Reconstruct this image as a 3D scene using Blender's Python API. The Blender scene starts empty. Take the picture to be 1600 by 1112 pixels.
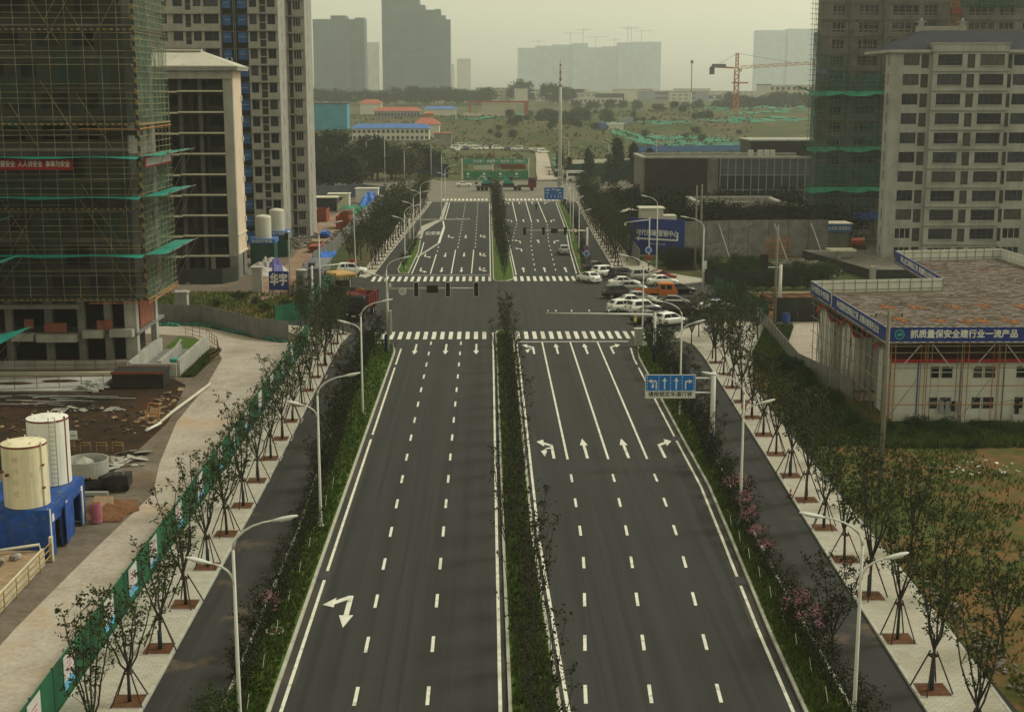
import bpy, bmesh, math, random
from mathutils import Vector, Matrix
RAD = math.radians
random.seed(7)
SC = bpy.context.scene
COL = SC.collection

# ------------------------------------------------------------------ camera
cd = bpy.data.cameras.new('camera')
cd.sensor_width = 36.0
cd.lens = 36.0 * 2133.0 / 1600.0
cd.clip_start = 0.5
cd.clip_end = 30000.0
cam = bpy.data.objects.new('camera', cd)
cam.location = (0, 0, 27.5)
cam.rotation_euler = (RAD(90 - 10.985), 0, RAD(-1.134))
COL.objects.link(cam)
SC.camera = cam

# ------------------------------------------------------------------ sky
SUN_EL, SUN_AZ = 48.0, 68.0            # azimuth measured from +Y towards +X
w = bpy.data.worlds.new('World')
SC.world = w
w.use_nodes = True
wn = w.node_tree.nodes
wl = w.node_tree.links
wn.clear()
sky = wn.new('ShaderNodeTexSky')
sky.sky_type = 'NISHITA'
sky.sun_disc = False
sky.sun_elevation = RAD(SUN_EL)
sky.sun_rotation = RAD(SUN_AZ)
sky.altitude = 0
sky.air_density = 1.3
sky.dust_density = 1.6
sky.ozone_density = 0.6
hs = wn.new('ShaderNodeHueSaturation')
hs.inputs['Saturation'].default_value = 0.0
hs.inputs['Value'].default_value = 1.0
tint = wn.new('ShaderNodeMixRGB')
tint.blend_type = 'MULTIPLY'
tint.inputs[0].default_value = 1.0
tint.inputs[2].default_value = (1.0, 0.975, 0.675, 1)
bg = wn.new('ShaderNodeBackground')
bg.inputs['Strength'].default_value = 0.149
wo = wn.new('ShaderNodeOutputWorld')
wl.new(sky.outputs[0], hs.inputs['Color'])
wl.new(hs.outputs[0], tint.inputs[1])
wl.new(tint.outputs[0], bg.inputs['Color'])
wl.new(bg.outputs[0], wo.inputs['Surface'])

# ------------------------------------------------------------------ sun (veiled by haze)
sl = bpy.data.lights.new('sun', 'SUN')
sl.energy = 1.5
sl.angle = RAD(12)
sl.color = (1.0, 0.97, 0.90)
so = bpy.data.objects.new('sun', sl)
_d = Vector((math.sin(RAD(SUN_AZ)) * math.cos(RAD(SUN_EL)), math.cos(RAD(SUN_AZ)) * math.cos(RAD(SUN_EL)), math.sin(RAD(SUN_EL))))
so.rotation_euler = _d.to_track_quat('Z', 'Y').to_euler()
so.location = (0, 0, 200)
COL.objects.link(so)

vs = SC.view_settings
vs.view_transform = 'Standard'
vs.look = 'None'
vs.exposure = 0.0
vs.gamma = 1.0
vs.use_curve_mapping = False
SC.cycles.use_denoising = True
SC.cycles.max_bounces = 6
SC.cycles.diffuse_bounces = 3
SC.cycles.glossy_bounces = 2
SC.cycles.transparent_max_bounces = 16
SC.cycles.volume_bounces = 2

# ------------------------------------------------------------------ materials
MATS = {}
def _nt(name):
    m = bpy.data.materials.new(name)
    m.use_nodes = True
    nt = m.node_tree
    return m, nt, nt.nodes['Principled BSDF']
def noise(nt, scale, detail=4, rough=0.55, dist=0.0, vec=None, stretch=None, rot=None):
    g = nt.nodes.new('ShaderNodeNewGeometry')
    src = g.outputs['Position']
    if stretch or rot:
        mp = nt.nodes.new('ShaderNodeMapping')
        if stretch: mp.inputs['Scale'].default_value = stretch
        if rot: mp.inputs['Rotation'].default_value = rot
        nt.links.new(src, mp.inputs['Vector'])
        src = mp.outputs[0]
    n = nt.nodes.new('ShaderNodeTexNoise')
    n.inputs['Scale'].default_value = scale
    n.inputs['Detail'].default_value = detail
    n.inputs['Roughness'].default_value = rough
    n.inputs['Distortion'].default_value = dist
    nt.links.new(src, n.inputs['Vector'])
    return n.outputs[0]
def ramp(nt, fac, stops):
    r = nt.nodes.new('ShaderNodeValToRGB')
    el = r.color_ramp.elements
    while len(el) < len(stops): el.new(0.5)
    for e, (p, c) in zip(el, stops):
        e.position = p
        e.color = (c[0], c[1], c[2], 1) if not isinstance(c, (int, float)) else (c, c, c, 1)
    nt.links.new(fac, r.inputs[0])
    return r.outputs[0]
def mixc(nt, fac, a, b, mode='MIX'):
    m = nt.nodes.new('ShaderNodeMixRGB')
    m.blend_type = mode
    for i, s in ((0, fac), (1, a), (2, b)):
        if isinstance(s, (int, float)): m.inputs[i].default_value = s
        elif isinstance(s, tuple): m.inputs[i].default_value = (s[0], s[1], s[2], 1)
        else: nt.links.new(s, m.inputs[i])
    return m.outputs[0]
def bump(nt, bs, h, strength=0.3, dist=0.05):
    b = nt.nodes.new('ShaderNodeBump')
    b.inputs['Strength'].default_value = strength
    b.inputs['Distance'].default_value = dist
    nt.links.new(h, b.inputs['Height'])
    nt.links.new(b.outputs[0], bs.inputs['Normal'])
def M(name, col, rough=0.8, var=0.25, scale=1.2, metal=0.0, streak=0.0, dirt=None, dirt_at=0.6, dscale=0.35, spec=0.3, bmp=0.0, emit=0):
    """plain procedural material: base colour with noise variation, optional vertical streaks and dirt patches"""
    if name in MATS: return MATS[name]
    m, nt, bs = _nt(name)
    dk = tuple(max(0, c * (1 - var)) for c in col)
    lt = tuple(min(1, c * (1 + var)) for c in col)
    n = noise(nt, scale)
    c = ramp(nt, n, [(0.3, dk), (0.7, lt)])
    if streak:
        s = noise(nt, 1.0, stretch=(1.6, 1.6, 0.12))
        c = mixc(nt, ramp(nt, s, [(0.45, 0.0), (0.75, streak)]), c, tuple(x * 0.45 for x in col))
    if dirt:
        d = noise(nt, dscale, 5, 0.65)
        c = mixc(nt, ramp(nt, d, [(dirt_at - 0.08, 0.0), (dirt_at + 0.1, 1.0)]), c, dirt)
    nt.links.new(c, bs.inputs['Base Color'])
    bs.inputs['Roughness'].default_value = rough
    bs.inputs['Metallic'].default_value = metal
    bs.inputs['Specular IOR Level'].default_value = spec
    if bmp: bump(nt, bs, noise(nt, scale * 6), bmp, 0.03)
    MATS[name] = m
    return m
def leafmat(name, dark, light, tip=None):
    m, nt, bs = _nt(name)
    n = noise(nt, 1.4, 3)
    c = ramp(nt, n, [(0.32, dark), (0.68, light)])
    oi = nt.nodes.new('ShaderNodeObjectInfo')
    c = mixc(nt, ramp(nt, oi.outputs['Random'], [(0, 0.0), (1, 0.5)]), c, tuple(0.7 * x for x in light))
    nt.links.new(c, bs.inputs['Base Color'])
    bs.inputs['Roughness'].default_value = 0.8
    bs.inputs['Specular IOR Level'].default_value = 0.06
    MATS[name] = m
    return m
def netmat(name, col, lo, hi, scale=0.5, mesh=True):
    """safety netting: partly see-through woven cloth"""
    m, nt, bs = _nt(name)
    n = noise(nt, scale, 5, 0.65)
    n2 = noise(nt, 0.25, 3, 0.5, stretch=(1, 1, 0.5))
    c = ramp(nt, n, [(0.3, tuple(x * 0.55 for x in col)), (0.7, tuple(x * 1.25 for x in col))])
    nt.links.new(c, bs.inputs['Base Color'])
    bs.inputs['Roughness'].default_value = 0.9
    nt.links.new(ramp(nt, n2, [(0.35, lo), (0.65, hi)]), bs.inputs['Alpha'])
    MATS[name] = m
    return m
def stripemat(name, a, b, freq, axis=(1, 0, 0.8)):
    m, nt, bs = _nt(name)
    g = nt.nodes.new('ShaderNodeNewGeometry')
    d = nt.nodes.new('ShaderNodeVectorMath'); d.operation = 'DOT_PRODUCT'
    d.inputs[1].default_value = tuple(freq * x for x in axis)
    nt.links.new(g.outputs['Position'], d.inputs[0])
    fr = nt.nodes.new('ShaderNodeMath'); fr.operation = 'FRACT'
    nt.links.new(d.outputs['Value'], fr.inputs[0])
    gt = nt.nodes.new('ShaderNodeMath'); gt.operation = 'GREATER_THAN'; gt.inputs[1].default_value = 0.5
    nt.links.new(fr.outputs[0], gt.inputs[0])
    c = mixc(nt, gt.outputs[0], a, b)
    c = mixc(nt, ramp(nt, noise(nt, 1.5), [(0.5, 0.0), (0.7, 0.6)]), c, (0.06, 0.05, 0.04))
    nt.links.new(c, bs.inputs['Base Color'])
    bs.inputs['Roughness'].default_value = 0.7
    MATS[name] = m
    return m

def floormat(name, col, dk, pitch=3.2, bay=6.5):
    """far facade: storeys and bays too small to tell apart"""
    m, nt, bs = _nt(name)
    g = nt.nodes.new('ShaderNodeNewGeometry'); sx = nt.nodes.new('ShaderNodeSeparateXYZ'); nt.links.new(g.outputs['Position'], sx.inputs[0])
    def band(o, p, th):
        a = nt.nodes.new('ShaderNodeMath'); a.operation = 'DIVIDE'; a.inputs[1].default_value = p; nt.links.new(o, a.inputs[0])
        f = nt.nodes.new('ShaderNodeMath'); f.operation = 'FRACT'; nt.links.new(a.outputs[0], f.inputs[0])
        h = nt.nodes.new('ShaderNodeMath'); h.operation = 'GREATER_THAN'; h.inputs[1].default_value = th; nt.links.new(f.outputs[0], h.inputs[0])
        return h.outputs[0]
    q = nt.nodes.new('ShaderNodeMath'); q.operation = 'MULTIPLY'
    nt.links.new(band(sx.outputs[2], pitch, .45), q.inputs[0]); nt.links.new(band(sx.outputs[0], bay, .35), q.inputs[1])
    c = mixc(nt, ramp(nt, noise(nt, 0.05, 4), [(.35, 0.0), (.65, 1.0)]), tuple(x*.8 for x in col), tuple(min(1, x*1.2) for x in col))
    c = mixc(nt, q.outputs[0], c, dk)
    nt.links.new(c, bs.inputs['Base Color']); bs.inputs['Roughness'].default_value = .9; bs.inputs['Specular IOR Level'].default_value = .1
    MATS[name] = m
floormat('far_net', (0.125, 0.185, 0.215), (0.07, 0.12, 0.145), 3.4, 5.2)  # net colour made paler: part of the distance haze is painted in
floormat('far_tower', (0.38, 0.50, 0.60), (0.25, 0.37, 0.47), 3.4, 9.0)  # slab colour lightened to carry haze on top of the haze volume
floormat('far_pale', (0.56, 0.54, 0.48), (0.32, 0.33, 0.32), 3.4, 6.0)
# surfaces ---------------------------------------------------------------
def asphaltmat(name, base, dirt=None, dlo=0.55, dhi=0.7, lanes=True):
    m, nt, bs = _nt(name)
    b1 = noise(nt, 0.12, 5, 0.6)
    c = ramp(nt, b1, [(0.3, tuple(x * 0.8 for x in base)), (0.7, tuple(x * 1.22 for x in base))])
    if lanes:   # long wheel-track streaks along the road
        s = noise(nt, 1.0, 4, 0.6, stretch=(0.9, 0.012, 1))
        c = mixc(nt, ramp(nt, s, [(0.42, 0.0), (0.60, 0.7)]), c, tuple(x * 1.55 for x in base))
        s2 = noise(nt, 1.0, 3, 0.6, stretch=(1.7, 0.02, 1))
        c = mixc(nt, ramp(nt, s2, [(0.52, 0.0), (0.64, 0.65)]), c, tuple(x * 0.58 for x in base))
        s3 = noise(nt, 0.5, 2, 0.5, dist=1.5)
        c = mixc(nt, ramp(nt, s3, [(0.62, 0.0), (0.74, 0.35)]), c, tuple(x * 0.55 for x in base))
    fine = noise(nt, 14, 3, 0.7)
    c = mixc(nt, 0.35, c, ramp(nt, fine, [(0.3, tuple(x * 0.55 for x in base)), (0.7, tuple(x * 1.5 for x in base))]))
    if dirt:
        d = noise(nt, 0.28, 6, 0.65)
        c = mixc(nt, ramp(nt, d, [(dlo, 0.0), (dhi, 0.8)]), c, dirt)
    nt.links.new(c, bs.inputs['Base Color'])
    bs.inputs['Roughness'].default_value = 0.85
    bs.inputs['Specular IOR Level'].default_value = 0.25
    bump(nt, bs, fine, 0.25, 0.01)
    MATS[name] = m
    return m
asphaltmat('asphalt', (0.0325, 0.0318, 0.0305))
asphaltmat('asphalt_side', (0.034, 0.0325, 0.031), (0.17, 0.115, 0.07), 0.57, 0.72)
asphaltmat('asphalt_dusty', (0.17, 0.155, 0.125), (0.24, 0.20, 0.15), 0.5, 0.75, lanes=False)

def pavermat():
    m, nt, bs = _nt('pavers')
    g = nt.nodes.new('ShaderNodeNewGeometry')
    br = nt.nodes.new('ShaderNodeTexBrick')
    br.inputs['Scale'].default_value = 1.0
    br.inputs['Brick Width'].default_value = 0.40
    br.inputs['Row Height'].default_value = 0.20
    br.inputs['Mortar Size'].default_value = 0.012
    br.inputs['Color1'].default_value = (0.50, 0.475, 0.405, 1)
    br.inputs['Color2'].default_value = (0.42, 0.40, 0.335, 1)
    br.inputs['Mortar'].default_value = (0.22, 0.20, 0.165, 1)
    nt.links.new(g.outputs['Position'], br.inputs['Vector'])
    c = br.outputs['Color']
    n = noise(nt, 0.5, 5, 0.6)
    c = mixc(nt, ramp(nt, n, [(0.42, 0.0), (0.7, 0.5)]), c, (0.40, 0.31, 0.22))
    n2 = noise(nt, 0.9, 5, 0.6)
    c = mixc(nt, ramp(nt, n2, [(0.55, 0.0), (0.75, 0.55)]), c, (0.22, 0.20, 0.17))
    nt.links.new(c, bs.inputs['Base Color'])
    bs.inputs['Roughness'].default_value = 0.85
    MATS['pavers'] = m
pavermat()

def groundmat(name, stops, s1=0.05, s2=0.6, fine=6.0, patch=None, plo=0.55, phi=0.68, pscale=0.16):
    m, nt, bs = _nt(name)
    a = noise(nt, s1, 6, 0.62, 0.6)
    b = noise(nt, s2, 5, 0.65)
    f = mixc(nt, 0.42, a, b)
    c = ramp(nt, f, stops)
    fn = noise(nt, fine, 4, 0.7)
    c = mixc(nt, 0.5, c, ramp(nt, fn, [(0.3, 0.35), (0.7, 1.0)]), 'MULTIPLY')
    if patch:
        p = noise(nt, pscale, 6, 0.65, 0.4)
        c = mixc(nt, ramp(nt, p, [(plo, 0.0), (phi, 0.85)]), c, patch)
    nt.links.new(c, bs.inputs['Base Color'])
    bs.inputs['Roughness'].default_value = 0.95
    bs.inputs['Specular IOR Level'].default_value = 0.1
    bump(nt, bs, b, 0.5, 0.15)
    MATS[name] = m
    return m
groundmat('wild_ground', [(0.33, (0.035, 0.060, 0.018)), (0.46, (0.075, 0.100, 0.032)), (0.56, (0.13, 0.115, 0.055)), (0.68, (0.20, 0.13, 0.075))], 0.03, 0.35, 3.0)
groundmat('field_ground', [(0.39, (0.050, 0.078, 0.020)), (0.48, (0.095, 0.105, 0.030)), (0.545, (0.17, 0.105, 0.042)), (0.65, (0.29, 0.14, 0.060))], 0.07, 0.7, 5.0)
groundmat('mud', [(0.36, (0.022, 0.018, 0.014)), (0.5, (0.050, 0.030, 0.018)), (0.62, (0.095, 0.048, 0.026)), (0.72, (0.12, 0.085, 0.055))], 0.10, 0.8, 4.0)
groundmat('red_soil', [(0.35, (0.10, 0.045, 0.025)), (0.5, (0.19, 0.085, 0.042)), (0.65, (0.26, 0.15, 0.085))], 0.2, 1.0, 4.0)
groundmat('site_dirt', [(0.35, (0.11, 0.085, 0.065)), (0.5, (0.19, 0.155, 0.12)), (0.65, (0.26, 0.22, 0.18))], 0.09, 0.7, 3.0, (0.20, 0.12, 0.065), 0.56, 0.70, 0.12)
groundmat('site_road', [(0.34, (0.38, 0.325, 0.265)), (0.5, (0.52, 0.455, 0.385)), (0.66, (0.60, 0.55, 0.475))], 0.10, 0.5, 3.0, (0.44, 0.305, 0.195), 0.52, 0.68, 0.10)
groundmat('red_path', [(0.35, (0.26, 0.15, 0.10)), (0.5, (0.36, 0.24, 0.17)), (0.65, (0.40, 0.31, 0.24))], 0.12, 0.6, 3.0)
groundmat('lawn', [(0.34, (0.050, 0.095, 0.016)), (0.5, (0.085, 0.15, 0.026)), (0.62, (0.11, 0.14, 0.032)), (0.72, (0.13, 0.095, 0.05))], 0.25, 1.3, 8.0)
groundmat('under_shrub', [(0.35, (0.020, 0.028, 0.012)), (0.5, (0.035, 0.042, 0.018)), (0.65, (0.065, 0.045, 0.028))], 0.4, 1.5, 8.0)
groundmat('pit_soil', [(0.35, (0.09, 0.040, 0.022)), (0.5, (0.15, 0.070, 0.036)), (0.65, (0.19, 0.10, 0.06))], 0.8, 2.5, 10.0)
groundmat('rubble_deck', [(0.36, (0.11, 0.085, 0.070)), (0.5, (0.18, 0.145, 0.12)), (0.64, (0.23, 0.195, 0.17))], 0.25, 1.6, 5.0, (0.22, 0.10, 0.055), 0.60, 0.70, 0.28)

M('paint', (0.72, 0.71, 0.62), 0.6, 0.10, 2.0, dirt=(0.34, 0.33, 0.29), dirt_at=0.60, dscale=1.4)
M('paint_worn', (0.62, 0.58, 0.48), 0.7, 0.12, 2.0, dirt=(0.28, 0.25, 0.21), dirt_at=0.60, dscale=0.9)
M('kerb_stone', (0.44, 0.43, 0.37), 0.8, 0.14, 1.5, dirt=(0.22, 0.20, 0.15), dirt_at=0.64, dscale=0.7)
M('concrete', (0.20, 0.195, 0.18), 0.9, 0.22, 0.5, streak=0.55, bmp=0.15)
M('concrete_pale', (0.38, 0.37, 0.335), 0.9, 0.18, 0.5, streak=0.4)
M('concrete_dark', (0.085, 0.082, 0.075), 0.9, 0.25, 0.6, streak=0.5)
M('render_grey', (0.375, 0.378, 0.36), 0.9, 0.15, 0.35, streak=0.45, dirt=(0.25, 0.245, 0.225), dirt_at=0.58, dscale=0.22)
M('render_dull', (0.26, 0.255, 0.235), 0.9, 0.2, 0.4, streak=0.4)
M('render_l', (0.35, 0.335, 0.30), 0.9, 0.13, 0.4, streak=0.35, dirt=(0.27, 0.25, 0.205), dirt_at=0.62, dscale=0.25)
M('plaster_pink', (0.66, 0.53, 0.41), 0.85, 0.06, 0.3, streak=0.15)
M('slab_cream', (0.58, 0.545, 0.43), 0.8, 0.12, 0.8)
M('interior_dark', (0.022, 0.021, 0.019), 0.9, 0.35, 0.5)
M('block_wall', (0.06, 0.056, 0.050), 0.9, 0.35, 0.7)
M('brick_red', (0.24, 0.085, 0.055), 0.9, 0.25, 1.5)
M('glass', (0.010, 0.013, 0.022), 0.25, 0.4, 0.8, spec=0.25)
M('glass_b', (0.022, 0.028, 0.042), 0.2, 0.4, 0.8, spec=0.4)
M('glass_c', (0.045, 0.043, 0.040), 0.3, 0.4, 0.8, spec=0.5)
M('glass_blue', (0.030, 0.040, 0.060), 0.15, 0.4, 0.4, spec=0.6)
M('louvre', (0.055, 0.052, 0.047), 0.7, 0.25, 1.0)
M('white_frame', (0.55, 0.55, 0.52), 0.5, 0.08)
M('dark_frame', (0.05, 0.05, 0.055), 0.5, 0.2)
M('roof_pale', (0.52, 0.495, 0.42), 0.7, 0.07, 0.5, dirt=(0.33, 0.30, 0.24), dirt_at=0.66)
M('roof_slate', (0.058, 0.060, 0.075), 1.0, 0.15, 0.8, spec=0.0)
M('white_panel', (0.66, 0.66, 0.61), 0.6, 0.06, 0.5, streak=0.25)
M('silo_cream', (0.78, 0.70, 0.50), 0.6, 0.10, 0.5, streak=0.5, dirt=(0.34, 0.24, 0.14), dirt_at=0.67, dscale=0.9)
M('silo_white', (0.82, 0.81, 0.74), 0.6, 0.08, 0.5, streak=0.45, dirt=(0.36, 0.26, 0.18), dirt_at=0.70, dscale=0.9)
M('silo_mark', (0.60, 0.54, 0.40), 0.7, 0.2)
M('silo_grey', (0.62, 0.60, 0.50), 0.7, 0.08, 0.5, streak=0.35)
M('rust_red', (0.20, 0.055, 0.035), 0.8, 0.3, 2.0)
M('blue_sheet', (0.014, 0.075, 0.34), 0.6, 0.4, 1.3, dirt=(0.09, 0.12, 0.18), dirt_at=0.60, dscale=2.2, streak=0.45)
M('blue_cage', (0.020, 0.10, 0.30), 0.6, 0.3, 0.8)
M('blue_sign', (0.010, 0.033, 0.22), 0.5, 0.10, 0.4)
M('blue_road_sign', (0.010, 0.16, 0.56), 0.4, 0.05, 0.5)
M('blue_tarp', (0.012, 0.13, 0.55), 0.5, 0.35, 1.2)
M('purple_tarp', (0.09, 0.08, 0.28), 0.6, 0.3, 1.0)
M('white_tarp', (0.42, 0.39, 0.36), 0.7, 0.3, 1.0)
M('teal_tarp', (0.025, 0.28, 0.22), 0.6, 0.25, 1.0)
M('green_fence', (0.012, 0.105, 0.050), 0.7, 0.30, 0.6, streak=0.25)
M('green_fence_dark', (0.010, 0.060, 0.035), 0.7, 0.3, 0.6)
M('grey_hoarding', (0.20, 0.20, 0.185), 0.7, 0.18, 0.6, streak=0.3)
M('dark_hoarding', (0.028, 0.032, 0.028), 0.8, 0.3, 0.6)
M('sign_white', (0.74, 0.73, 0.68), 0.5, 0.04)
M('sign_black', (0.012, 0.012, 0.013), 0.5, 0.2)
M('sign_red', (0.36, 0.012, 0.02), 0.6, 0.12)
M('poster', (0.55, 0.53, 0.52), 0.6, 0.06, 1.0)
M('poster_blue', (0.10, 0.40, 0.66), 0.6, 0.2, 1.0)
M('poster_pink', (0.50, 0.16, 0.22), 0.6, 0.2, 1.0)
M('galv', (0.42, 0.42, 0.39), 0.45, 0.08, 2.0, metal=0.1)
M('lamp_white', (0.60, 0.60, 0.56), 0.45, 0.05, 2.0)
M('lamp_glass', (0.60, 0.60, 0.56), 0.3, 0.05)
M('pole_blue', (0.008, 0.018, 0.075), 0.5, 0.1)
M('pole_concrete', (0.20, 0.185, 0.15), 0.9, 0.12, 1.0)
M('scaffold', (0.25, 0.21, 0.125), 0.7, 0.5, 0.5)
M('scaffold_grey', (0.17, 0.155, 0.12), 0.7, 0.35, 0.7)
M('scaffold_orange', (0.40, 0.15, 0.04), 0.7, 0.3, 0.8)
M('rail_red', (0.17, 0.070, 0.042), 0.7, 0.3, 1.0)
M('rail_yellow', (0.38, 0.24, 0.06), 0.7, 0.3, 1.0)
M('wood_stake', (0.060, 0.040, 0.028), 0.9, 0.3, 2.0)
M('plank', (0.30, 0.21, 0.125), 0.9, 0.3, 1.2)
M('bark', (0.050, 0.045, 0.038), 0.95, 0.3, 2.0)
M('bark_wrap', (0.030, 0.048, 0.060), 0.9, 0.2, 2.0)
M('tyre', (0.014, 0.014, 0.014), 0.85, 0.2)
M('rim', (0.36, 0.36, 0.36), 0.35, 0.1, metal=0.6)
M('car_white', (0.82, 0.82, 0.77), 0.25, 0.02, spec=0.5)
M('car_silver', (0.36, 0.36, 0.34), 0.28, 0.03, metal=0.4)
M('car_black', (0.012, 0.012, 0.014), 0.2, 0.1, spec=0.5)
M('car_grey', (0.07, 0.07, 0.07), 0.25, 0.05, spec=0.5)
M('car_red', (0.26, 0.012, 0.016), 0.25, 0.05, spec=0.5)
M('car_blue', (0.03, 0.05, 0.16), 0.25, 0.05, spec=0.5)
M('car_green', (0.05, 0.15, 0.07), 0.4, 0.1)
M('truck_orange', (0.55, 0.15, 0.012), 0.4, 0.12, 1.5)
M('truck_red', (0.13, 0.014, 0.014), 0.5, 0.25, 1.5)
M('truck_black', (0.016, 0.015, 0.016), 0.4, 0.3, 1.5)
M('machine_dark', (0.035, 0.033, 0.030), 0.7, 0.4, 1.5)
M('machine_yellow', (0.50, 0.29, 0.10), 0.6, 0.15, 1.0)
M('tail_lamp', (0.30, 0.01, 0.012), 0.3, 0.1)
M('head_lamp', (0.62, 0.62, 0.58), 0.2, 0.05)
M('lamp_red_lens', (0.25, 0.015, 0.01), 0.4, 0.1)
M('vest', (0.50, 0.60, 0.05), 0.7, 0.1)
M('dark_cloth', (0.016, 0.018, 0.028), 0.9, 0.2)
M('skin', (0.36, 0.21, 0.14), 0.6, 0.05)
M('red_cloth', (0.28, 0.03, 0.02), 0.8, 0.1)
M('orange_plastic', (0.30, 0.060, 0.028), 0.6, 0.25, 1.0)
M('rubbish', (0.34, 0.31, 0.27), 0.9, 0.6, 1.5, dirt=(0.10, 0.085, 0.07), dirt_at=0.5, dscale=0.9)
M('gravel_grey', (0.17, 0.155, 0.135), 0.9, 0.4, 1.2)
M('rebar', (0.055, 0.045, 0.040), 0.8, 0.4, 2.0)
M('roof_red_shaded', (0.075, 0.018, 0.016), 0.8, 0.2, 0.5)  # roof red darkened: shade under the crash deck put into the colour
M('roof_red', (0.42, 0.12, 0.08), 0.7, 0.15, 0.3)
M('roof_blue', (0.06, 0.16, 0.42), 0.6, 0.12, 0.3)
M('far_wall', (0.66, 0.64, 0.56), 0.8, 0.08, 0.1)
M('far_wall_blue', (0.30, 0.33, 0.38), 0.8, 0.08, 0.1)
M('far_dark', (0.07, 0.08, 0.09), 0.8, 0.2, 0.1)
M('teal_sheet', (0.03, 0.27, 0.40), 0.6, 0.15, 0.3)
M('far_net_line', (0.10, 0.24, 0.22), 0.9, 0.15, 0.1)
M('crane_orange', (0.50, 0.18, 0.06), 0.6, 0.1)
M('mast_white', (0.48, 0.47, 0.43), 0.5, 0.05)
M('mast_red', (0.35, 0.06, 0.05), 0.5, 0.1)
M('tank_cream', (0.55, 0.52, 0.42), 0.6, 0.05)
M('gate_green', (0.015, 0.21, 0.085), 0.5, 0.1)
M('gate_teal', (0.03, 0.26, 0.19), 0.5, 0.1)
M('stripe_wall', (0.21, 0.21, 0.20), 0.7, 0.3, 0.8, streak=0.2)
M('dark_stone', (0.030, 0.029, 0.030), 0.5, 0.3, 0.4)
M('bluegrey_panel', (0.10, 0.115, 0.15), 0.35, 0.15, 0.4)
M('logo_teal', (0.05, 0.34, 0.30), 0.5, 0.05)
stripemat('hazard', (0.27, 0.19, 0.06), (0.02, 0.02, 0.02), 1.6)
stripemat('hazard_v', (0.26, 0.17, 0.05), (0.02, 0.02, 0.02), 1.0, (0.5, 0.5, 1))
netmat('net_dark', (0.036, 0.048, 0.036), 0.2, 0.65)
netmat('net_green', (0.060, 0.125, 0.080), 0.45, 0.85)
netmat('net_teal', (0.018, 0.13, 0.105), 0.30, 0.82, 0.4)
netmat('net_brown', (0.075, 0.068, 0.05), 0.05, 0.28, 0.4)
netmat('road_dust', (0.115, 0.10, 0.078), 0.0, 0.6, 0.9)
netmat('net_ground', (0.03, 0.28, 0.17), 0.55, 1.0, 0.8)
leafmat('leaf_street', (0.020, 0.030, 0.011), (0.068, 0.088, 0.030))
leafmat('leaf_median', (0.013, 0.018, 0.008), (0.036, 0.044, 0.016))
leafmat('leaf_shrub', (0.012, 0.018, 0.009), (0.034, 0.042, 0.017))
leafmat('leaf_green', (0.020, 0.040, 0.010), (0.055, 0.095, 0.020))
leafmat('leaf_hedge', (0.018, 0.036, 0.012), (0.052, 0.085, 0.026))
leafmat('leaf_conifer', (0.014, 0.024, 0.014), (0.036, 0.055, 0.028))
leafmat('leaf_far', (0.030, 0.050, 0.024), (0.060, 0.085, 0.036))
leafmat('leaf_brown', (0.060, 0.062, 0.030), (0.12, 0.115, 0.058))
leafmat('scrub', (0.085, 0.095, 0.040), (0.17, 0.16, 0.075))
leafmat('blossom', (0.38, 0.13, 0.20), (0.62, 0.34, 0.40))
leafmat('grass_blade', (0.045, 0.080, 0.018), (0.115, 0.15, 0.042))
leafmat('grass_dry', (0.10, 0.10, 0.028), (0.24, 0.18, 0.065))
def mat(n): return MATS[n]

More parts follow.
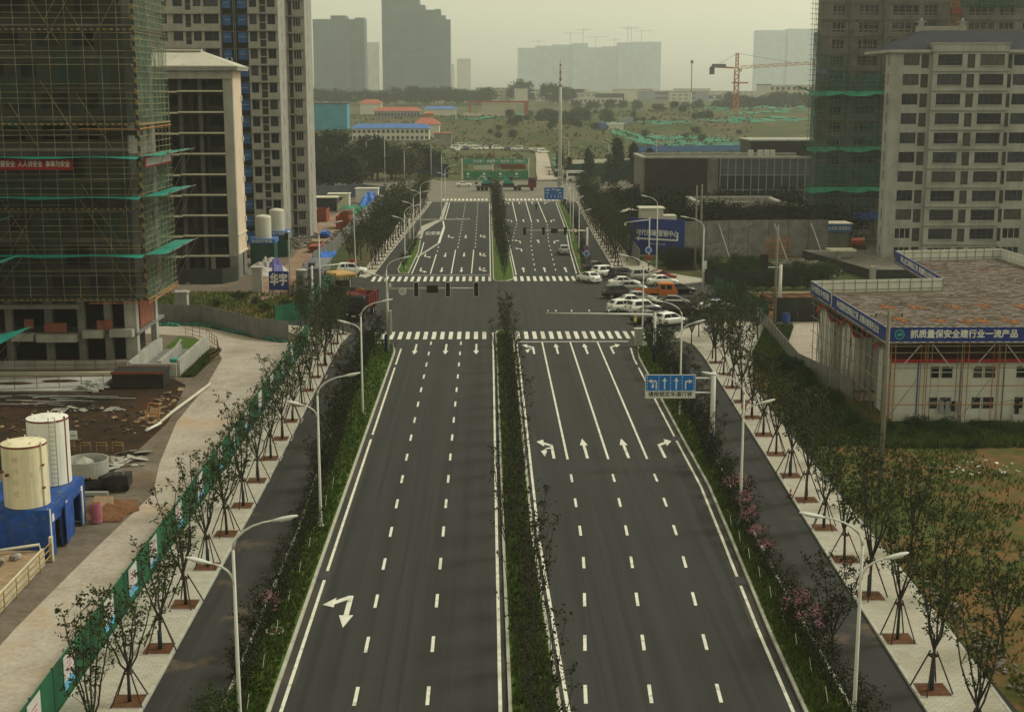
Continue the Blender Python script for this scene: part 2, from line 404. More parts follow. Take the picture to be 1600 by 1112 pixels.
# ------------------------------------------------------------------ geometry helpers
class B:
    """collects boxes, tubes and polygons; obj() links them as one mesh"""
    def __init__(s): s.v = []; s.f = []
    def quad(s, a, b, c, d):
        n = len(s.v); s.v += [tuple(a), tuple(b), tuple(c), tuple(d)]; s.f.append((n, n+1, n+2, n+3)); return s
    def poly(s, pts):
        n = len(s.v); s.v += [tuple(p) for p in pts]; s.f.append(tuple(range(n, n+len(pts)))); return s
    def b(s, x0, x1, y0, y1, z0, z1):
        n = len(s.v)
        s.v += [(x0,y0,z0),(x1,y0,z0),(x1,y1,z0),(x0,y1,z0),(x0,y0,z1),(x1,y0,z1),(x1,y1,z1),(x0,y1,z1)]
        s.f += [(n,n+3,n+2,n+1),(n+4,n+5,n+6,n+7),(n,n+1,n+5,n+4),(n+1,n+2,n+6,n+5),(n+2,n+3,n+7,n+6),(n+3,n,n+4,n+7)]
        return s
    def rb(s, c, size, rz=0.0, rx=0.0, ry=0.0):
        m = Matrix.Translation(c) @ Matrix.Rotation(rz,4,'Z') @ Matrix.Rotation(ry,4,'Y') @ Matrix.Rotation(rx,4,'X')
        n = len(s.v); x,y,z = (q/2 for q in size)
        for p in ((-x,-y,-z),(x,-y,-z),(x,y,-z),(-x,y,-z),(-x,-y,z),(x,-y,z),(x,y,z),(-x,y,z)): s.v.append(tuple(m @ Vector(p)))
        s.f += [(n,n+3,n+2,n+1),(n+4,n+5,n+6,n+7),(n,n+1,n+5,n+4),(n+1,n+2,n+6,n+5),(n+2,n+3,n+7,n+6),(n+3,n,n+4,n+7)]
        return s
    def prism(s, pts, z0, z1):
        n = len(s.v); k = len(pts)
        s.v += [(p[0],p[1],z0) for p in pts] + [(p[0],p[1],z1) for p in pts]
        s.f.append(tuple(range(n+k-1, n-1, -1))); s.f.append(tuple(range(n+k, n+2*k)))
        for i in range(k):
            j = (i+1) % k; s.f.append((n+i, n+j, n+k+j, n+k+i))
        return s
    def tube(s, pts, rad, n=6, cap=True):
        pts = [Vector(p) for p in pts]
        if isinstance(rad, (int, float)): rad = [rad]*len(pts)
        base = len(s.v); k = len(pts)
        for i, p in enumerate(pts):
            d = (pts[min(i+1,k-1)] - pts[max(i-1,0)])
            if d.length < 1e-9: d = Vector((0,0,1))
            d.normalize()
            u = d.cross(Vector((0.31,0.12,0.94)) if abs(d.z) < 0.9 else Vector((1,0,0))).normalized()
            w_ = d.cross(u)
            for q in range(n):
                a = 2*math.pi*q/n
                s.v.append(tuple(p + (u*math.cos(a) + w_*math.sin(a))*rad[i]))
        for i in range(k-1):
            for q in range(n):
                a = base+i*n+q; b_ = base+i*n+(q+1)%n
                s.f.append((a, b_, b_+n, a+n))
        if cap:
            s.f.append(tuple(range(base+n-1, base-1, -1))); s.f.append(tuple(range(base+(k-1)*n, base+k*n)))
        return s
    def lathe(s, prof, c=(0,0,0), n=24, cap=True):
        base = len(s.v); k = len(prof)
        for (r, z) in prof:
            for q in range(n):
                a = 2*math.pi*q/n
                s.v.append((c[0]+r*math.cos(a), c[1]+r*math.sin(a), c[2]+z))
        for i in range(k-1):
            for q in range(n):
                a = base+i*n+q; b_ = base+i*n+(q+1)%n
                s.f.append((a, b_, b_+n, a+n))
        if cap:
            s.f.append(tuple(range(base+n-1, base-1, -1))); s.f.append(tuple(range(base+(k-1)*n, base+k*n)))
        return s
    def loft(s, rings, cap=True):
        base = len(s.v); n = len(rings[0])
        for r in rings: s.v += [tuple(p) for p in r]
        for i in range(len(rings)-1):
            for q in range(n):
                a = base+i*n+q; b_ = base+i*n+(q+1)%n
                s.f.append((a, b_, b_+n, a+n))
        if cap:
            s.f.append(tuple(range(base+n-1, base-1, -1))); s.f.append(tuple(range(base+(len(rings)-1)*n, base+len(rings)*n)))
        return s
    def mesh(s, m, smooth=False, name='m'):
        me = bpy.data.meshes.new(name)
        me.from_pydata(s.v, [], s.f)
        me.materials.append(mat(m))
        if smooth:
            me.polygons.foreach_set('use_smooth', [True]*len(me.polygons))
        me.update()
        return me
    def obj(s, name, m, parent=None, smooth=False):
        return link(name, s.mesh(m, smooth, name), parent)

WM = {}
def wm(o): return WM.get(o.name, Matrix.Identity(4))
def adopt(o, p):
    o.parent = p
    o.matrix_parent_inverse = wm(p).inverted()
def link(name, me, parent=None, mtx=None):
    o = bpy.data.objects.new(name, me)
    COL.objects.link(o)
    if mtx is not None: o.matrix_basis = mtx
    WM[o.name] = mtx.copy() if mtx is not None else Matrix.Identity(4)
    if parent is not None: adopt(o, parent)
    return o
def tag(o, label=None, cat=None, group=None, kind=None):
    if label: o['label'] = label
    if cat: o['category'] = cat
    if group: o['group'] = group
    if kind: o['kind'] = kind
    return o
def thing(name, label, cat, loc=(0,0,0), group=None):
    o = bpy.data.objects.new(name, None)
    o.empty_display_size = 0.3
    COL.objects.link(o)
    o.location = loc
    WM[o.name] = Matrix.Translation(loc)
    return tag(o, label, cat, group)
def struct(o): o['kind'] = 'structure'; return o
def stuff(o): o['kind'] = 'stuff'; return o
def copy_tree(o, parent=None):
    c = o.copy(); COL.objects.link(c)
    if parent is not None:
        c.parent = parent; c.matrix_parent_inverse = o.matrix_parent_inverse.copy()
    for ch in o.children: copy_tree(ch, c)
    return c
USED = set()
def place(proto, loc, rz=0.0, sc=1.0, label=None, group=None):
    """first use moves the prototype itself, later uses copy it with all its parts"""
    if proto.name in USED: o = copy_tree(proto)
    else: o = proto; USED.add(proto.name)
    o.location = loc; o.rotation_euler = (0, 0, rz)
    o.scale = (sc, sc, sc) if isinstance(sc, (int, float)) else sc
    if label: o['label'] = label
    if group: o['group'] = group
    return o
UNIT = {}
def unit(shape, m):
    k = (shape, m)
    if k not in UNIT:
        b_ = B()
        if shape == 'box': b_.b(-.5,.5,-.5,.5,-.5,.5)
        elif shape == 'cyl6': b_.tube([(0,0,-.5),(0,0,.5)], 1.0, 6)
        elif shape == 'cyl12': b_.tube([(0,0,-.5),(0,0,.5)], 1.0, 16)
        elif shape == 'plane': b_.quad((-.5,-.5,0),(.5,-.5,0),(.5,.5,0),(-.5,.5,0))
        UNIT[k] = b_.mesh(m, shape.startswith('cyl'), shape + '_' + m)
    return UNIT[k]
def pbox(name, parent, m, x0, x1, y0, y1, z0, z1):
    mt = Matrix.Translation(((x0+x1)/2,(y0+y1)/2,(z0+z1)/2)) @ Matrix.Diagonal((max(abs(x1-x0),1e-4),max(abs(y1-y0),1e-4),max(abs(z1-z0),1e-4),1))
    return link(name, unit('box', m), parent, mt)
def pole(name, parent, m, a, b_, r, shape='cyl6'):
    a = Vector(a); b_ = Vector(b_); d = b_ - a
    q = d.to_track_quat('Z','Y').to_matrix().to_4x4()
    mt = Matrix.Translation((a+b_)/2) @ q @ Matrix.Diagonal((r, r, d.length, 1))
    return link(name, unit(shape, m), parent, mt)
TXT = {}
def text(body, size, m, parent, loc, rz=0.0, name='lettering', rx=math.pi/2, width=None, align='CENTER', bold=0.012, sy=1.0):
    """flat lettering standing in the local XZ plane, facing -Y before rz"""
    k = (body, m, align, bold)
    if k not in TXT:
        c = bpy.data.curves.new('t', 'FONT')
        c.body = body; c.align_x = align; c.align_y = 'CENTER'; c.size = 1.0
        c.resolution_u = 2
        o = bpy.data.objects.new('t', c); COL.objects.link(o)
        bpy.context.view_layer.update()
        me = bpy.data.meshes.new_from_object(o)
        bpy.data.objects.remove(o); bpy.data.curves.remove(c)
        me.materials.clear(); me.materials.append(mat(m))
        if bold:      # heavier strokes: the glyphs laid thrice, shifted sideways by a hair
            V = [tuple(v.co) for v in me.vertices]; Fc = [tuple(p.vertices) for p in me.polygons]; nv = len(V)
            me2 = bpy.data.meshes.new('lettering')
            me2.from_pydata([(v[0]+dx, v[1]+dy, v[2]+dz) for dx, dy, dz in ((-bold,0,0),(bold,0,.0015),(0,bold,.003),(0,-bold,.0045)) for v in V], [], [tuple(i+k*nv for i in f) for k in range(4) for f in Fc])
            me2.materials.append(mat(m)); me = me2
        xs = [v.co.x for v in me.vertices] or [0, 1]
        TXT[k] = (me, max(xs) - min(xs))
    me, wd = TXT[k]
    sx = size if width is None else width / wd
    mt = Matrix.Translation(loc) @ Matrix.Rotation(rz,4,'Z') @ Matrix.Rotation(rx,4,'X') @ Matrix.Diagonal((sx, size*sy, 1, 1))
    return link(name, me, parent, mt)
ORD = ['first','second','third','fourth','fifth','sixth','seventh','eighth','ninth','tenth','eleventh','twelfth','thirteenth','fourteenth','fifteenth','sixteenth','seventeenth','eighteenth','nineteenth']
TENS = {2:'twent',3:'thirt',4:'fort',5:'fift',6:'sixt',7:'sevent',8:'eight',9:'ninet'}
def ordw(n):
    if n <= 19: return ORD[n-1]
    if n >= 100: return 'hundredth' if n == 100 else 'hundred-and-' + ordw(n-100)
    t, u = divmod(n, 10)
    return TENS[t] + ('ieth' if u == 0 else 'y-' + ORD[u-1])
def lerp_pl(pl, y):
    """x on a polyline of (x, y) points at a given y"""
    if y <= pl[0][1]: return pl[0][0]
    for (xa, ya), (xb, yb) in zip(pl, pl[1:]):
        if y <= yb: return xa + (xb-xa)*(y-ya)/(yb-ya)
    return pl[-1][0]
# ================================================================== ground and terrain
TER = [(0,0),(450,0),(600,3),(800,7),(1000,11),(1300,16),(2000,20),(3500,24),(5200,27.6)]
def hash2(i, j):
    n = math.sin(i*127.1 + j*311.7) * 43758.5453
    return n - math.floor(n)
def vnoise(x, y):
    i, j = math.floor(x), math.floor(y); u, v = x-i, y-j
    u = u*u*(3-2*u); v = v*v*(3-2*v)
    a = hash2(i,j)*(1-u)+hash2(i+1,j)*u; b_ = hash2(i,j+1)*(1-u)+hash2(i+1,j+1)*u
    return a*(1-v)+b_*v
def ter(x, y):
    z = TER[-1][1]
    if y <= 450: z = 0.0
    else:
        for (ya, za), (yb, zb) in zip(TER, TER[1:]):
            if y <= yb:
                z = za+(zb-za)*(y-ya)/(yb-ya); break
    return z
def mound(x, y):
    """earth heaps and spoil tips beyond the far crossing"""
    if y < 455 or (y < 620 and 15 < x < 28): return 0.0
    k = min(1.0, (y-455)/60.0)
    h = 0.0
    for (cx, cy, rx, ry, hh) in HEAPS:
        d = ((x-cx)/rx)**2 + ((y-cy)/ry)**2
        if d < 1: h = max(h, hh*(1-d)*(0.75+0.5*vnoise(x*0.12, y*0.06)))
    far = 0.9*vnoise(x*0.035, y*0.02)*k if y < 1500 else 0
    return h + far
HEAPS = [(2,492,26,24,3.2),(-2,740,60,60,7.0),(48,640,34,45,6.5),(22,720,34,50,6.0),(130,760,95,60,6.0),(190,900,150,80,7.0),(100,860,60,60,6.0),(-20,850,60,40,4.0)]
def build_ground():
    ys = [-150,-60,0,40,80,120,160,200,240,280,320,360,400,440]
    y = 452
    while y < 1150: ys.append(y); y += 9
    while y < 5000: ys.append(y); y *= 1.1
    ys.append(5200)
    xs = [-2600,-1400,-900,-600,-420,-320,-250]
    x = -200
    while x <= 330: xs.append(x); x += 9
    xs += [380,450,560,750,1100,1500,2600]
    b_ = B()
    for yy in ys:
        for xx in xs: b_.v.append((xx, yy, ter(xx,yy)+mound(xx,yy)-0.10))
    nx = len(xs)
    for j in range(len(ys)-1):
        for i in range(nx-1):
            a = j*nx+i; b_.f.append((a,a+1,a+nx+1,a+nx))
    return struct(b_.obj('ground', 'wild_ground', smooth=True))
ground = build_ground()

def sheet(name, pts, m, z, parent=None):
    o = B().poly([(p[0], p[1], z) for p in pts]).obj(name, m, parent)
    if parent is None: struct(o)
    return o

# ------------------------------------------------------------------ carriageways
road = sheet('road', [(-16.4,-60),(24,-60),(24,60),(26,140),(26.3,356),(-18,356),(-19,205),(-19,155),(-16.4,100)], 'asphalt', 0.0)
sheet('side_street', [(16.5,152),(30.5,162.5),(35,160),(33.5,190),(31.5,197),(27.5,196),(23.5,207),(16.5,207)], 'asphalt', 0.004)
sheet('side_street', [(-10,153),(-16,157),(-26,161),(-22.2,167),(-22.4,200),(-17,207),(-10,207)], 'asphalt', 0.004)
sheet('crossing_road', [(-420,358.5),(-18,357),(26.3,357),(420,358.5),(420,428),(-420,428)], 'asphalt_dusty', -0.03)
sheet('crossing_road', [(-17.5,345.5),(26,345.5),(27.5,358.4),(-19,358.4)], 'asphalt_dusty', 0.006)

LS_IN = [(-12.0,-60),(-12.05,83),(-12.6,107),(-13.0,128),(-13.1,150)]
LS_OUT = [(-15.45,-60),(-15.55,89),(-16.0,148),(-16.1,154)]
RS_IN = [(16.5,-60),(16.6,57),(16.8,75),(17.5,98),(17.8,105),(18.3,116),(18.7,145)]
RS_OUT = [(19.6,-60),(19.8,57),(20.5,78),(21.4,100),(22.9,140),(23.3,150)]
sheet('service_road', [(LS_IN[0][0],-60),(-12.05,83),(-12.6,107),(-13.0,128),(-13.1,149),(-16.1,154),(-16.0,148),(-15.55,89),(-15.45,-60)], 'asphalt_side', 0.005)
sheet('service_road', [(p[0],p[1]) for p in RS_IN] + [(23.3,150)] + [(p[0],p[1]) for p in reversed(RS_OUT[:-1])], 'asphalt_side', 0.005)

# ------------------------------------------------------------------ raised verges, median, pavements
def inset(pts, d):
    k = len(pts); out = []
    area = sum(pts[i][0]*pts[(i+1)%k][1]-pts[(i+1)%k][0]*pts[i][1] for i in range(k))
    sg = 1 if area > 0 else -1
    for i in range(k):
        p0, p1, p2 = (Vector(pts[i-1][:2]), Vector(pts[i][:2]), Vector(pts[(i+1)%k][:2]))
        a = (p1-p0).normalized(); c = (p2-p1).normalized()
        n1 = Vector((-a.y,a.x))*sg; n2 = Vector((-c.y,c.x))*sg
        n = (n1+n2); n = n/max(0.35, n.length**2/2) if n.length > 1e-6 else n1
        q = p1 + n*d
        out.append((q.x, q.y))
    return out
def raised(name, pts, m, h=0.14, kw=0.16, drop=0.015, kerb='kerb_stone'):
    inn = inset(pts, kw)
    top = B().poly([(p[0],p[1],h-drop) for p in inn]).obj(name, m)
    struct(top)
    k = len(pts); b_ = B()
    for i in range(k):
        j = (i+1) % k
        a, c = pts[i], pts[j]; ai, ci = inn[i], inn[j]
        b_.quad((a[0],a[1],-0.05),(c[0],c[1],-0.05),(c[0],c[1],h),(a[0],a[1],h))
        b_.quad((a[0],a[1],h),(c[0],c[1],h),(ci[0],ci[1],h),(ai[0],ai[1],h))
        b_.quad((ai[0],ai[1],h),(ci[0],ci[1],h),(ci[0],ci[1],h-drop-0.05),(ai[0],ai[1],h-drop-0.05))
    b_.obj('kerb', kerb, top)
    return top
def arc(cx, cy, r, a0, a1, n=6, ry=None):
    return [(cx+r*math.cos(RAD(a0+(a1-a0)*i/n)), cy+(ry or r)*math.sin(RAD(a0+(a1-a0)*i/n))) for i in range(n+1)]

LK = [(-9.8,-60),(-9.75,82),(-9.65,143)]
RK = [(14.2,-60),(14.3,57),(14.6,67),(15.25,81.6),(15.7,93),(15.75,106),(16.0,140),(16.3,146)]
raised('verge_left', [(-9.8,-60),(-9.75,82),(-9.65,144),(-10.2,148.5),(-11.5,149.5),(-12.9,148),(-13.0,128),(-12.6,107),(-12.05,83),(-12.0,-60)], 'lawn')
raised('verge_right', [(16.6,-60)]+[(p[0],p[1]) for p in RS_IN[1:-1]]+[(18.6,140),(18.4,147),(17.6,148.8),(16.8,148.3)]+list(reversed(RK[:-1]))[:], 'lawn')
MR = [(3.45,-60),(3.4,57),(3.2,69),(3.0,82),(3.08,104),(3.2,140),(3.2,155)]
raised('median', [(0.9,-60)]+[(MR[0][0],-60)]+MR[1:]+arc(2.17,155,1.03,0,180,6,2.2)[1:]+[(1.17,140),(1.0,82)], 'lawn')
raised('median', [(1.15,201),(1.5,199.2),(3.2,199),(4.3,201.5),(4.4,206),(4.1,251),(3.55,284),(3.4,318),(3.6,342),(3.0,344),(1.7,344),(1.5,336),(1.3,270)], 'lawn')
raised('verge_left', [(-11.7,207.5),(-11.6,222),(-11.5,236),(-12.0,255),(-13.4,257),(-13.6,245),(-13.7,212),(-13.2,208)], 'lawn')
raised('traffic_island', [(-11.95,257.5),(-12.2,272),(-10.4,288),(-9.1,296),(-9.2,343),(-9.9,343),(-9.9,297),(-13.0,282),(-13.3,258)], 'pavers')
raised('verge_right', [(14.4,207.2),(16.1,208),(16.6,216),(17.0,245),(18.4,280),(19.6,310),(20.0,342),(18.2,343),(17.3,302),(16.7,274),(15.3,240)], 'lawn')
pav_l = raised('pavement_left', [(-15.45,-60),(-15.55,89),(-16.0,148),(-15.6,155),(-17.3,157.5),(-24.5,161.4),(-23.5,157.5),(-19.6,150),(-19.25,100),(-19.2,-60)], 'pavers', kerb='kerb_stone')
pav_r = raised('pavement_right', [(19.6,-60),(23.2,-60),(23.3,50),(24.0,66),(24.3,78),(24.5,100),(25.2,125),(28.5,143),(33.6,160.5),(30,164),(26,161),(22.0,155),(21.2,152.5),(22.9,147),(22.9,140),(21.4,100),(20.5,78),(19.8,57)], 'pavers')
pav_lf = raised('pavement_left', [(-16.9,207.5),(-16.4,230),(-15.4,268),(-13.9,319),(-13.4,344),(-16.8,350),(-17.4,345),(-18.1,302),(-18.6,236),(-19.0,204),(-18,203)], 'pavers')
pav_rf = raised('pavement_right', [(20.0,209),(22,205.5),(24.5,204.5),(27.2,194.5),(33.2,197.5),(33.4,199),(27.5,208),(25.8,222),(24.2,226),(25.8,302),(26.3,344),(22.9,344),(22.5,327),(21.0,267),(20.2,220)], 'pavers')

# ------------------------------------------------------------------ painted markings, all parts of the road
ZP = 0.010
def qmark(name, x0, y0, x1, y1, wd, m='paint', z=ZP):
    d = Vector((x1-x0, y1-y0)); n = Vector((-d.y, d.x)).normalized()*wd/2
    B().quad((x0-n.x,y0-n.y,z),(x0+n.x,y0+n.y,z),(x1+n.x,y1+n.y,z),(x1-n.x,y1-n.y,z)).obj(name, m, road)
def dash(x, y, ln=2.0, wd=0.17, dx=0.0, m='paint'):
    mt = Matrix.Translation((x,y,ZP)) @ Matrix.Rotation(-math.atan2(dx, 1.0),4,'Z') @ Matrix.Diagonal((wd,ln,1,1))
    link('lane_dash', unit('plane', m), road, mt)
def line(name, pl, off, wd=0.16, gaps=()):
    """edge line along a polyline, broken at the drains"""
    y0, y1 = pl[0][1], pl[-1][1]
    cuts = sorted([y0, y1] + [g_-0.75 for g_ in gaps if y0 < g_ < y1] + [g_+0.75 for g_ in gaps if y0 < g_ < y1])
    for a, c in zip(cuts[::2], cuts[1::2]):
        ys = sorted({a, c} | {p[1] for p in pl if a < p[1] < c})
        b_ = B()
        for ya, yb in zip(ys, ys[1:]):
            xa, xb = lerp_pl(pl, ya)+off, lerp_pl(pl, yb)+off
            b_.quad((xa-wd/2,ya,ZP),(xa+wd/2,ya,ZP),(xb+wd/2,yb,ZP),(xb-wd/2,yb,ZP))
        b_.obj(name, 'paint', road)
DR_L = [75.3, 107.5, 136.5]; DR_R = [73.9, 106.5, 136.0]
line('edge_line', [(-9.8,30),(-9.75,82),(-9.65,146)], 0.48, 0.17, DR_L)
line('edge_line', [(0.9,30),(1.0,82),(1.17,140),(1.2,156)], -0.34, 0.17)
line('edge_line', [(3.45,30),(3.4,57),(3.2,69),(3.0,82),(3.08,104),(3.2,140),(3.2,156)], 0.30, 0.17)
line('edge_line', [(14.25,30)]+RK[1:], -0.47, 0.17, DR_R)
def dust(pl, off0, off1):
    b_ = B()
    for (xa, ya), (xb, yb) in zip(pl, pl[1:]): b_.quad((xa+off0,ya,.004),(xa+off1,ya,.004),(xb+off1,yb,.004),(xb+off0,yb,.004))
    b_.obj('kerb_dust', 'road_dust', road)
dust([(-9.8,30),(-9.75,82),(-9.65,146)], 0, .75); dust([(14.25,30)]+RK[1:], -.75, 0)
dust([(0.9,30),(1.0,82),(1.17,140),(1.2,156)], -.5, 0); dust(MR[1:], 0, .5)
for ys, xo in ((DR_L, -9.42), (DR_R, None)):
    for yy in ys:
        xx = xo if xo else lerp_pl(RK, yy)-0.32
        b_ = B()
        for i in range(6): b_.b(xx-0.30, xx+0.30, yy-0.55+i*0.2, yy-0.45+i*0.2, 0.006, 0.022)
        b_.b(xx-0.34, xx+0.34, yy-0.62, yy+0.62, 0.001, 0.008)
        b_.obj('drain_grate', 'dark_frame', road)
for k in range(-1, 16):
    y = 59.2 + 6*k
    if y < 150: dash(-6.05, y); dash(-2.72, y)
R1 = [(4.3,53),(4.6,59.5),(5.0,65.3),(5.4,71.1),(5.8,77.4),(6.0,83.4),(6.1,89.5),(6.2,95.5)]
R2L = [(7.3,53),(7.6,59.2),(7.95,65.1),(8.3,71.1),(8.65,77.3),(8.95,83.4),(9.1,89.3),(9.25,95.4)]
R3L = [(10.4,53),(10.8,59.1),(11.1,65.1),(11.45,71),(11.8,77.3),(12.05,83.2),(12.2,89.1),(12.3,95)]
for pl in (R1, R2L, R3L):
    for k in range(-1, 7):
        y = 59.2+6*k
        dash(lerp_pl(pl, y), y, dx=(lerp_pl(pl, y+1)-lerp_pl(pl, y-1))/2)
for xa, xb in ((6.22,6.32),(9.32,9.46),(12.28,12.5)): qmark('lane_line', xa, 100.3, xb, 149.6, 0.17)
qmark('stop_line', 3.5, 149.9, 16.0, 149.9, 0.30)
qmark('stop_line', 18.9, 150.0, 23.0, 150.4, 0.25)
# crosswalks
x = -12.6
while x < 20.8:
    if not (0.6 < x < 3.7):
        mt = Matrix.Translation((x,154.1,ZP)) @ Matrix.Diagonal((0.46,4.8,1,1))
        link('crosswalk_bar', unit('plane', 'paint' if random.random() < .72 else 'paint_worn'), road, mt)
    x += 0.96
x = -16.6
while x < 16.0:
    if not (0.9 < x < 4.3):
        mt = Matrix.Translation((x,202.0,ZP)) @ Matrix.Diagonal((0.46,5.2,1,1))
        link('crosswalk_bar', unit('plane', 'paint' if random.random() < .8 else 'paint_worn'), road, mt)
    x += 0.96
qmark('stop_line', -15.5, 206.2, 1.0, 206.2, 0.25)
x = -10.6
while x < 19:
    if not (1 < x < 3.8):
        mt = Matrix.Translation((x,352.5,ZP+0.004)) @ Matrix.Diagonal((0.5,6.0,1,1))
        link('crosswalk_bar', unit('plane', 'paint'), road, mt)
    x += 1.0
# far block markings
for xa, ya, xb, yb in ((-8.4,208,-8.35,233),(-5.2,208,-5.2,240),(-2.1,208,-2.0,240)): qmark('lane_line', xa, ya, xb, yb, 0.18)
for xx in (-4.85,-1.75):
    y = 244
    while y < 345: dash(xx, y); y += 6
y = 238
while y < 250: dash(-8.35, y); y += 6
line('edge_line', [(1.15,205),(1.3,270),(1.5,342)], -0.35, 0.18)
line('edge_line', [(4.4,206),(4.1,251),(3.55,284),(3.4,318),(3.6,342)], 0.32, 0.18)
line('edge_line', [(-11.65,208),(-11.5,236),(-11.7,252)], 0.4, 0.18)
line('edge_line', [(-9.1,296),(-9.2,343)], 0.4, 0.18)
line('edge_line', [(14.4,208),(15.3,240),(16.7,274),(17.3,302),(18.2,343)], -0.4, 0.18)
for xa, ya, xb, yb in ((6.9,346,6.8,292),(10.3,346,9.95,291),(13.4,346,13.1,290)): qmark('lane_line', xa, ya, xb, yb, 0.18)
for (xa, ya, xb, yb) in ((6.8,290,5.0,252),(9.95,289,8.4,250),(13.1,288,11.7,250),(8.4,249,7.75,209),(11.7,249,10.95,209)):
    n = max(1, int((ya-yb)/6))
    for i in range(n):
        t = (i+0.5)/n; dash(xa+(xb-xa)*t, ya+(yb-ya)*t, dx=(xa-xb)/(ya-yb))
qmark('bay_line', -8.5, 250.6, -8.4, 281, 0.45); qmark('bay_line', -8.4, 281, -9.0, 294, 0.3)
for i in range(14):
    t = i/14; qmark('bay_dash', -11.4+2.9*t, 229.5+21*t, -11.4+2.9*(t+.035), 229.5+21*(t+.045), 0.5)
text('公交车', 1.0, 'paint', road, (-10.2,268,ZP), rx=0, name='bus_bay_lettering', width=3.0, sy=7.0)

# arrows ------------------------------------------------------------
def arrow_mesh(kind):
    """traffic arrow pointing +Y, 6 m long; L = left turn, R = right turn, S = straight, U = left with u-turn, SR = straight and right"""
    b_ = B(); w2 = 0.15
    def head(x, y, a, s=1.0):
        c, d = math.cos(a), math.sin(a)
        P = [(-0.42*s,0),(0.42*s,0),(0,2.0*s)]
        b_.poly([(x+p[0]*c-p[1]*d, y+(p[0]*d+p[1]*c)*(1.0), 0) for p in P])
    if kind == 'S':
        b_.quad((-w2,-3,0),(w2,-3,0),(w2,0.9,0),(-w2,0.9,0)); b_.poly([(-0.42,0.9,0.0),(0.42,0.9,0.0),(0,3,0.0)])
    if kind in ('L','R','U'):
        s = 1 if kind == 'R' else -1
        b_.quad((-0.4*s-w2,-3,0),(-0.4*s+w2,-3,0),(-0.4*s+w2,1.0,0),(-0.4*s-w2,1.0,0))
        b_.poly([(-0.4*s-w2*s,1.0,0),(-0.4*s+w2*s,0.7,0),(0.45*s,1.25,0),(0.45*s,1.95,0)])
        b_.poly([(0.4*s,0.55,0),(1.15*s,2.1,0),(0.4*s,2.75,0)])
    if kind == 'U':
        b_.quad((0.42,0.35,0),(0.42,0.0,0),(-0.15,-0.2,0),(-0.15,0.2,0)); b_.quad((-0.15,0.2,0),(-0.15,-0.2,0),(-0.42,-0.7,0),(-0.62,-0.7,0))
        b_.poly([(-0.85,-0.7,0),(-0.15,-0.7,0),(-0.52,-2.4,0)])
    if kind == 'SR':
        b_.quad((-w2,-2.6,0),(w2,-2.6,0),(w2,0.9,0),(-w2,0.9,0)); b_.poly([(-0.42,0.9,0),(0.42,0.9,0),(0,3,0)])
        b_.quad((w2,-2.6,0),(0.85,-1.75,0),(0.85,-1.05,0),(w2,-1.85,0)); b_.poly([(0.85,-2.25,0),(1.55,-1.0,0),(0.85,-0.5,0)])
    return b_.mesh('paint', name='arrow_'+kind)
ARW = {k: arrow_mesh(k) for k in ('S','L','R','U','SR')}
def arrow(kind, x, y, rz=0.0, s=1.0, wide=1.0):
    link('lane_arrow', ARW[kind], road, Matrix.Translation((x,y,ZP)) @ Matrix.Rotation(rz,4,'Z') @ Matrix.Diagonal((0.74*wide, s, 1, 1)))
arrow('SR', -7.5, 69.9, math.pi, 0.82, 1.25)
for xx in (-7.6,-4.3,-1.0): arrow('S', xx, 145.6, math.pi)
for y, s in ((103.6, 1.0), (145.7, 1.0)):
    arrow('U', 4.9, y, 0, s); arrow('S', 7.75, y, 0, s); arrow('S', 10.9, y, 0, s); arrow('R', 14.0, y, 0, s)
for k_, xx, yy in (('L',-9.8,212),('S',-6.8,212.5),('S',-3.7,212.5),('U',-0.55,213),('L',-9.9,231),('S',-6.8,232),('S',-3.6,232.5),('U',-0.55,232.5),('L',-6.7,262),('S',-3.7,262),('U',-0.55,262.5)):
    arrow(k_, xx, yy, math.pi)
for k_, xx, yy in (('S',6.0,212.5),('S',9.3,212.5),('S',12.6,212.5),('L',6.2,253),('S',9.9,253.5),('R',13.1,252.5),('L',6.1,240),('L',5.4,294),('S',8.3,294.4),('S',11.4,294.3),('R',14.5,294),('L',5.6,342),('S',8.6,342),('S',11.8,342),('R',15.2,342)):
    arrow(k_, xx, yy)

# ------------------------------------------------------------------ site grounds either side
sheet('site_ground', [(-19.3,20),(-19.3,150),(-24.5,161.4),(-39,163),(-90,163),(-90,20)], 'site_dirt', -0.055)
sheet('site_road', [(-19.35,20),(-19.35,150),(-22.6,150.2),(-25.9,152.4),(-31,158.3),(-34.5,162),(-39,162),(-62,159.5),(-62,157),(-41,156.8),(-33.5,154.5),(-29.5,147),(-27.6,141),(-26.6,128),(-26.2,113),(-24.6,100),(-23.2,92),(-24.0,80),(-24.6,68),(-25,40),(-25,20)], 'site_road', -0.045)
sheet('mud_ground', [(-27.2,103),(-26.9,113),(-28.6,128),(-30.4,131),(-36,131.5),(-70,130),(-70,101),(-33,101)], 'mud', -0.047)
sheet('site_ground', [(-22.3,168),(-22.5,200),(-24.6,205),(-27,232),(-26.6,290),(-25.5,356),(-90,356),(-90,164),(-34,163.5)], 'site_dirt', -0.053)
sheet('red_path', [(-27.0,186),(-25.0,205),(-27.4,216),(-29.2,262),(-29.5,300),(-27.8,330),(-31.5,335),(-35.5,296),(-33.2,250),(-32.0,215),(-33.5,198),(-31.5,180)], 'red_path', -0.045)
sheet('bank', [(-22.4,168),(-22.6,184),(-28,187),(-36,190),(-44,190),(-44,166),(-30,164.5)], 'field_ground', -0.047)
sheet('field', [(24.0,20),(24.05,66),(24.35,78),(24.55,100),(25.25,125),(28.55,143),(33.7,160.6),(40,163),(120,163),(120,20)], 'field_ground', -0.055)
